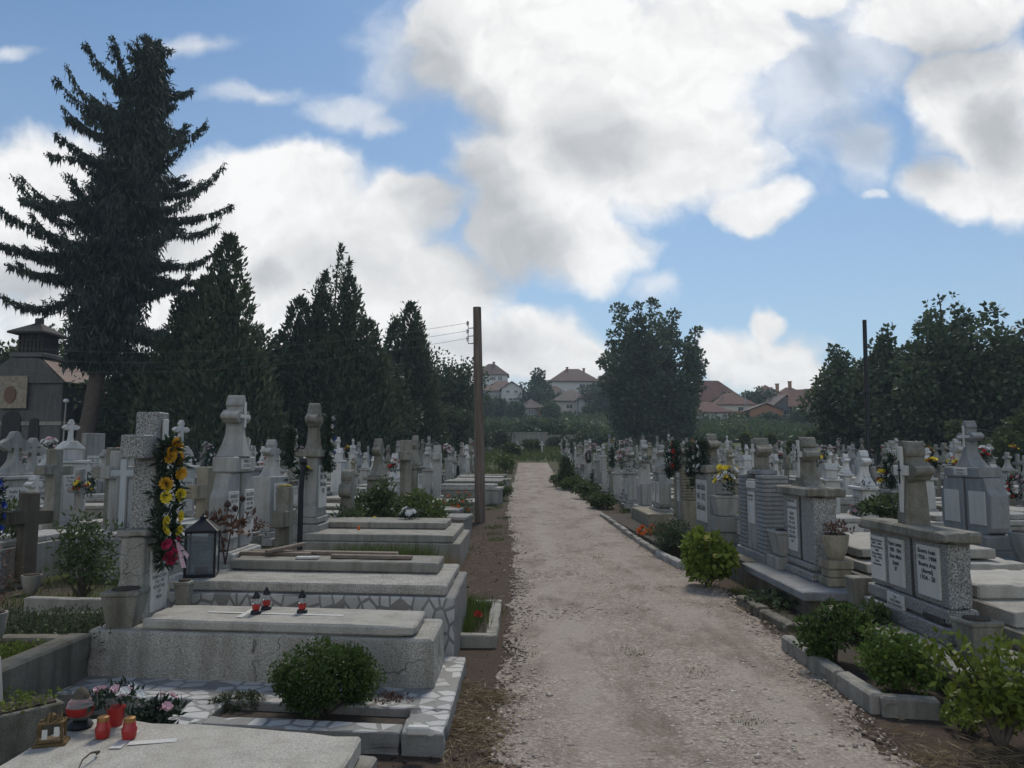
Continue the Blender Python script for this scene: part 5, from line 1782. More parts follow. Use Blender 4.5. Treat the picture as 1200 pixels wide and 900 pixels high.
def petals(mb, c, n, axis, r0, cup=.4, w=.55, layers=1, seed=0):
    """flower head: rings of petals about an axis"""
    axis = Vector(axis).normalized()
    e1 = axis.orthogonal().normalized(); e2 = axis.cross(e1)
    rr = random.Random(seed)
    c = Vector(c)
    for l in range(layers):
        R0 = r0 * (1 - .27 * l); cu = cup + .45 * l
        for k in range(n):
            a = 2 * PI * (k + .5 * l + rr.uniform(-.1, .1)) / n
            d = e1 * math.cos(a) + e2 * math.sin(a); s = axis.cross(d)
            p0 = c + axis * .003; p1 = c + d * R0 * .55 + axis * (R0 * cu * .45) ; p2 = c + d * R0 * (.98 - .2 * cu * .4) + axis * (R0 * cu)
            ww = R0 * w
            mb.add([p0, p1 - s * ww * .5, p2 - s * ww * .3, p2 + s * ww * .3, p1 + s * ww * .5], [(0, 1, 4), (1, 2, 3, 4)])
    return mb


M_YELF = plain('yellow_petals', (.62, .34, .03), .7, .18, 30)
M_YELF2 = plain('bright_yellow_petals', (.70, .55, .04), .7, .15, 30)
M_PINKF = plain('hot_pink_petals', (.50, .035, .11), .7, .2, 30)
M_PALEF = plain('pale_pink_petals', (.60, .38, .42), .7, .15, 30)
M_WHTF = plain('white_petals', (.62, .62, .60), .7, .08, 30)
M_ORGF = plain('orange_petals', (.55, .13, .02), .7, .2, 30)
M_BLUF = plain('blue_petals', (.05, .09, .42), .7, .25, 30)
M_REDF = plain('red_petals', (.42, .03, .03), .7, .2, 30)
M_DEADF = plain('withered_dark_leaves', (.05, .03, .028), .9, .4, 20)
M_WREATHL = leafm('wreath_needles', (.010, .02, .013), (.045, .075, .045), nscale=5)


def plant_leaves(parent, name, C, Rr, n_per, L, W, mat, seed=0, squash=.9, up=.3):
    r = np.random.default_rng(seed)
    V, F = clump_leaves(C, Rr, n_per, L, W, r, squash, up)
    return mesh_np(name, V, F, mat, parent)


def shrub(name, label, loc, w, h, n, leaf, mat, seed=0, d=None, group=None, stems=7, cat_='shrub', dense=1.0, flat=-.92, up=.35, flowers=None, jag=.12):
    """low shrub: twigs fanning up and a leafy mass with an uneven outline"""
    r = np.random.default_rng(seed + 500)
    d = d or w
    t = thing(name, label, cat_, loc, 0, group)
    k = 60 if jag > .1 else 160
    cl = crown_clumps(r, k, h * .52, w * .42, d * .42, h * .42, min(w, h) * (.15 if jag > .1 else .13), .55 if jag > .1 else .66, jag, flat)
    C = np.array([c[:3] for c in cl]); Rr = np.array([c[3] for c in cl])
    V, F = clump_leaves(C, Rr, max(2, n // k), leaf[0], leaf[1], r, .9, up)
    mesh_np('foliage', V, F, mat, t)
    mb = MB()
    for i in range(stems):
        q = C[int(r.integers(k))]
        mb.tube([(r.normal() * .03 * w, r.normal() * .03 * w, -.03), (q[0] * .45, q[1] * .45, q[2] * .55), tuple(q)], [.012 * w + .003, .008 * w + .002, .002], 5)
    mb.build('stems', M_BARK, t)
    if flowers:
        fm, fn, fr = flowers
        mb = MB()
        for i in range(fn):
            q = C[int(r.integers(k))]; dd = unit(np.array([q[0] / w, (q[1] - .4 * d) / d, .35 + .5 * r.random()]))
            petals(mb, tuple(q + dd * Rr.mean() * 1.0), 6, tuple(dd), fr * (.7 + .5 * r.random()), .5, .7, 2, i)
        mb.build('blossoms', fm, t)
    return t


def bouquet(label, loc, w=.28, h=.3, mats=None, seed=0, n=9, green=M_WREATHL, group=None, name='flower_bouquet', fr=.045, single=True):
    r = np.random.default_rng(seed + 900)
    t = thing(name, label, 'flowers', loc, 0, group)
    C = np.stack([r.normal(size=14) * w * .28, r.normal(size=14) * w * .28, h * (.15 + .7 * r.random(14))], 1)
    plant_leaves(t, 'greenery', C, np.full(14, w * .2), 16, .07, .02, green, seed)
    mats = mats or [M_WHTF]
    for m_ in mats:
        mb = MB()
        for i in range(max(2, n // len(mats))):
            a = r.random() * 2 * PI; q = r.random() ** .5
            c = (math.cos(a) * q * w * .5, math.sin(a) * q * w * .5, h * (.45 + .55 * r.random()))
            ax = unit(np.array([c[0] * 2, c[1] * 2, .18 * 1.2]))
            petals(mb, c, 7, tuple(ax), fr * (.75 + .5 * r.random()), .45, .7, 2, i)
            if single: mb.build('flower', m_, t); mb = MB()
        if not single: mb.build('blossoms', m_, t)
    return t


def hung_wreath(label, loc, rz, w, h, flowers, seed=0, group=None, tilt=0.0, ribbon=None, thick=.05, fsize=.046):
    """wreath hanging in the local xz-plane, front at -y; flowers: list of (mat, count)"""
    r = np.random.default_rng(seed + 1200)
    t = thing('flower_wreath', label, 'wreath', loc, rz, group)
    n = 44
    a = np.linspace(0, 2 * PI, n, endpoint=False)
    C = np.stack([np.sin(a) * w / 2 * .8, r.normal(size=n) * .015, np.cos(a) * h / 2 * .86], 1)
    plant_leaves(t, 'greenery', C, np.full(n, thick), 22, .075, .018, M_WREATHL, seed, 1.0, 0)
    MB().tube([tuple(c) for c in C] + [tuple(C[0])], thick * .35, 6).build('ring', M_CORE, t)
    tot = sum(f[1] for f in flowers); i = 0
    for m_, k in flowers:
        for j in range(k):
            an = 2 * PI * (i + .5) / tot + r.normal() * .08; i += 1
            c = (math.sin(an) * w / 2 * .8, -thick * .9, math.cos(an) * h / 2 * .86)
            mb = petals(MB(), c, 11, (r.normal() * .4, -1, r.normal() * .4), fsize * (.8 + .4 * r.random()), .3, .5, 5, i)
            mb.build('flower', m_, t)
    if ribbon:
        MB().add([(.02, -.07, -h * .3), (.05, -.07, -h * .3), (.11, -.09, -h * .5), (.07, -.085, -h * .5)], [(0, 1, 2, 3)]).add([(.0, -.075, -h * .28), (.03, -.075, -h * .29), (.14, -.08, -h * .41), (.12, -.085, -h * .44)], [(0, 1, 2, 3)]).build('ribbon', ribbon, t)
    return t


def planter(label, loc, rz=0, w=.22, h=.25, mat=None, name='stone_planter', group=None, kind='square', soil=True):
    t = thing(name, label, 'planter', loc, rz, group)
    mat = mat or M_OLD
    if kind == 'square':
        mb = MB().frustum(w * .74, w * .74, w, w, 0, h * .86).box(-w * .54, w * .54, -w * .54, w * .54, h * .861, h, .01)
        mb.build('pot', mat, t, bevel=.006)
    elif kind == 'bowl':
        MB().lathe([(w * .22, 0), (w * .30, .02), (w * .44, h * .5), (w * .5, h * .92), (w * .5, h), (w * .42, h), (w * .40, h * .9)], n=18).build('pot', mat, t, smooth=True)
    elif kind == 'trough':
        MB().frustum(w * .8, w * .45, w * 1.1, w * .62, 0, h).build('pot', mat, t, bevel=.008)
    if soil:
        if kind == 'trough': MB().box(-w * .46, w * .46, -w * .24, w * .24, h * .96, h + .012, .004).build('soil', M_SOILP, t)
        else: MB().lathe([(w * .42, h * .93), (w * .38, h + .012), (.01, h + .02)], n=12).build('soil', M_SOILP, t)
    return t


def grass_patch(pts, hmin, hmax, n, r, W=.008):
    """blades standing on points (n,3)"""
    idx = r.integers(0, len(pts), n)
    P = pts[idx] + np.stack([r.normal(size=n) * .05, r.normal(size=n) * .05, np.zeros(n)], 1)
    D = unit(np.stack([r.normal(size=n) * .35, r.normal(size=n) * .35, np.ones(n)], 1))
    return leaves(P, D, hmin + (hmax - hmin) * r.random(n), W, r)
ROUGH = True
# ================================================================== LEFT SIDE, near graves
LEFT, RIGHT = rad(90), rad(-90)
SK = .115                                             # the graves lie slightly askew to the path


def put(t, x, y, z, rz=0.0):
    t.location = (x, y, z); t.rotation_euler = (0, 0, rz)
    return t


def sk(x, y, x0=-.6): return y - SK * (x - x0)


# ---- nearest tomb, cut by the picture's lower edge
A1, A2 = pz(98, 838, .36), pz(424, 862, .36)
tA, mA = quad_tomb('grave_tomb', 'nearest tomb, pale terrazzo slab with inlaid white cross and red votive candles', [(A2.x, A2.y - 1.0), (A2.x + .07, A2.y + .02), (A1.x - .03, A1.y + .03), (A1.x - .03, A1.y - 1.0)],
                   0, .27, 0, M_CONC, M_TERR2, inset=0)
m_ = mA
MB().prism([(A2.x - m_.x, A2.y - m_.y - 1.0), (A2.x - m_.x, A2.y - m_.y), (A1.x - m_.x, A1.y - m_.y), (A1.x - m_.x, A1.y - m_.y - 1.0)], .272, .36, 'z').build('slab', M_TERR2, tA, bevel=.012)
# white marble cross inlay: shaft runs along the tomb, arm across
q1, q2 = pz(150, 872, .36), pz(207, 868, .36)
a1, a2 = pz(134, 878, .36), pz(158, 857, .36)
mb = MB()
def strip(p, q, w, z):
    d = (q - p); d.z = 0; d.normalize(); s = Vector((-d.y, d.x, 0)) * w / 2
    mb.add([(*(v.xy - m_.xy), z) for v in (p - s, q - s, q + s, p + s)], [(0, 1, 2, 3)])
strip(q1, q2, .045, .3635)
strip(a1, pz(147, 867.5, .36), .05, .3637); strip(pz(151, 863.5, .36), a2, .05, .3637)
mb.build('marble_cross', M_MARB, tA)

red_candle('red votive candle with golden lid, left of the pair on the nearest tomb', tuple(pz(120, 865, .36)), 'votive candles on the nearest tomb', .78)
red_candle('red votive candle with golden lid, right of the pair on the nearest tomb', tuple(pz(151, 866, .36)), 'votive candles on the nearest tomb', .78)
p = pz(93, 853, .36)
t = thing('grave_lamp', 'round red and clear glass lamp on dark foot, back left of the nearest tomb', 'grave lamp', tuple(p))
MB().lathe([(.052, 0), (.058, .012), (.045, .032), (.03, .04)], n=16).build('foot', M_BLACK, t, smooth=True)
MB().lathe([(.03, .041), (.052, .06), (.060, .09), (.052, .12), (.034, .136)], n=16).build('globe', M_GLASS, t, smooth=True)
MB().lathe([(.03, .042), (.0535, .062), (.0615, .088), (.0605, .098)], n=16).build('candle', M_RED, t, smooth=True)
MB().lathe([(.038, .137), (.036, .15), (.018, .175), (.004, .182)], n=14).build('lid', M_BROWN, t, smooth=True)
# broken brass lantern
p = pz(60, 872, .36)
t = thing('brass_lantern', 'tarnished brass grave lantern with a broken top at the left of the nearest tomb', 'lantern', tuple(p), rad(18)); t.scale = (.76, .76, .80)
M_BRASS = plain('tarnished_brass', (.14, .095, .045), .55, .5, 25, metal=.6)
MB().box(-.085, .085, -.06, .06, 0, .018, .006).box(-.07, .07, -.048, .048, .018, .03, .004).build('foot', M_BRASS, t)
for sx, sy in ((-1, -1), (1, -1), (1, 1), (-1, 1)):
    MB().tube([(sx * .06, sy * .04, .03), (sx * .058, sy * .039, .115)], .008, 6).build('post', M_BRASS, t)
mb = MB().box(-.068, .068, -.045, .045, .113, .124, .003)
for k in range(9):
    mb.tube([(-.06 + .015 * k, -.03 + .02 * (k % 3), .12), (-.05 + .014 * k, -.02 + .016 * (k % 3), .135 + .012 * ((k * 5) % 4))], [.010, .004], 5)
mb.blob((0, 0, .145), .022, 3, .3, 1).build('crown', M_BRASS, t)
MB().box(-.04, -.012, -.046, -.042, .04, .09, .001).box(.02, .048, -.046, -.042, .05, .1, .001).build('pane', M_MARB, t)
# pot of pink and white flowers, and a second one lying behind the slab
p = pz(135, 850, .36)
t = thing('flower_pot', 'red plastic pot of pink and white flowers behind the red votive candles', 'flower pot', tuple(p))
MB().lathe([(.030, 0), (.038, .075), (.042, .076), (.042, .085), (.036, .086)], n=16).build('pot', M_RED, t, smooth=True)
r = np.random.default_rng(4)
plant_leaves(t, 'greenery', np.stack([r.normal(size=10) * .05, r.normal(size=10) * .03, .10 + .05 * r.random(10)], 1), np.full(10, .035), 14, .04, .016, M_WREATHL, 3)
for m_f, kk in ((M_PALEF, 9), (M_WHTF, 7)):
    mb = MB()
    for i in range(kk):
        c = (r.uniform(-.11, .08) if m_f is M_PALEF else r.uniform(-.02, .14), r.uniform(-.04, .03), .135 + .03 * r.random()); petals(mb, c, 6, (c[0] * 3, -.5, 1), .022, .4, .7, 2, i)
    mb.build('flowers', m_f, t)
p = pz(168, 846, .30)
bouquet('white artificial flowers lying behind the slab of the nearest tomb', (p.x, p.y + .12, .22), .2, .16, [M_WHTF, M_PALEF], 5, 9, fr=.028)
o = MB().tube([tuple(pz(90, 905, .37)), tuple(pz(97, 890, .39)), tuple(pz(107, 882, .40)), tuple(pz(116, 881, .38)), tuple(pz(113, 884, .365))], [.002, .003, .004, .006, .004], 6).build('twig', M_BARK)
tag(o, 'dry twig with a curled tip lying over the front of the nearest tomb', 'twig')

# ---- paved surround with marble chips, planting bed
M_PAVE = stone('paving_mortar', (.27, .262, .245), speck=.25, stain=.5)
tP = thing('paved_surround', 'low concrete surround set with white marble chips around a planting bed', 'grave surround', (-1.3, 4.7, 0))
def rect(mb, x0, x1, y0, y1, z0, z1, b=.008):
    sub = MB().box(x0, x1, y0, y1, z0, z1, b).map(lambda x, y, z: (x, sk(x, y, -.42), z))
    sub.v = [(a + 1.3, b_ - 4.7, c) for a, b_, c in sub.v]
    mb.add(sub.v, sub.f)
mb = MB()
rect(mb, -2.98, -.42, 4.66, 5.9, -.1, .12)
rect(mb, -2.02, -1.80, 4.26, 4.657, -.1, .119)
rect(mb, -.66, -.42, 4.26, 4.657, -.1, .1195)
rect(mb, -1.797, -.663, 4.26, 4.40, -.1, .118)
mb.build('paving', crazy('crazy_paving', (.24, .235, .22), (.52, .51, .49), (7.6, 9.5, 1), 'xy', .085, .70), tP)
mb = MB(); rect(mb, -1.797, -.663, 4.403, 4.657, -.1, .07, .005); mb.build('soil', M_SOILP, tP)
o = MB().box(0, .12, 0, .05, 0, .045, .008).build('loose_marble_block', M_MARB); o.location = (-.62, 4.235, .121); o.rotation_euler = (0, 0, -.06)
tag(o, 'small white marble block lying on the corner of the paved surround', 'marble block')
p = pz(380, 836, .07)
shrub('dome_shrub', 'round clipped green shrub in the planting bed before the terrazzo tomb', (p.x, p.y - .02, .05), .70, .45, 15000, (.022, .014), M_BOX, 7, .62, flat=-.85, jag=.03)
p = pz(278, 832, .07)
shrub('low_herbs', 'low grey-green herbs left of the round shrub in the planting bed', (p.x, p.y + .03, .05), .42, .12, 1600, (.02, .008), M_SEDUM, 9, .26, cat_='herbs')
p = pz(455, 832, .07)
shrub('dry_herbs', 'sparse withered herbs right of the round shrub in the planting bed', (p.x, p.y + .03, .05), .32, .10, 500, (.03, .008), M_DRYRED, 10, .22, cat_='herbs')

# ---- terrazzo tomb with the cross and the yellow wreath
FL, FR, BR = pz(103, 738, .42), pz(507, 750, .42), pz(517, 720, .42)
BR.y = FR.y + .66; BR.x = FR.x + .0
BL = Vector((FL.x, FL.y + .66, 0))
tC, mC = quad_tomb('grave_tomb', 'cracked grey terrazzo tomb carrying the granite cross with yellow wreath', [(FL.x, FL.y), (FR.x, FR.y), (BR.x, BR.y), (BL.x, BL.y)], .12, .42, 0, M_TERR, M_TERR, inset=0, flare=.015, bevel=.015)
sl = [(-2.62, .035), (FR.x - .12, .035), (FR.x - .12, .57), (-2.62, .57)]
sl = [(x, sk(x, FR.y + y, FR.x)) for x, y in sl]
MB().prism([(x - mC.x, y - mC.y) for x, y in sl], .302, .372, 'z').build('slab', M_TERR2, tC, bevel=.014)
mb = MB()
for (x0, x1, y0, y1) in ((-2.25, -1.25, .29, .33), (-1.98, -1.935, .16, .287), (-1.98, -1.935, .333, .45)):
    mb.add([(a - mC.x, sk(a, FR.y + b, FR.x) - mC.y, .3755) for a, b in ((x0, y0), (x1, y0), (x1, y1), (x0, y1))], [(0, 1, 2, 3)])
mb.build('marble_cross', M_MARB, tC)
ang = -math.atan(SK)
xC, yC = -2.80, sk(-2.80, FR.y + .42, FR.x)
t = thing('gravestone', 'speckled granite cross on a pedestal, hung with a yellow and pink flower wreath', 'gravestone', (xC, yC, .42), LEFT)
mb = MB().frustum(.45, .20, .41, .17, 0, .60).build('pedestal', M_TERR, t, bevel=.012)
MB().box(-.23, .23, -.11, .11, .602, .655, .012).build('cap', M_CONC, t)
plaque(t, .02, .05, .26, .44, -.092, 'CRETU IOSIF\n1907 - 1968\nPANTEA IOAN\n1 908 - 1982\nROMANIC ELENA\n1 933 - 1991\nPETRASC PAUL\n1937\nMARIA', M_WHITE, M_INKG, t=.012, frac=.88)
MB().prism(cross_poly(.58, .86, .60, .17), -.085, .085).map(lambda x, y, z: (x, y - .012 * z, z + .652)).build('cross', M_GRAN, t, bevel=.008)
MB().box(-.035, .035, -.115, -.097, .75, 1.46, .003).map(lambda x, y, z: (x, y - .004, z)).build('marble_strip', M_MARB, t)
wr = hung_wreath('tall teardrop wreath of yellow and hot pink flowers hung on the granite cross', (xC + .18, yC - .06, 1.27), LEFT - .40, .17, .98,
                 [(M_YELF, 5), (M_YELF2, 4), (M_PINKF, 8), (M_YELF2, 4), (M_YELF, 5)], 3, ribbon=M_PALEF, thick=.05, fsize=.047)
planter('grey relief-moulded concrete planter on the left end of the terrazzo tomb', (*pz(134, 738, .42).xy + Vector((.0, .13)), .42), .1, .235, .25, M_OLD)
planter('small concrete planter between the granite cross and the mosaic-fronted tomb', (-2.62, yC + .27, .42), 0, .11, .22, M_OLD)
GC = 'glass grave candles on the terrazzo slab'
for (px, py, lab) in ((300, 719, 'glass grave candle with red wax, leftmost of three on the terrazzo slab'), (312, 714, 'glass grave candle just behind another on the terrazzo slab'), (354, 718, 'glass grave candle standing apart on the right of the terrazzo slab')):
    grave_candle(lab, (*pz(px, py, .494).xy, .4935), GC, .78)

# ---- mosaic-fronted double tomb with the boards
FR, FL = pz(519, 686, .60), pz(215, 675, .60)
D = [(-2.95, sk(-2.95, FR.y, FR.x)), (FR.x, FR.y), (FR.x, FR.y + 1.18), (-2.95, sk(-2.95, FR.y + 1.18, FR.x))]
tD, mD = quad_tomb('grave_tomb', 'double tomb with broken white tile front, old boards lying on its cover slab', D, 0, .60, .08, M_CONC, M_TERR, over=.02, inset=.10)
KIDS[tD.name][0].data.materials[0] = crazy('broken_tile_front', (.19, .185, .175), (.44, .435, .42), (10.5, 1, 6.5), 'xz', .07, .86)
cs = [(-2.6, .56), (FR.x - .10, .56), (FR.x - .10, 1.09), (-2.6, 1.09)]
MB().prism([(x - mD.x, sk(x, FR.y + y, FR.x) - mD.y) for x, y in cs], .603, .69, 'z').build('cover_slab', M_CONC, tD, bevel=.012)
GBD = 'old boards on the mosaic-fronted tomb'
for (xa, xb, yo, z, w, lab) in ((-2.55, -1.15, 1.02, .692, .10, 'longest grey board lying along the cover slab of the mosaic-fronted tomb'), (-2.62, -1.95, 0.90, .692, .09, 'short board end at the left of the cover slab'),
                                (-1.72, -.98, 0.78, .692, .085, 'thin pale board on the right half of the cover slab')):
    mb = MB().box(xa, xb, yo - w / 2, yo + w / 2, z, z + .03, .004).map(lambda x, y, q: (x, sk(x, FR.y + y, FR.x), q)).jitter(.004, xa, 3)
    c = Vector(((xa + xb) / 2, sk((xa + xb) / 2, FR.y + yo, FR.x), z)); mb.v = [tuple(Vector(v) - c) for v in mb.v]
    o = mb.build('wooden_board', M_WOODB); o.location = c; tag(o, lab, 'board', GBD)
o = MB().box(-.19, .19, -.035, .035, 0, .03, .004).build('wooden_board', M_WOODB); o.location = (-2.2, sk(-2.2, FR.y + .95, FR.x), .74); o.rotation_euler = (0, -.12, .75)
tag(o, 'short board lying crosswise on top of the others', 'board', GBD)
o = MB().box(-.1, .1, -.04, .04, 0, .02, .004).build('marble_offcut', M_MARB); o.location = (-1.92, sk(-1.92, FR.y + .70, FR.x), .692)
tag(o, 'white marble offcut beside the boards on the cover slab', 'marble piece')
k_ = k_double('gravestone of two shouldered tablets, marble plaques and flared cross beside the black lantern', M_PALE, w=.78, d=.15, th=.72, col=.58, ch=.36, base=(.08, .09),
              texts=['ION NICULIT\n1921 - 1971\nANA\n1924 - 1998\nPAUL\n1950', 'ION COSTEA\nMARINESCU\n1931 - 1996\nANA MARIA\n1936 - 2004\nMIRCEA ION\nIOSIF'], small='FAMILIA\nOLTEAN')
put(k_, -2.78, 7.42, .56, LEFT)
# dry bouquet in front of it
t = thing('withered_bouquet', 'dark withered bouquet leaning on the double-tablet gravestone', 'withered flowers', (-2.66, sk(-2.66, FR.y + .62, FR.x), .80))
r = np.random.default_rng(21)
plant_leaves(t, 'dead_leaves', np.stack([r.normal(size=14) * .09, r.normal(size=14) * .12, .22 + .10 * r.normal(size=14)], 1), np.full(14, .06), 11, .07, .035, M_DRYRED, 2)
MB().tube([(0, 0, -.16), (.02, .05, .1), (.06, .22, .40)], [.008, .006, .003], 5).tube([(0, 0, -.16), (-.03, -.05, .12), (-.05, -.12, .3)], [.008, .005, .003], 5).build('stems', M_DEADF, t)
MB().blob((.06, .22, .41), .03, 2, .5, 1).blob((.03, .12, .33), .03, 5, .5, 1).blob((.0, .02, .37), .035, 7, .5, 1).build('dead_blooms', M_DEADF, t)

# tall black lantern
M_GLASSD = mat_glass('tinted_lantern_glass', (.60, .66, .70), .02)  # clear panes tinted bluish grey, darker than the plain glass
p = pz(236, 675, .60)
t = thing('grave_lantern', 'tall black metal lantern with glass sides and a red candle on the mosaic-fronted tomb', 'lantern', (p.x, p.y, .603), rad(14))
w, h = .115, .36
MB().box(-w - .01, w + .01, -w - .01, w + .01, 0, .022, .004).build('floor_plate', M_BLACK, t)
for sx, sy in ((-1, -1), (1, -1), (1, 1), (-1, 1)):
    MB().box(sx * w - .009, sx * w + .009, sy * w - .009, sy * w + .009, .022, h, .002).build('post', M_BLACK, t)
MB().box(-w - .012, w + .012, -w - .012, w + .012, h, h + .018, .003).build('top_frame', M_BLACK, t)
MB().frustum(2 * w + .05, 2 * w + .05, .055, .055, h + .019, h + .11).build('roof', M_BLACK, t, bevel=.003)
MB().lathe([(.026, 0), (.03, .02), (.012, .035), (.004, .05)], 0, 0, h + .11, 10).build('finial', M_BLACK, t)
for k, (x0, x1, y0, y1) in enumerate(((-w + .011, w - .011, -w - .002, -w + .001), (-w + .011, w - .011, w - .001, w + .002), (-w - .002, -w + .001, -w + .011, w - .011), (w - .001, w + .002, -w + .011, w - .011))):
    MB().box(x0, x1, y0, y1, .026, h - .003, 0).build('pane', M_GLASSD, t)
MB().lathe([(.055, .023), (.058, .03), (.055, .075), (.03, .078)], n=16).build('candle', M_RED, t, smooth=True)

# ---- kerbed grass bed by the path
x0, x1, y0, y1 = -.74, -.215, 6.62, 8.25
t = thing('grave_bed', 'small concrete-kerbed grass bed beside the path with a red flower', 'kerbed bed', (x0, y0, 0))
W, L = x1 - x0, y1 - y0
MB().box(0, W, 0, .1, -.1, .105, .01).box(0, W, L - .1, L, -.1, .104, .01).box(W - .1, W, .1005, L - .1005, -.1, .1045, .01).box(0, .1, .1005, L - .1005, -.1, .1035, .01).build('kerb', M_CONC, t)
MB().box(.1, W - .1, .1, L - .1, -.1, .05, 0).build('soil', M_SOILP, t)
r = np.random.default_rng(2)
pts = np.stack([.12 + r.random(300) * (W - .24), .12 + r.random(300) * (L - .24), np.full(300, .05)], 1)
pts = pts[(pts[:, 0] < .30) | (r.random(300) < .35)]
V, F = grass_patch(pts, .05, .20, 1500, r, .008)
mesh_np('grass', V, F, M_GRASS, t)
t = thing('red_flower', 'single red flower with white ribbon in the kerbed grass bed', 'flower', (-.42, 7.2, .05))
MB().tube([(0, 0, 0), (.01, 0, .09)], .004, 5).build('stem', M_WREATHL, t)
mb = MB(); petals(mb, (.01, 0, .10), 8, (.2, -.6, .8), .045, .5, .7, 3, 2); mb.build('bloom', M_REDF, t)

# ---- low tomb F with cover slab
F1 = (-1.02, 11.3)
D = [(-3.5, sk(-3.5, F1[1], F1[0])), F1, (F1[0], 13.3), (-3.5, sk(-3.5, 13.3, F1[0]))]
tF, mF = quad_tomb('grave_tomb', 'long low grey tomb with raised cover slab behind the grass strip', D, gh(12), gh(12) + .46, .11, M_CONC, M_CONC, over=.03, inset=.12)
cs = [(-3.3, .85), (F1[0] - .18, .85), (F1[0] - .18, 1.85), (-3.3, 1.85)]
MB().prism([(x - mF.x, sk(x, F1[1] + y, F1[0]) - mF.y) for x, y in cs], .465, .56, 'z').build('cover_slab', M_CONC, tF, bevel=.012)
zF = gh(12)
k_ = k_wall('grey gravestone with rounded cross and long white plaque, hung with blue and white wreaths', M_GREY, w=.62, d=.3, h=.92, ch=.72, cw=.46, cap_h=.12, nplq=1, cap_mat=M_OLD, base=.22, bulb=.10, strip=False)
put(k_, -3.30, 12.15, zF + .45, LEFT)
hung_wreath('narrow wreath of blue and white flowers down the side of the rounded cross', (-3.05, 12.15, zF + 1.82), LEFT, .30, .92, [(M_BLUF, 4), (M_WHTF, 7)], 5, thick=.05)
hung_wreath('white and dark wreath on a stand left of the rounded cross', (-3.6, 11.9, zF + 1.75), LEFT + .5, .42, .62, [(M_WHTF, 8)], 6, thick=.055)
bouquet('pale yellow-green bouquet hanging between the wreaths by the rounded cross', (-3.38, 11.8, zF + 1.25), .26, .3, [M_YELF2, M_WHTF], 7, 8)
bouquet('white flowers lying on the long low tomb\'s cover slab', (-1.9, 13.0, zF + .56), .36, .16, [M_WHTF], 8, 9, fr=.06)
t = thing('candle_stub', 'small orange candle stub on the long low tomb', 'candle', (-2.55, 12.1, zF + .462))
MB().lathe([(.02, 0), (.025, .05), (.02, .055)], n=10).build('cup', M_ORGF, t)

# old stone cross with lichen in front, and the black iron post
k_ = k_cross('old lichen-capped square stone cross in the gap behind the boards', M_OLD, h=1.12, w=.56, t_=.2, d=.17, base=(.3, .25, .1), az=.62)
put(k_, -2.92, 9.5, .12, LEFT + .05)
MB().blob((0, 0, 1.12), .1, 3, .3, 2, (1.0, .9, .25)).build('moss', plain('yellow_moss', (.20, .16, .03), .9, .4, 20), k_)
t = thing('iron_post', 'thin black iron post with a knob behind the boards', 'post', (-2.68, 9.35, 0), 0)
MB().tube([(0, 0, -.1), (.0, 0, 1.2), (.02, 0, 1.5)], [.034, .032, .026], 8).build('shaft', M_BLACK, t)
MB().lathe([(.03, 0), (.05, .03), (.04, .08), (.01, .1)], .02, 0, 1.5, 10).build('knob', M_BLACK, t)
for i, (x, y, wv, lab) in enumerate(((-2.75, 9.05, .5, 'yellow-flowered herb at the foot of the old square stone cross'),)):
    shrub('herb', lab, (x, y, .05), .4, .5, 500, (.05, .02), M_LEAF_M, 31, cat_='herb')
planter('ribbed stone urn with red dried flowers behind the mosaic-fronted tomb', (-3.0, sk(-3, FR.y + 2.05, FR.x), .2), 0, .34, .55, M_OLD, kind='bowl', name='stone_urn')
r = np.random.default_rng(33)
t = thing('dried_flowers', 'rust-red dried flowers standing in the ribbed stone urn', 'dried flowers', (-3.0, sk(-3, FR.y + 2.05, FR.x), .77))
plant_leaves(t, 'dry_leaves', np.stack([r.normal(size=12) * .12, r.normal(size=12) * .12, .06 + .05 * r.random(12)], 1), np.full(12, .06), 18, .05, .02, M_DRYRED, 4)

# ---- raised bed with its retaining wall, far left
t = thing('raised_bed', 'raised grave bed behind a damp concrete kerb wall at the left edge', 'raised bed', (-2.94, 5.3, 0))
MB().box(-.16, 0, -1.9, .05, -.1, .40, .015).box(-2.3, -.163, -.1, .05, -.1, .395, .015).build('kerb_wall', M_CONCD, t)
MB().box(-2.3, -.161, -1.9, -.102, -.1, .33, 0).build('soil', M_SOILP, t)
r = np.random.default_rng(12)
def mat_plant(name, lab, x0, x1, y0, y1, z, n, leaf, mat, h=.08, cat_='ground plant'):
    C = np.stack([x0 + (x1 - x0) * r.random(120), y0 + (y1 - y0) * r.random(120), z + h * .5 + .4 * h * r.random(120)], 1)
    c = np.array([(x0 + x1) / 2, (y0 + y1) / 2, z]); C -= c
    t = thing(name, lab, cat_, tuple(c))
    plant_leaves(t, 'foliage', C, np.full(120, h * .8), n // 120, leaf[0], leaf[1], mat, int(n), .8, .6)
    MB().box(C[:, 0].min(), C[:, 0].max(), C[:, 1].min(), C[:, 1].max(), -.02, h * .3, .01).jitter(.02, 2, 6).build('root_mat', M_SOILP, t)
mat_plant('stonecrop', 'bright yellow-green stonecrop mat on the raised bed by the kerb', -3.55, -3.12, 4.5, 5.1, .33, 2600, (.022, .012), M_LEAF_Y, .06)
mat_plant('sedum', 'grey-green succulent row behind the kerb of the raised bed', -4.5, -2.75, 5.4, 5.9, .22, 9000, (.03, .014), M_SEDUM, .16)
mat_plant('sedum', 'second darker succulent row farther back on the left', -4.9, -2.9, 6.3, 6.7, .1, 6000, (.03, .014), M_SEDUM, .16)
p = pz(20, 850, .18)
t = planter('pale stone trough with small yellowish plants at the lower left edge', (p.x - .02, p.y + .02, 0), .9, .36, .27, M_OLD, kind='trough')
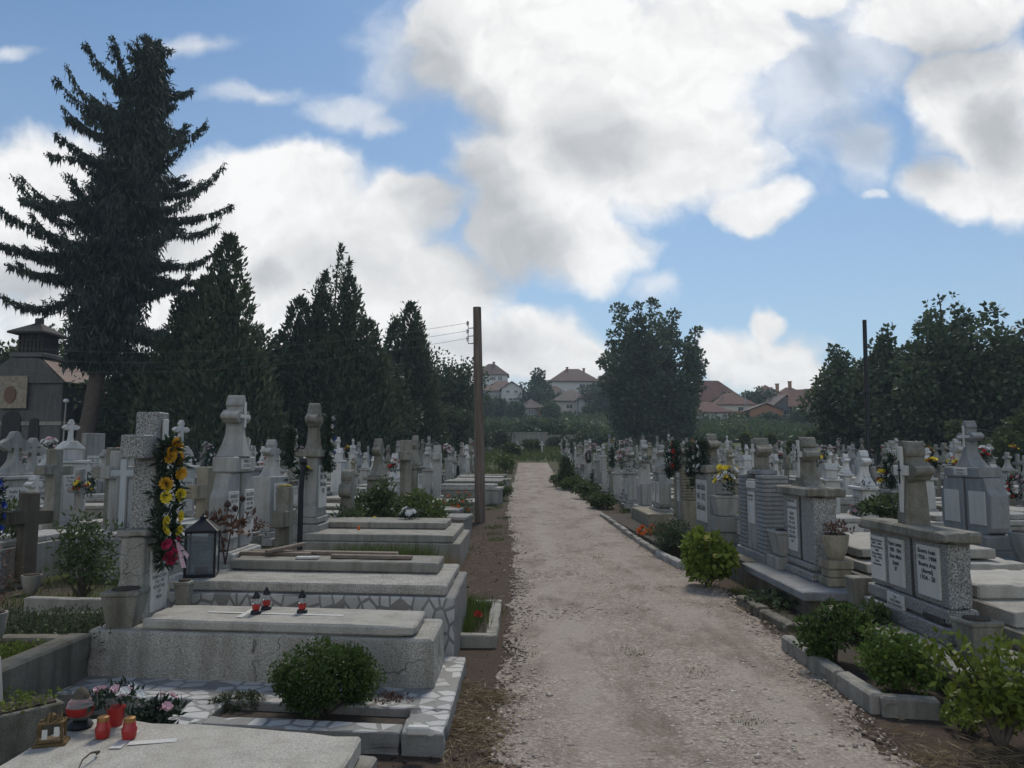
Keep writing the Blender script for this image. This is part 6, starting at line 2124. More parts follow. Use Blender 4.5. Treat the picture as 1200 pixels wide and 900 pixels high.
plant_leaves(t, 'foliage', np.stack([r.normal(size=20) * .09, r.normal(size=20) * .06, np.full(20, .29)], 1), np.full(20, .035), 16, .022, .012, M_LEAF_Y, 8)
p = pz(0, 850, .12)
o = MB().prism([(-.28, 0), (.26, 0), (.19, .5), (-.28, .62)], -.05, .05).map(lambda x, y, z: (x, y + .1 * z, z)).build('leaning_slab', M_PALE, bevel=.01); o.location = (p.x - .17, p.y - .15, .0); o.rotation_euler = (0, 0, .25)
tag(o, 'pale stone slab leaning at the lower left picture edge', 'stone slab')
p = pz(4, 762, .33)
planter('round grey concrete pot on the raised bed at the left edge', (p.x - .10, p.y, .33), 0, .20, .24, M_CONC, kind='bowl')
shrub('dry_shrub', 'reddish dry twiggy shrub at the left picture edge', (-4.35, 6.0, .2), .75, .75, 1500, (.05, .012), M_DRYRED, 14, cat_='shrub', stems=22)
shrub('leafy_weed', 'tall loose green weed standing before the brown cross and grey tomb wall', (-4.85, 8.6, 0), .85, 1.05, 1500, (.07, .026), M_LEAF_M, 15, cat_='weed', stems=14)
shrub('leafy_weed', 'low weed beside the grey tomb wall left of the granite cross', (-4.0, 8.3, 0), .5, .4, 600, (.05, .02), M_LEAF_D, 16, cat_='weed')
o = MB().box(-1.0, 1.0, -.06, .06, -.05, .22, .01).build('kerb_stone', M_CONC); o.location = (-3.9, 7.6, 0); o.rotation_euler = (0, 0, -.1)
tag(o, 'low concrete kerb across the weeds left of the granite cross', 'kerb')
o = MB().box(-.7, .7, -.06, .06, -.05, .16, .01).build('kerb_stone', M_CONCD); o.location = (-4.6, 7.1, 0); o.rotation_euler = (0, 0, .25)
tag(o, 'damp sloping kerb stone near the dry shrub', 'kerb')

# ---- second row, behind: grey-walled tomb with the pale tablet; brown cross; others
gz = gh(10)
D = [(-5.95, 10.35), (-4.0, 9.95), (-4.0, 11.6), (-5.95, 12.0)]
tE, mE = quad_tomb('grave_tomb', 'large bluish grey walled tomb with projecting slab behind the granite cross', D, gz, gz + .58, .09, M_BLUE, M_PALE, over=.05, inset=.06)
MB().prism([(x - mE.x, y - mE.y) for x, y in ((-5.5, 10.8), (-4.1, 10.5), (-4.1, 11.4), (-5.5, 11.7))], .585, .68, 'z').build('cover_slab', M_PALE, tE, bevel=.012)
t = thing('gravestone', 'pale grey tablet with a raised outlined cross on its left half', 'gravestone', (-5.60, 11.0, gz + .58), LEFT - .45)
MB().box(-.08, .50, -.06, .06, 0, .72, .01).build('tablet', M_PALE, t)
MB().prism([(x - .2, z) for x, z in cross_poly(.46, 1.10, .80, .17)], -.09, .09).build('cross', M_PALE, t, bevel=.01)
cp = [(x - .2, z) for x, z in cross_poly(.38, 1.0, .80, .09)]
MB().prism([(x, z * .95 + .03) for x, z in cp], -.10, -.088).build('cross_outline', M_WHITE, t, bevel=.003)
lettering(t, 'STAN MARIA\n1941 - 1975\nSTAN KOVACS\nIOAN\n1938', .24, .60, -.063, .40, .44, M_INKG)
k_ = k_cross('dark brown weathered cross standing before the pale rounded cross on the left', M_BROWN, h=1.16, w=.52, t_=.17, d=.2, base=(.3, .26, .06), az=.72, jit=.012)
put(k_, -6.15, 9.6, 0, LEFT - .55)
k_ = k_cross('pale stone cross with squared arms rising behind the dark brown cross', M_OLD, h=1.72, w=.50, t_=.14, d=.2, base=(.4, .4, .5), az=.74, jit=.01)
put(k_, -6.9, 11.3, gh(11), LEFT - .35)
planter('small round concrete pot at the foot of the dark brown cross', (-5.75, 9.1, 0), 0, .22, .22, M_CONC, kind='bowl')
D = [(-7.6, 9.6), (-6.35, 9.4), (-6.35, 11.0), (-7.6, 11.2)]
quad_tomb('grave_tomb', 'pale grey plastered tomb wall at the far left edge behind the brown cross', D, 0, .56, .08, M_GREY, M_PALE)
hung_wreath('bright blue and white wreath at the left picture edge', (-6.22, 9.0, .98), LEFT + .2, .42, .72, [(M_BLUF, 9), (M_WHTF, 5)], 9, thick=.07)
MBs = MB().tube([(0, 0, 0), (0, .02, 1.25)], .02, 6).build('wreath_stand', M_BROWN); MBs.location = (-6.26, 9.05, 0); tag(MBs, 'thin wooden stake carrying the blue wreath', 'stake')
shrub('flowering_bush', 'green bush with white blossoms left of the brown cross', (-6.55, 9.9, .45), .8, .6, 1500, (.05, .025), M_LEAF_M, 17, cat_='bush', flowers=(M_WHTF, 6, .05))
# ================================================================== RIGHT SIDE, first row along the path
XR = 3.08


def putr(t, y, x=XR, z=None, rz=RIGHT):
    return put(t, x, y, gh(y) if z is None else z, rz)


# R1: the family monument with three plaques
t = thing('grave_tomb', 'stepped grey slab tomb behind the long family monument, red candle on it', 'tomb', (XR, 6.1, 0))
MB().box(-.22, 2.5, -1.05, .95, -.05, .17, .01).build('base', M_CONCD, t)
MB().box(-.34, 2.6, -1.15, 1.05, .172, .26, .014).build('slab', M_CONC, t)
MB().box(.34, 2.3, -.95, .86, .262, .40, .012).build('middle_slab', M_CONC, t)
MB().box(.36, 1.62, -.55, .80, .402, .52, .012).build('upper_slab', M_TERR2, t)
MB().box(.38, 1.35, -.1, .74, .522, .63, .012).build('cover_slab', M_TERR2, t)
MB().box(1.0, 1.5, -.63, -.6, .402, .406, 0).build('marble_strip', M_MARB, t)
k_ = k_wall('long granite family monument with three marble plaques under a rough overhanging cap', M_GRAN, w=1.24, d=.17, h=.47, cap_mat=M_OLD, ch=.66, cw=.40, cap_h=.085, nplq=0, base=.24, bulb=.066, rough_cap=.05,
            texts=None, foot=0, ct=.13, cd=.075, base_plaque=(-.12, .05, .27, .18, 'T IDA\n   BOERU SIMION\nDIN TURDA DEVALE'))
putr(k_, 6.29, XR + .07, .262)
zw = .24
for (x, wq, h0, tx) in ((-.465, .25, .37, 'Boeru Leonte\n1897 - 1981\nBoeru Floarea\n1901\nBoeru Maria\n1928 - 1996\nsi fiul\nGheorghe'), (-.135, .255, .38, 'Boeru Leonte\n1900 - 1964\nBoeru Maria\n(Lupu)\n87'), (.36, .32, .38, 'Boeru Ioan\n1930 - 1984\nBoeru Ana\n(Angel)\n1934 - 20')):
    plaque(k_, x, zw + .05, wq, h0, -.085 + .002, tx, frac=.62 if x > -.5 else .92, bold=.03)
MB().box(.085, .125, -.089, -.06, zw + .006, zw + .465, .003).build('dark_groove', M_DARKST, k_)
mb = MB()
for z0 in (.03, .13):
    mb.box(.30, .60, -.121, -.11, z0, z0 + .045, .002)
mb.build('recess', M_DARKST, k_)
planter('squat stone planter with a mossy rim beside the family monument', (XR - .0, 5.38, .262), .1, .22, .24, M_OLD)
red_candle('red votive candle on the stepped slab behind the family monument', (XR + 1.2, 5.72, .402), None, 1.15)
o = MB().frustum(.16, .16, .2, .2, 0, .26).build('stone_post', M_OLD, bevel=.01); o.location = (XR - .03, 7.12, .26)
tag(o, 'mossy short stone post at the far end of the family monument', 'stone post')

# R2
t = thing('grave_tomb', 'platform tomb with layered pale slabs behind the granite monument with planter bowl', 'tomb', (XR, 8.6, 0))
MB().box(-.30, 2.4, -1.0, .9, -.05, .22, .012).build('base', M_CONCD, t)
MB().box(-.40, 2.5, -1.08, 1.0, .222, .31, .012).build('slab', M_BLUE, t)
for k, (x0, x1, y0, y1, z) in enumerate(((.35, 2.2, -.95, .8, .312), (.38, 2.0, -.7, .7, .43), (.42, 1.8, -.5, .6, .55))):
    MB().box(x0, x1, y0, y1, z + .002, z + .10, .012).build('cover_slab', (M_CONC, M_TERR2, M_TERR2)[k], t)
k_ = k_wall('speckled granite monument with tall plaque, rough cap and a flared mossy cross', M_GRAN, w=.95, d=.25, h=.70, cap_mat=M_OLD, ch=.54, cw=.36, cap_h=.10, nplq=0, base=.16, bulb=.062, rough_cap=.03, foot=.50, cd=.085, ct=.09)
putr(k_, 8.66, XR + .10, .312)
plaque(k_, -.16, .24, .27, .46, -.123, 'CRISAN\nNICOLAE\n1931 - 1994\nPARASCHIVA\n1936 - 2001\nCRISAN ION\n1958', t=.014)
plaque(k_, -.16, .73, .27, .08, -.123, 'FAMILIA CRISAN', M_WHITE, t=.014)
MB().box(.06, .11, -.131, -.10, .17, .855, .003).build('dark_groove', M_DARKST, k_)
t = planter('large rough stone bowl on a stepped stand at the end of the granite monument', (XR + .08, 7.92, .312), 0, .27, .25, M_TAN, kind='bowl', soil=True)
for c in t.children: c.location.z = .255
MB().box(-.13, .13, -.13, .13, 0, .085, .01).box(-.11, .11, -.11, .11, .087, .17, .01).box(-.13, .13, -.13, .13, .172, .258, .01).build('stand', M_TAN, t)
r = np.random.default_rng(5)
t = thing('withered_plants', 'dark withered plants in the rough stone bowl', 'withered plants', (XR + .08, 7.92, .81))
plant_leaves(t, 'dead_leaves', np.stack([r.normal(size=10) * .08, r.normal(size=10) * .08, .04 + .06 * r.random(10)], 1), np.full(10, .04), 12, .05, .018, M_DRYRED, 6)
MB().tube([(0, 0, -.03), (.02, 0, .14)], .006, 5).build('stems', M_DEADF, t)

# R3 grooved pillars
k_ = k_fluted('monument of finely grooved side pillars around a plain bluish panel', M_BLUE, w=1.12, d=.30, h=.95, base=.42, ch=.40, pm=M_GREY)
putr(k_, 10.0, XR, gh(10))
t = planter('ribbed planter box on a layered stand at the end of the grooved monument', (XR + .02, 9.16, 0), 0, .34, .28, M_GREY)
for c in t.children: c.location.z = .46
MB().box(-.2, .2, -.2, .2, 0, .15, .01).box(-.15, .15, -.15, .15, .152, .3, .01).box(-.19, .19, -.19, .19, .302, .45, .01).build('stand', M_GREY, t)
tomb('tomb with pale layered slabs behind the grooved-pillar monument', (XR + .3, 10.0, 0), PI / 2, 2.0, 1.3, .42, .08, M_GREY, M_TERR2, True)
# base wall under R2..R4 along the path
o = MB().box(-.22, .24, -2.2, 2.2, -.05, .32, .02).build('plinth_wall', M_CONCD); o.location = (XR - .1, 11.8, 0); tag(o, 'dark concrete plinth wall under the monuments behind the hydrangea', 'plinth wall')

# R4 with yellow flowers
k_ = k_wall('tall monument with narrow plaque and rough capped cross, yellow flowers at its side', M_GREY, w=.95, d=.34, h=.92, cap_mat=M_OLD, ch=.50, cw=.46, cap_h=.12, nplq=1, base=.42, bulb=.065, ct=.09, rough_cap=.03, strip=False, foot=.4, base_plaque=(-.05, .1, .22, .22, 'SC'))
putr(k_, 12.6, XR, gh(12.6))
hung_wreath('white-flowered dark wreath on the rough capped cross above the yellow flowers', (XR - .2, 12.5, 1.62), RIGHT, .48, .52, [(M_WHTF, 7), (M_PALEF, 2)], 15, thick=.07)
hung_wreath('dark old wreath with white blooms leaning left of the rough capped cross', (XR - .22, 13.1, 1.55), RIGHT, .42, .5, [(M_WHTF, 6)], 16, thick=.06)
t = planter('grey square planter holding yellow flowers beside the tall monument', (XR - .02, 11.75, 0), 0, .36, .30, M_GREY)
for c in t.children: c.location.z = .72
MB().box(-.18, .18, -.18, .18, 0, .24, .01).box(-.14, .14, -.14, .14, .242, .48, .01).box(-.18, .18, -.18, .18, .482, .71, .01).build('stand', M_GREY, t)
bouquet('bunch of bright yellow flowers with white lilies in the square planter', (XR - .02, 11.7, 1.02), .34, .42, [M_YELF2, M_YELF2, M_WHTF], 21, 22, fr=.05)
bouquet('yellow flowers standing left of the tall monument', (XR - .12, 13.15, .95), .24, .45, [M_YELF2, M_WHTF], 22, 12, fr=.05)
t = thing('marble_box', 'white marble box-shaped tomb slab between the grooved and the tall monument', 'marble tomb', (XR + .4, 11.3, 0))
MB().box(-.35, 1.4, -.4, .4, 0, .45, .01).build('base', M_CONC, t)
MB().box(-.3, 1.3, -.35, .35, .452, .68, .012).build('slab', M_WHITE, t)
MB().box(-.33, 1.35, -.38, .38, .682, .74, .01).build('cover', M_PALE, t)

# R5.. R8
k_ = k_fluted('narrow monument of ribbed stone with a thin white plaque, wreaths over it', M_TAN, w=.85, d=.28, h=.95, base=.4, ch=.40, pm=M_GREY); putr(k_, 14.7)
hung_wreath('red-brown and white wreath on the ribbed stone monument', (XR - .2, 14.6, 1.62), RIGHT, .5, .5, [(M_REDF, 5), (M_WHTF, 4)], 17, thick=.06)
hung_wreath('faded grey wreath leaning beside the ribbed stone monument', (XR - .2, 15.15, 1.5), RIGHT, .4, .55, [(M_WHTF, 5)], 18, thick=.06)
planter('tall tan stone vase on the right of the ribbed stone monument', (XR - .05, 13.9, .2), 0, .36, .62, M_TAN, kind='bowl', name='stone_vase')
k_ = k_double('double-tablet monument with a tall round-armed cross, fourth pair along the path', M_GREY, w=1.0, d=.24, th=.75, col=.46, base=(.16, .15, .1)); putr(k_, 17.2)
k_ = k_tall('slim monument topped by a tall white-edged cross before the far shrubs', M_PALE, h=1.05); putr(k_, 19.6)
bouquet('dark wreath bouquet on the slim tall monument', (XR - .2, 19.3, 1.2), .5, .5, [M_WHTF], 23, 8)
o = MB().box(-.3, .3, -1.2, 1.2, -.05, .36, .02).build('plinth_wall', M_TAN); o.location = (XR - .2, 17.2, gh(17)); tag(o, 'rough tan plinth wall beneath the double-tablet monument by the path', 'plinth wall')

# R6far: double tablets in the second row, large
k_ = k_double('large double-tablet monument with blank marble plaques in the second row at right', M_BLUE, w=1.25, d=.26, th=.78, col=.66, ch=.44, base=(.2, .2), dark_gap=True, texts=['', '']); put(k_, 6.55, 11.35, gh(11) + .12, RIGHT)
tomb('grey platform tomb under the large double-tablet monument at right', (6.1, 11.3, 0), PI / 2, 2.6, 1.7, .16, .08, M_CONCD, M_GREY, False)
planter('stone bowl on a layered stand right of the large double-tablet monument', (6.6, 10.25, .2), 0, .46, .42, M_BLUE, kind='bowl', name='stone_bowl')
bouquet('yellow and red flowers before a pale gravestone in the second row', (6.3, 13.6, 1.0), .42, .36, [M_YELF2, M_YELF2, M_REDF], 24, 14, fr=.06)
bouquet('orange and yellow flowers on the large double-tablet monument\'s shoulder', (6.45, 12.25, 1.35), .2, .22, [M_ORGF, M_YELF2], 25, 6, fr=.06)
shrub('green_plant', 'leafy green plant on a tomb in the second row at right', (6.0, 12.9, .55), .9, .4, 1200, (.08, .04), M_LEAF_M, 41, cat_='plant')

# ---- kerbed beds between the path and the monuments
def kerb_run(label, pts, h=.11, w=.11, mat=None, seg=.5, group=None, name='kerb'):
    """a run of kerb stones, each with its joint, following the points"""
    c = Vector((pts[0][0], pts[0][1], gh(pts[0][1])))
    t = thing(name, label, 'kerb', tuple(c), 0, group)
    for a, b in zip(pts[:-1], pts[1:]):
        A, B = Vector((*a, 0)), Vector((*b, 0)); L = (B - A).length; n = max(1, round(L / seg)); d = (B - A).normalized(); an = math.atan2(d.y, d.x)
        for k in range(n):
            m0 = A + d * (L * k / n + .004); m1 = A + d * (L * (k + 1) / n - .004)
            mid = (m0 + m1) / 2; l2 = (m1 - m0).length / 2
            mb = MB().box(-l2, l2, -w / 2, w / 2, -.12, h, .016)
            wob = rnm.uniform(-.012, .012)
            M = Matrix.Translation((mid.x - c.x, mid.y - c.y, gh(mid.y) - c.z + wob)) @ Matrix.Rotation(an + rnm.uniform(-.02, .02), 4, 'Z')
            mb.xf(M).build('kerb_stone', mat or M_CONC, t)
    return t


K1 = [tuple(pz(922, 748, .10).xy), tuple(pz(1030, 818, .10).xy), tuple(pz(1101, 822, .10).xy)]
kerb_run('grey concrete kerb of the shrub bed nearest on the right', K1, .12, .10, M_CONC, .55)
K2 = [tuple(pz(868, 700, .08).xy), tuple(pz(930, 733, .08).xy), tuple(pz(948, 732, .08).xy)]
kerb_run('mossy kerb before the bed of the granite monument', K2, .10, .12, M_CONCD, .6)
K3 = [tuple(pz(771, 646, .09).xy), tuple(pz(800, 660, .09).xy), tuple(pz(812, 661, .09).xy)]
kerb_run('clean white kerb corner beside the hydrangea', K3, .10, .11, M_PALE, .7)
K4 = [tuple(pz(705, 606, .09).xy), tuple(pz(735, 624, .09).xy), tuple(pz(771, 645, .09).xy)]
kerb_run('long low kerb curving along the path before the marigolds', K4, .09, .10, M_CONC, .8)
soil = MB()
c = Vector((2.5, 6, 0))
def bed(label, poly, z=.05):
    m = Vector((sum(p[0] for p in poly) / len(poly), sum(p[1] for p in poly) / len(poly), gh(poly[0][1])))
    o = MB().prism([(p[0] - m.x, p[1] - m.y) for p in poly], -.1, z, 'z').build('soil_bed', M_SOILP); o.location = m
    tag(o, label, 'soil bed'); return o
bed('dark soil bed under the two bright shrubs at right', [(K1[0][0] + .05, K1[0][1]), (K1[1][0] + .05, K1[1][1] + .06), (K1[2][0] - .05, K1[2][1] + .06), (2.86, 5.0), (2.86, 6.9), (2.5, 7.1)])
bed('soil bed between the mossy kerb and the granite monument', [(K2[0][0] + .06, K2[0][1]), (K2[1][0] + .06, K2[1][1] + .05), (2.9, 7.3), (2.9, 9.2)])
bed('planted soil bed behind the marigold kerb', [(K4[0][0] + .06, K4[0][1]), (K4[1][0] + .06, K4[1][1]), (K4[2][0] + .06, K4[2][1]), (2.9, 12.4), (2.9, 20)])

# shrubs of the right side
GS = None
p = pz(990, 782, .06); shrub('shrub', 'dark rounded shrub in the kerbed bed before the family monument', (p.x, p.y + .15, .05), .62, .44, 4600, (.034, .02), M_BOX, 51, .55)
p = pz(1032, 760, .06); shrub('leafy_plant', 'broad-leaved plant between the two shrubs of the kerbed bed', (p.x, p.y + .05, .05), .32, .34, 420, (.075, .038), M_LEAF_M, 52, cat_='plant')
p = pz(1065, 815, .06); shrub('shrub', 'bright green shrub in the corner of the kerbed bed before the family monument', (p.x, p.y + .10, .05), .60, .42, 5000, (.032, .019), leafm('shrub_fresh_green', (.04, .075, .014), (.13, .20, .04), nscale=6), 53, .5)
p = pz(920, 718, .06); shrub('ground_ivy', 'low dark plants inside the mossy kerb', (p.x, p.y + .4, .05), .7, .14, 1500, (.03, .02), M_LEAF_D, 54, 1.0, cat_='ground plant')
p = pz(838, 690, .04); shrub('hydrangea', 'hydrangea bush with yellowing leaves and faded blooms beside the path', (p.x, p.y + .3, 0), .70, .68, 2300, (.085, .055), leafm('hydrangea_leaves', (.05, .085, .014), (.20, .25, .04), nscale=5), 55, .62, cat_='bush', flowers=(plain('pale_yellow_bracts', (.42, .40, .12), .7, .25, 30), 6, .045))
p = pz(792, 655, .04); shrub('conifer_shrub', 'dark green dense shrub behind the white kerb corner', (p.x + .05, p.y + .6, .03), .72, .62, 4200, (.035, .015), M_LEAF_D, 56, .7)
p = pz(763, 640, .04)
shrub('marigolds', 'orange marigolds in bloom behind the long low kerb', (p.x + .12, p.y + .9, .04), .75, .26, 900, (.04, .012), M_LEAF_M, 57, .9, cat_='flowers', flowers=(M_ORGF, 46, .045))
p = pz(728, 600, .04)
shrub('withered_bed_plants', 'withered brown flowers at the far end of the long low kerb', (p.x + .25, p.y + .2, .02), .8, .3, 600, (.05, .02), M_DRYRED, 58, 1.4, cat_='plants')
GPS = 'green shrubs along the right edge of the far path'
for i, (px, py, wd, hh, mat, lab) in enumerate(((706, 596, .95, .62, M_LEAF_M, 'leafy shrub nearest in the line along the right path edge'), (688, 585, 1.0, .8, M_LEAF_M, 'second shrub in the line along the right path edge'), (672, 575, 1.1, .75, M_LEAF_L, 'third shrub, pale-tipped, along the right path edge'),
                                        (660, 568, 1.1, .7, M_LEAF_M, 'last low shrub along the right path edge'))):
    p = pz(px, py, gh(24 + 4 * i)); 
    for _ in range(4): p = pz(px, py, gh(p.y))
    shrub('shrub', lab, (p.x, p.y, gh(p.y)), wd * 1.1, hh * .68, 1700, (.09, .05), mat, 60 + i, group=GPS)
p = py_(663, 560, 30); o_ = make_thuja((p.x, 30, gh(30)), [(0, 0, 1.05, .34)], 'small dark columnar thuja at the right edge of the far path', 66, None, 1500, (.14, .06))
# small tree at the lower right corner
p = pz(1172, 872, 0)
t = thing('young_tree', 'small sprawling young tree with yellow-green leaves at the lower right corner', 'young tree', (p.x, p.y, 0))
r = np.random.default_rng(70)
tips = [(a * .85, b * .85, c * .84) for a, b, c in [(.22, -.05, .42), (.05, -.15, .46), (-.1, -.05, .52), (-.22, .02, .60), (.30, .1, .55), (.12, .15, .62), (-.32, .1, .66), (-.40, .05, .52), (.2, -.2, .3), (.36, -.1, .36)]]
mb = MB()
for k, q in enumerate(tips):
    mb.tube([(0, 0, -.05), (q[0] * .25, q[1] * .25, q[2] * .42), (q[0] * .65, q[1] * .65, q[2] * .8), q], [.018, .013, .008, .003], 6)
mb.build('branches', M_BARK, t)
C = np.array([q for q in tips] + [tuple(np.array(q) * .8) for q in tips] + [tuple(np.array(q) * .52) for q in tips])
plant_leaves(t, 'foliage', C, np.array([.14] * 3 + [.07] * 5 + [.12] * 2 + [.10] * 3 + [.05] * 5 + [.10] * 2 + [.09] * 10), 46, .055, .03, leafm('young_tree_leaves', (.07, .105, .014), (.19, .23, .04), nscale=5), 71)
p = pz(1128, 858, 0); shrub('low_plant', 'low yellowish plant under the young tree at the lower right', (p.x, p.y, 0), .30, .16, 320, (.04, .022), M_LEAF_Y, 72, cat_='plant')
ROUGH = False
# ================================================================== the rows behind: every gravestone its own object
def far_dup(root, loc, rz, s, keep_sub=True):
    r = root.copy(); COL.objects.link(r)
    r.location = loc; r.rotation_euler = (rnm.uniform(-.025, .025), rnm.uniform(-.025, .025), rz); r.scale = s
    for ch in KIDS.get(root.name, []):
        c = ch.copy(); COL.objects.link(c); c.parent = r
        KIDS.setdefault(r.name, []).append(c)
        if keep_sub:
            for g in KIDS.get(ch.name, []):
                d = g.copy(); COL.objects.link(d); d.parent = c
    return r


VARS = [
    (k_pillar('x', M_PALE), 'pale trefoil-cross gravestone with one plaque', 5),
    (k_pillar('x', M_GREY, w=.8, nplq=2, ph=.75, ch=.66, strip=True), 'grey trefoil-cross gravestone with two plaques', 3),
    (k_pillar('x', M_OLD, w=.56, nplq=1, ph=.9, ch=.74, jit=.012, bulb=.085), 'lichen-stained trefoil-cross gravestone', 5),
    (k_double('x', M_GREY), 'mid grey double-tablet gravestone', 2),
    (k_double('x', M_BLUE, w=1.1, th=.8, col=.6), 'bluish double-tablet gravestone', 2),
    (k_wall('x', M_GREY, w=1.0, h=.85, cap_mat=M_OLD), 'wide grey family gravestone with rough cap', 1),
    (k_wall('x', M_GRAN, w=.8, h=.95, cap_mat=M_GRAN, nplq=1, ch=.6), 'granite block gravestone with white cross strip', 2),
    (k_fluted('x', M_PALE, w=.85, h=.95), 'pale grooved-pillar gravestone', 1),
    (k_cross('x', M_OLD, h=1.5, w=.7, t_=.19), 'plain thick weathered stone cross', 2),
    (k_cross('x', M_PALE, h=1.6, w=.6, t_=.13, bulb=.085, foot=.3), 'slim pale cross with rounded arms', 5),
    (k_stele('x', M_WHITE), 'white gabled stele with small cross', 3),
    (k_tablet('x', M_GREY), 'round-topped grey tablet', 1),
    (k_tablet('x', M_WHITE, top='shoulder', cross=True), 'white shouldered tablet with cross', 2),
    (k_tall('x', M_PALE), 'slim pale pillar gravestone with side blocks', 2),
    (k_pillar('x', M_TAN, w=.6, ph=.8, ch=.7, nplq=1), 'tan trefoil-cross gravestone', 2),
    (k_tablet('x', M_DARKST, top='flat', h=.8, w=.7), 'dark polished flat tablet', 1),
    (k_pillar('x', M_WHITE, w=.5, d=.28, ph=.7, ch=.62, bulb=.065), 'white narrow trefoil-cross gravestone', 5),
    (k_tall('x', M_GREY, w=.4, h=1.05), 'stout grey pillar gravestone with side blocks', 2),
]
bag = [i for i, v in enumerate(VARS) for _ in range(v[2])]
used = set()
placed = []                                            # (object, variant, side, row, Y)
rp = random.Random(20)


def place(i, x, y, rz, side, row):
    s = rp.uniform(.74, .95)
    sc_ = (s * rp.uniform(.92, 1.06), s, s * rp.uniform(.92, 1.08))
    loc = (x, y, gh(y) + .02)
    if i not in used:
        o = VARS[i][0]; o.location = loc; o.rotation_euler = (0, 0, rz); o.scale = sc_; used.add(i)
    else:
        o = far_dup(VARS[i][0], loc, rz, sc_, y < 34)
    placed.append((o, i, side, row, y))
    return o


def pxof(x, y): return 612 + 900 * x / y


def ymax(px):
    return float(np.interp(px, [-40, 0, 130, 255, 385, 470, 530, 604, 640, 900, 960, 1080, 1200], [30, 31, 33, 34, 40, 47, 54, 58, 58, 56, 50, 40, 38]))


tombs = []
TPROT = [tomb('x', (0, 0, -100), 0, 2.1, .95, .34, .07, M_CONC, M_TERR), tomb('x', (0, 0, -100), 0, 2.1, 1.0, .42, .08, M_GREY, M_PALE, True), tomb('x', (0, 0, -100), 0, 2.0, .9, .24, .07, M_OLD, M_CONC),
         tomb('x', (0, 0, -100), 0, 2.2, 1.5, .38, .09, M_CONC, M_TERR2, True), tomb('x', (0, 0, -100), 0, 2.0, .9, .30, .07, M_WHITE, M_PALE)]
TLOOK = ['grey concrete tomb with terrazzo slab', 'grey tomb with two pale slabs', 'low weathered tomb', 'wide tomb with two terrazzo slabs', 'white plastered tomb']
tused = set()


def place_tomb(x, y, rz, side, row):
    i = rp.choice((0, 0, 1, 1, 2, 3, 4))
    loc = (x, y, gh(y)); s = (rp.uniform(.9, 1.08), rp.uniform(.92, 1.04) * (.74 if side == 'left' and row == 0 and y < 21.5 else 1), rp.uniform(.75, 1.1))
    if i not in tused:
        o = TPROT[i]; o.location = loc; o.rotation_euler = (0, 0, rz); o.scale = s; tused.add(i)
    else:
        o = far_dup(TPROT[i], loc, rz, s)
    tombs.append((o, i, side, row, y))


FPROT = [bouquet('x', (0, 0, -100), .34, .42, [M_WHTF, M_PALEF], 41, 12, fr=.055, single=False), bouquet('x', (0, 0, -100), .3, .36, [M_REDF, M_WHTF], 42, 10, fr=.055, single=False), bouquet('x', (0, 0, -100), .34, .36, [M_YELF2, M_ORGF], 43, 10, fr=.055, single=False),
         hung_wreath('x', (0, 0, -100), 0, .44, .60, [(M_WHTF, 8)], 44, thick=.07), hung_wreath('x', (0, 0, -100), 0, .46, .60, [(M_PALEF, 4), (M_REDF, 4)], 45, thick=.07), hung_wreath('x', (0, 0, -100), 0, .40, .62, [(M_WHTF, 3)], 46, thick=.08)]
FLOOK = ['white and pale pink bouquet', 'red and white bouquet', 'yellow and orange bouquet', 'wreath of white flowers', 'wreath of pink and red flowers', 'dark green wreath with few white flowers']
fused = set(); flowers_placed = []


def place_flower(x, y, z, rz, side, row, i=None):
    i = rp.choice((0, 0, 0, 0, 1, 2, 2, 3, 3, 4)) if i is None else i
    s = rp.uniform(.8, 1.15)
    if i not in fused:
        o = FPROT[i]; o.location = (x, y, z); o.rotation_euler = (0, 0, rz); o.scale = (s, s, s); fused.add(i)
    else:
        o = FPROT[i].copy(); COL.objects.link(o); o.location = (x, y, z); o.rotation_euler = (0, 0, rz); o.scale = (s, s, s)
        gr, fl = [c for c in KIDS[FPROT[i].name] if c.name.startswith(('greenery', 'ring'))], [c for c in KIDS[FPROT[i].name] if c.name.startswith(('flower', 'blossom'))]
        for c in gr + fl:
            d = c.copy(); COL.objects.link(d); d.parent = o
    flowers_placed.append((o, i, side, row, y))


# left of the path
last = None
for k in range(9):
    X0 = -2.95 - 2.7 * k
    y = {0: 15.3, 1: 13.6, 2: 12.6}.get(k, 12.0) + rp.uniform(-.2, .2)
    while y < 58:
        x = X0 + rp.uniform(-.16, .16); yy = y + SK * .6 * (k * 2.7)
        px = pxof(x, yy)
        if -12 < px < 604 and yy < ymax(px) - .5:
            far = yy > 30
            pick = rp.choice(bag)
            while pick == last: pick = rp.choice(bag)
            last = pick
            if rp.random() < .93:
                o = place(pick, x, yy, LEFT - SK * rp.uniform(.3, 1.4), 'left', k)
                if rp.random() < (.42 if yy < 34 else .3):
                    place_flower(x + rp.uniform(.2, .32), yy + rp.uniform(-.3, .3), gh(yy) + rp.choice((.45, .8, 1.15, 1.3)), LEFT + rp.uniform(-.6, .2), 'left', k)
            if k < 5 and yy < 36 and rp.random() < .9:
                place_tomb(x + .28, yy, LEFT - SK * .9, 'left', k)
        y += rp.uniform(1.4, 1.9)
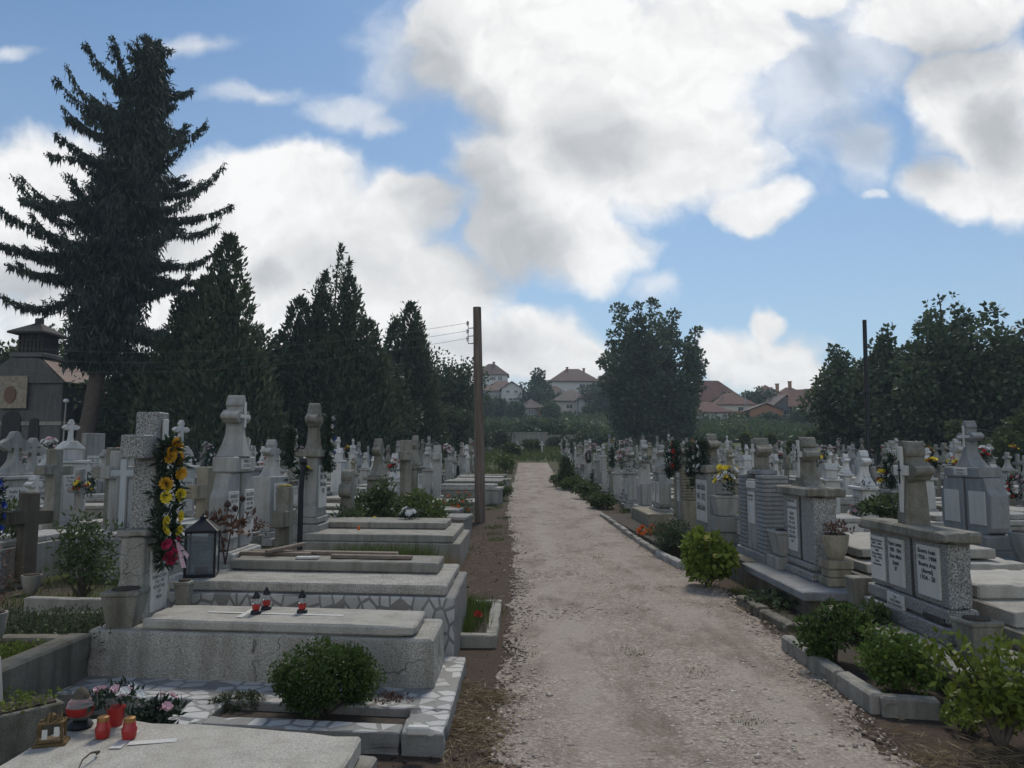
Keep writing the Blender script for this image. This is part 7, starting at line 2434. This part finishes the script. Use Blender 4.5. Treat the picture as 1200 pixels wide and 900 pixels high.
# right of the path
for k in range(8):
    X0 = XR + 3.3 * k
    y = {0: 21.4, 1: 13.6, 2: 14.6}.get(k, X0 / .70) + rp.uniform(-.2, .2)
    while y < 58:
        x = X0 + rp.uniform(-.14, .14) + (.0 if k else -.0)
        px = pxof(x, y)
        if 640 < px < 1215 and y < ymax(px) - .5:
            pick = rp.choice(bag)
            while pick == last: pick = rp.choice(bag)
            last = pick
            place(pick, x, y, RIGHT + rp.uniform(-.06, .06), 'right', k)
            if rp.random() < .5:
                place_flower(x - rp.uniform(.18, .3), y + rp.uniform(-.35, .35), gh(y) + rp.choice((.35, .7, 1.15, 1.35)), RIGHT + rp.uniform(-.2, .6), 'right', k)
            if k < 4 and y < 36 and rp.random() < .9:
                place_tomb(x + .30, y, LEFT + rp.uniform(-.03, .03), 'right', k)
        y += rp.uniform(1.2, 1.65)

# a few that the photograph shows singly
SING = []
def single(t, px, base_y, Y, rz, z=None):
    p = py_(px, base_y, Y); t.location = (p.x, Y, gh(Y) if z is None else z); t.rotation_euler = (0, 0, rz); return t
single(k_stele('tall white gabled stele with little cross in front of the chapel tree trunk', M_WHITE, w=.52, d=.42, h=1.15, ch=.42), 80, 560, 15.2, LEFT - .6)
single(k_tablet('tall grey upright tablet before the dark thicket right of the white stele', M_GREY, w=.62, h=1.9, top='flat', d=.2), 107, 560, 21.5, LEFT - .5)
single(k_pillar('white gravestone with a flower-hung trefoil cross in front of the chapel wall', M_WHITE, w=.6, ph=.95, ch=.62, cw=.46), 55, 560, 16.5, LEFT - .6)
p = py_(58, 523, 16.1); bouquet('ball of white and brown flowers hung on the white trefoil cross before the chapel', (p.x, 16.1, p.z - .18), .3, .34, [M_WHTF, M_PALEF], 51, 12, fr=.055)
single(k_pillar('grey gravestone with broad trefoil cross near the chapel door', M_PALE, w=.72, ph=.85, ch=.7, cw=.5, bulb=.09), 36, 560, 14.4, LEFT - .5)
single(k_pillar('pale gravestone with twin lobed cross at the far left edge', M_PALE, w=.6, ph=.95, ch=.7, cw=.5, bulb=.1), 14, 560, 13.4, LEFT - .4)
single(k_cross('weathered stone cross right of the pale outlined-cross tablet', M_OLD, h=1.75, w=.72, t_=.19, d=.22, base=(.5, .42, .5)), 132, 600, 12.6, LEFT - .35)
single(k_cross('slim weathered cross between the granite cross and the double tablets', M_TAN, h=1.45, w=.62, t_=.2, d=.2, base=(.4, .4, .3)), 240, 600, 11.6, LEFT - .3)
single(k_stele('white double-crossed stele behind the granite cross', M_WHITE, w=.5, d=.36, h=1.05, ch=.5), 209, 580, 15.0, LEFT - .4)
single(k_pillar('pale pillar gravestone with trefoil cross right of the double tablets', M_PALE, w=.7, d=.4, ph=.98, ch=.66, cw=.4, cap=False), 316, 600, 14.2, LEFT - .2)
single(k_cross('tall slim square-topped stone pillar cross beyond the weeds', M_OLD, h=1.9, w=.62, t_=.2, d=.24, base=(.4, .34, .3), az=.78), 475, 600, 17.4, LEFT)
single(k_cross('second slim stone pillar cross farther along beyond the weeds', M_PALE, h=1.75, w=.6, t_=.19, d=.22, base=(.42, .36, .3), az=.78), 512, 590, 22.5, LEFT)
single(k_cross('mossy rounded stone cross standing low among the weeds', M_OLD, h=1.35, w=.6, t_=.2, d=.2, base=(.4, .34, .2), bulb=.12), 407, 600, 13.9, LEFT)

# labels that tell them apart
ORD = ['nearest', 'second nearest', 'third nearest', 'fourth nearest', 'fifth nearest']


def rowname(side, k):
    return ('first row %s of path', 'second row %s of path', 'third row %s of path')[k] % side if k < 3 else f'outer rows far {side} of path'


def label_all(lst, looks, cat_, plural):
    groups = {}
    for (o, i, side, row, y) in lst:
        groups.setdefault((i, side, min(row, 3)), []).append((y, o))
    for (i, side, row), v in groups.items():
        v.sort(key=lambda q: q[0])
        for n, (y, o) in enumerate(v):
            rn = rowname(side, row)
            if len(v) == 1: lab = f'{looks[i]}, only one in {rn}'
            elif n < 5: lab = f'{looks[i]}, {ORD[n]} in {rn}'
            else: lab = f'{looks[i]} far back in {rn}'
            o['label'] = lab; o['category'] = cat_
            o['group'] = lab if n >= 5 and len(v) > 5 else f'{plural} {side} of the path'


label_all(placed, [v[1] for v in VARS], 'gravestone', 'gravestones in the rows')
label_all(tombs, TLOOK, 'tomb', 'tombs in the rows')
label_all(flowers_placed, FLOOK, 'flowers', 'flowers on the graves')
def drop(o):
    for c in KIDS.get(o.name, []):
        for g in KIDS.get(c.name, []): bpy.data.objects.remove(g)
        bpy.data.objects.remove(c)
    bpy.data.objects.remove(o)


for i, v in enumerate(VARS):
    if i not in used: drop(v[0])
for i, v in enumerate(TPROT):
    if i not in tused: drop(v)
for i, v in enumerate(FPROT):
    if i not in fused: drop(v)
# ================================================================== weeds, grass, straw
shrub('weed_thicket', 'tall green weeds with white trumpet flowers beyond the long low tomb', (-2.75, 14.6, gh(14.6)), 1.1, 1.15, 2600, (.10, .045), M_LEAF_M, 81, 1.2, stems=16, cat_='weeds', flowers=(M_WHTF, 14, .05))
shrub('weed_thicket', 'bushy yellow-green weeds right of the white trumpet flowers', (-1.95, 14.9, gh(14.9)), 1.2, .9, 2800, (.09, .035), M_LEAF_L, 82, 1.2, stems=14, cat_='weeds')
shrub('weed_thicket', 'low weeds between the rounded cross and the white trumpet flowers', (-3.0, 13.6, gh(13.6)), .9, .75, 1500, (.08, .03), M_LEAF_M, 83, 1.0, cat_='weeds', flowers=(M_YELF2, 8, .03))
shrub('orange_flowers', 'orange-flowered bush at the foot of the wooden pole', (-1.45, 17.4, gh(17.4)), .85, .72, 1500, (.06, .025), M_LEAF_M, 84, .9, cat_='flowers', flowers=(M_ORGF, 30, .04))
shrub('low_weeds', 'low green weeds in front of the orange flowers', (-1.9, 16.0, gh(16)), 1.5, .42, 1800, (.07, .03), M_LEAF_M, 85, 1.0, cat_='weeds')
shrub('bush', 'small round bush at the left path edge past the wooden pole', (-.62, 24.5, gh(24.5)), .75, .6, 1600, (.06, .035), M_LEAF_M, 86, cat_='bush')
shrub('bush', 'green bush on the left path edge near its far end', (-.9, 42, gh(42)), 1.1, 1.2, 1800, (.10, .06), M_LEAF_L, 87, 2.6, cat_='bush')
o = shrub('ground_ivy', 'low green growth at the left foot of the mosaic-fronted tomb', (-3.6, 7.5, 0), .7, .22, 700, (.04, .02), M_LEAF_D, 88, cat_='ground plant')

r = np.random.default_rng(91)
parts = []
# grass strip before the long low tomb
pts = np.stack([-2.45 + 1.25 * r.random(900), 9.75 + .95 * r.random(900), np.full(900, .0)], 1)
V, F = grass_patch(pts, .2, .52, 4200, r, .012)
o = mesh_np('grass_strip', V, F, M_GRASS); o['kind'] = 'stuff'; o['label'] = 'tall grass growing before the long low tomb'; o['category'] = 'grass'
pts = np.stack([-1.5 + .6 * r.random(300), 9.9 + .7 * r.random(300), np.full(300, .0)], 1)
V, F = grass_patch(pts, .12, .4, 900, r, .01)
o = mesh_np('dry_grass', V, F, M_STRAW); o['kind'] = 'stuff'; o['label'] = 'dry yellow grass beside the tall grass strip'; o['category'] = 'grass'

# tufts between the graves
def field(n, fx, fy, hmin, hmax, blades, W):
    x = fx(n); y = fy(n)
    z = ghv(y)
    P = np.stack([x, y, z], 1)
    return grass_patch(P, hmin, hmax, blades, r, W)


def clustered(xr, yr, n, k, s):
    cx = xr[0] + (xr[1] - xr[0]) * r.random(k); cy = yr[0] + (yr[1] - yr[0]) * r.random(k)
    i = r.integers(0, k, n)
    x = cx[i] + r.normal(size=n) * s; y = cy[i] + r.normal(size=n) * s
    m = ~((x > -.3) & (x < 2.5))
    x, y = x[m], y[m]
    return np.stack([x, y, ghv(y)], 1)


parts = [grass_patch(clustered((-12, -1.0), (7.5, 24), 3000, 160, .28), .05, .22, 16000, r, .014),
         grass_patch(clustered((2.6, 14), (9, 26), 3000, 150, .28), .05, .2, 13000, r, .014),
         grass_patch(clustered((-14, -1.0), (24, 56), 2500, 220, .5), .1, .4, 11000, r, .03),
         grass_patch(clustered((2.4, 20), (24, 60), 2500, 220, .5), .1, .35, 11000, r, .03),
         grass_patch(clustered((-1.0, -.25), (12, 24), 300, 12, .10), .03, .10, 1100, r, .008),
         grass_patch(clustered((-.2, -.02), (7.2, 8.2), 160, 6, .07), .03, .09, 700, r, .007),
         grass_patch(clustered((2.3, 2.9), (5.2, 10), 300, 18, .09), .03, .12, 1500, r, .008)]
x_ = -7 + 16 * r.random(2500); y_ = 54.5 + 26 * r.random(2500)
parts.append(grass_patch(np.stack([x_, y_, ghv(y_)], 1), .15, .6, 9000, r, .05))
for (px, py) in ((785, 690), (700, 655), (690, 700), (640, 705), (735, 765), (745, 770), (640, 620), (668, 618), (820, 790), (610, 770), (870, 850), (655, 590)):
    p = pz(px, py, 0)
    q = np.stack([p.x + .035 * r.normal(size=20), p.y + .03 * r.normal(size=20), np.full(20, gh(p.y) + .015)], 1)
    parts.append(grass_patch(q, .008, .028, 60, r, .006))
V, F = cat(parts)
o = mesh_np('grass', V, F, M_GRASS); o['kind'] = 'stuff'; o['label'] = 'patchy green grass growing between the graves'; o['category'] = 'grass'

# dead grass and straw lying on the bare soil beside the path
def lying(n, xr, yr, k, s, L):
    cx = xr[0] + (xr[1] - xr[0]) * r.random(k); cy = yr[0] + (yr[1] - yr[0]) * r.random(k)
    i = r.integers(0, k, n)
    x = cx[i] + r.normal(size=n) * s; y = cy[i] + r.normal(size=n) * s
    P = np.stack([x, y, ghv(y) + .012 + .022 * r.random(n)], 1)
    a = r.random(n) * 2 * PI
    D = unit(np.stack([np.cos(a), np.sin(a), .12 * r.normal(size=n)], 1))
    return leaves(P, D, L * (.5 + r.random(n)), .0045, r)


V, F = cat([lying(2600, (-.42, -.12), (3.3, 5.6), 26, .07, .09), lying(900, (-1.0, -.2), (8.6, 15), 30, .15, .10), lying(1500, (1.95, 2.7), (3.0, 4.6), 22, .10, .10), lying(500, (2.3, 2.6), (6.8, 8.4), 10, .08, .1), lying(260, (0, 2.0), (3.2, 12), 34, .10, .06)])
o = mesh_np('straw_litter', V, F, M_STRAW); o['kind'] = 'stuff'; o['label'] = 'dry straw and dead stalks on the bare soil'; o['category'] = 'straw'
# clods of soil on the trodden strip
Vc, Fc = pebbles(500, (3, 18), (.004, .016), .0, 12)
Vc = Vc.reshape(-1, 8, 3)
cx = -.25 - .75 * r.random(len(Vc)); Vc[:, :, 0] += (cx - Vc[:, :, 0].mean(1))[:, None]; Vc[:, :, 2] -= .008
o = mesh_np('soil_clods', Vc.reshape(-1, 3), Fc, M_SOILP); o['kind'] = 'stuff'; o['label'] = 'dark clods of earth on the trodden strip'; o['category'] = 'earth'

# ------------------------------------------------------------------ haze that fades far things and stands in for lens veil on dark trees
hz = MB().box(-420, 420, -30, 420, -3, 40, 0).build('haze', None)
hz['kind'] = 'stuff'; hz['label'] = 'thin pale haze over the whole cemetery'; hz['category'] = 'haze'
m = bpy.data.materials.new('haze_air'); m.use_nodes = True; nt = m.node_tree; nt.nodes.clear()
out = nt.nodes.new('ShaderNodeOutputMaterial'); pv = nt.nodes.new('ShaderNodeVolumePrincipled')
pv.inputs['Color'].default_value = (.72, .88, 1.0, 1); pv.inputs['Density'].default_value = .0007
nt.links.new(pv.outputs[0], out.inputs['Volume'])
hz.data.materials.append(m)
sc.cycles.volume_bounces = 0
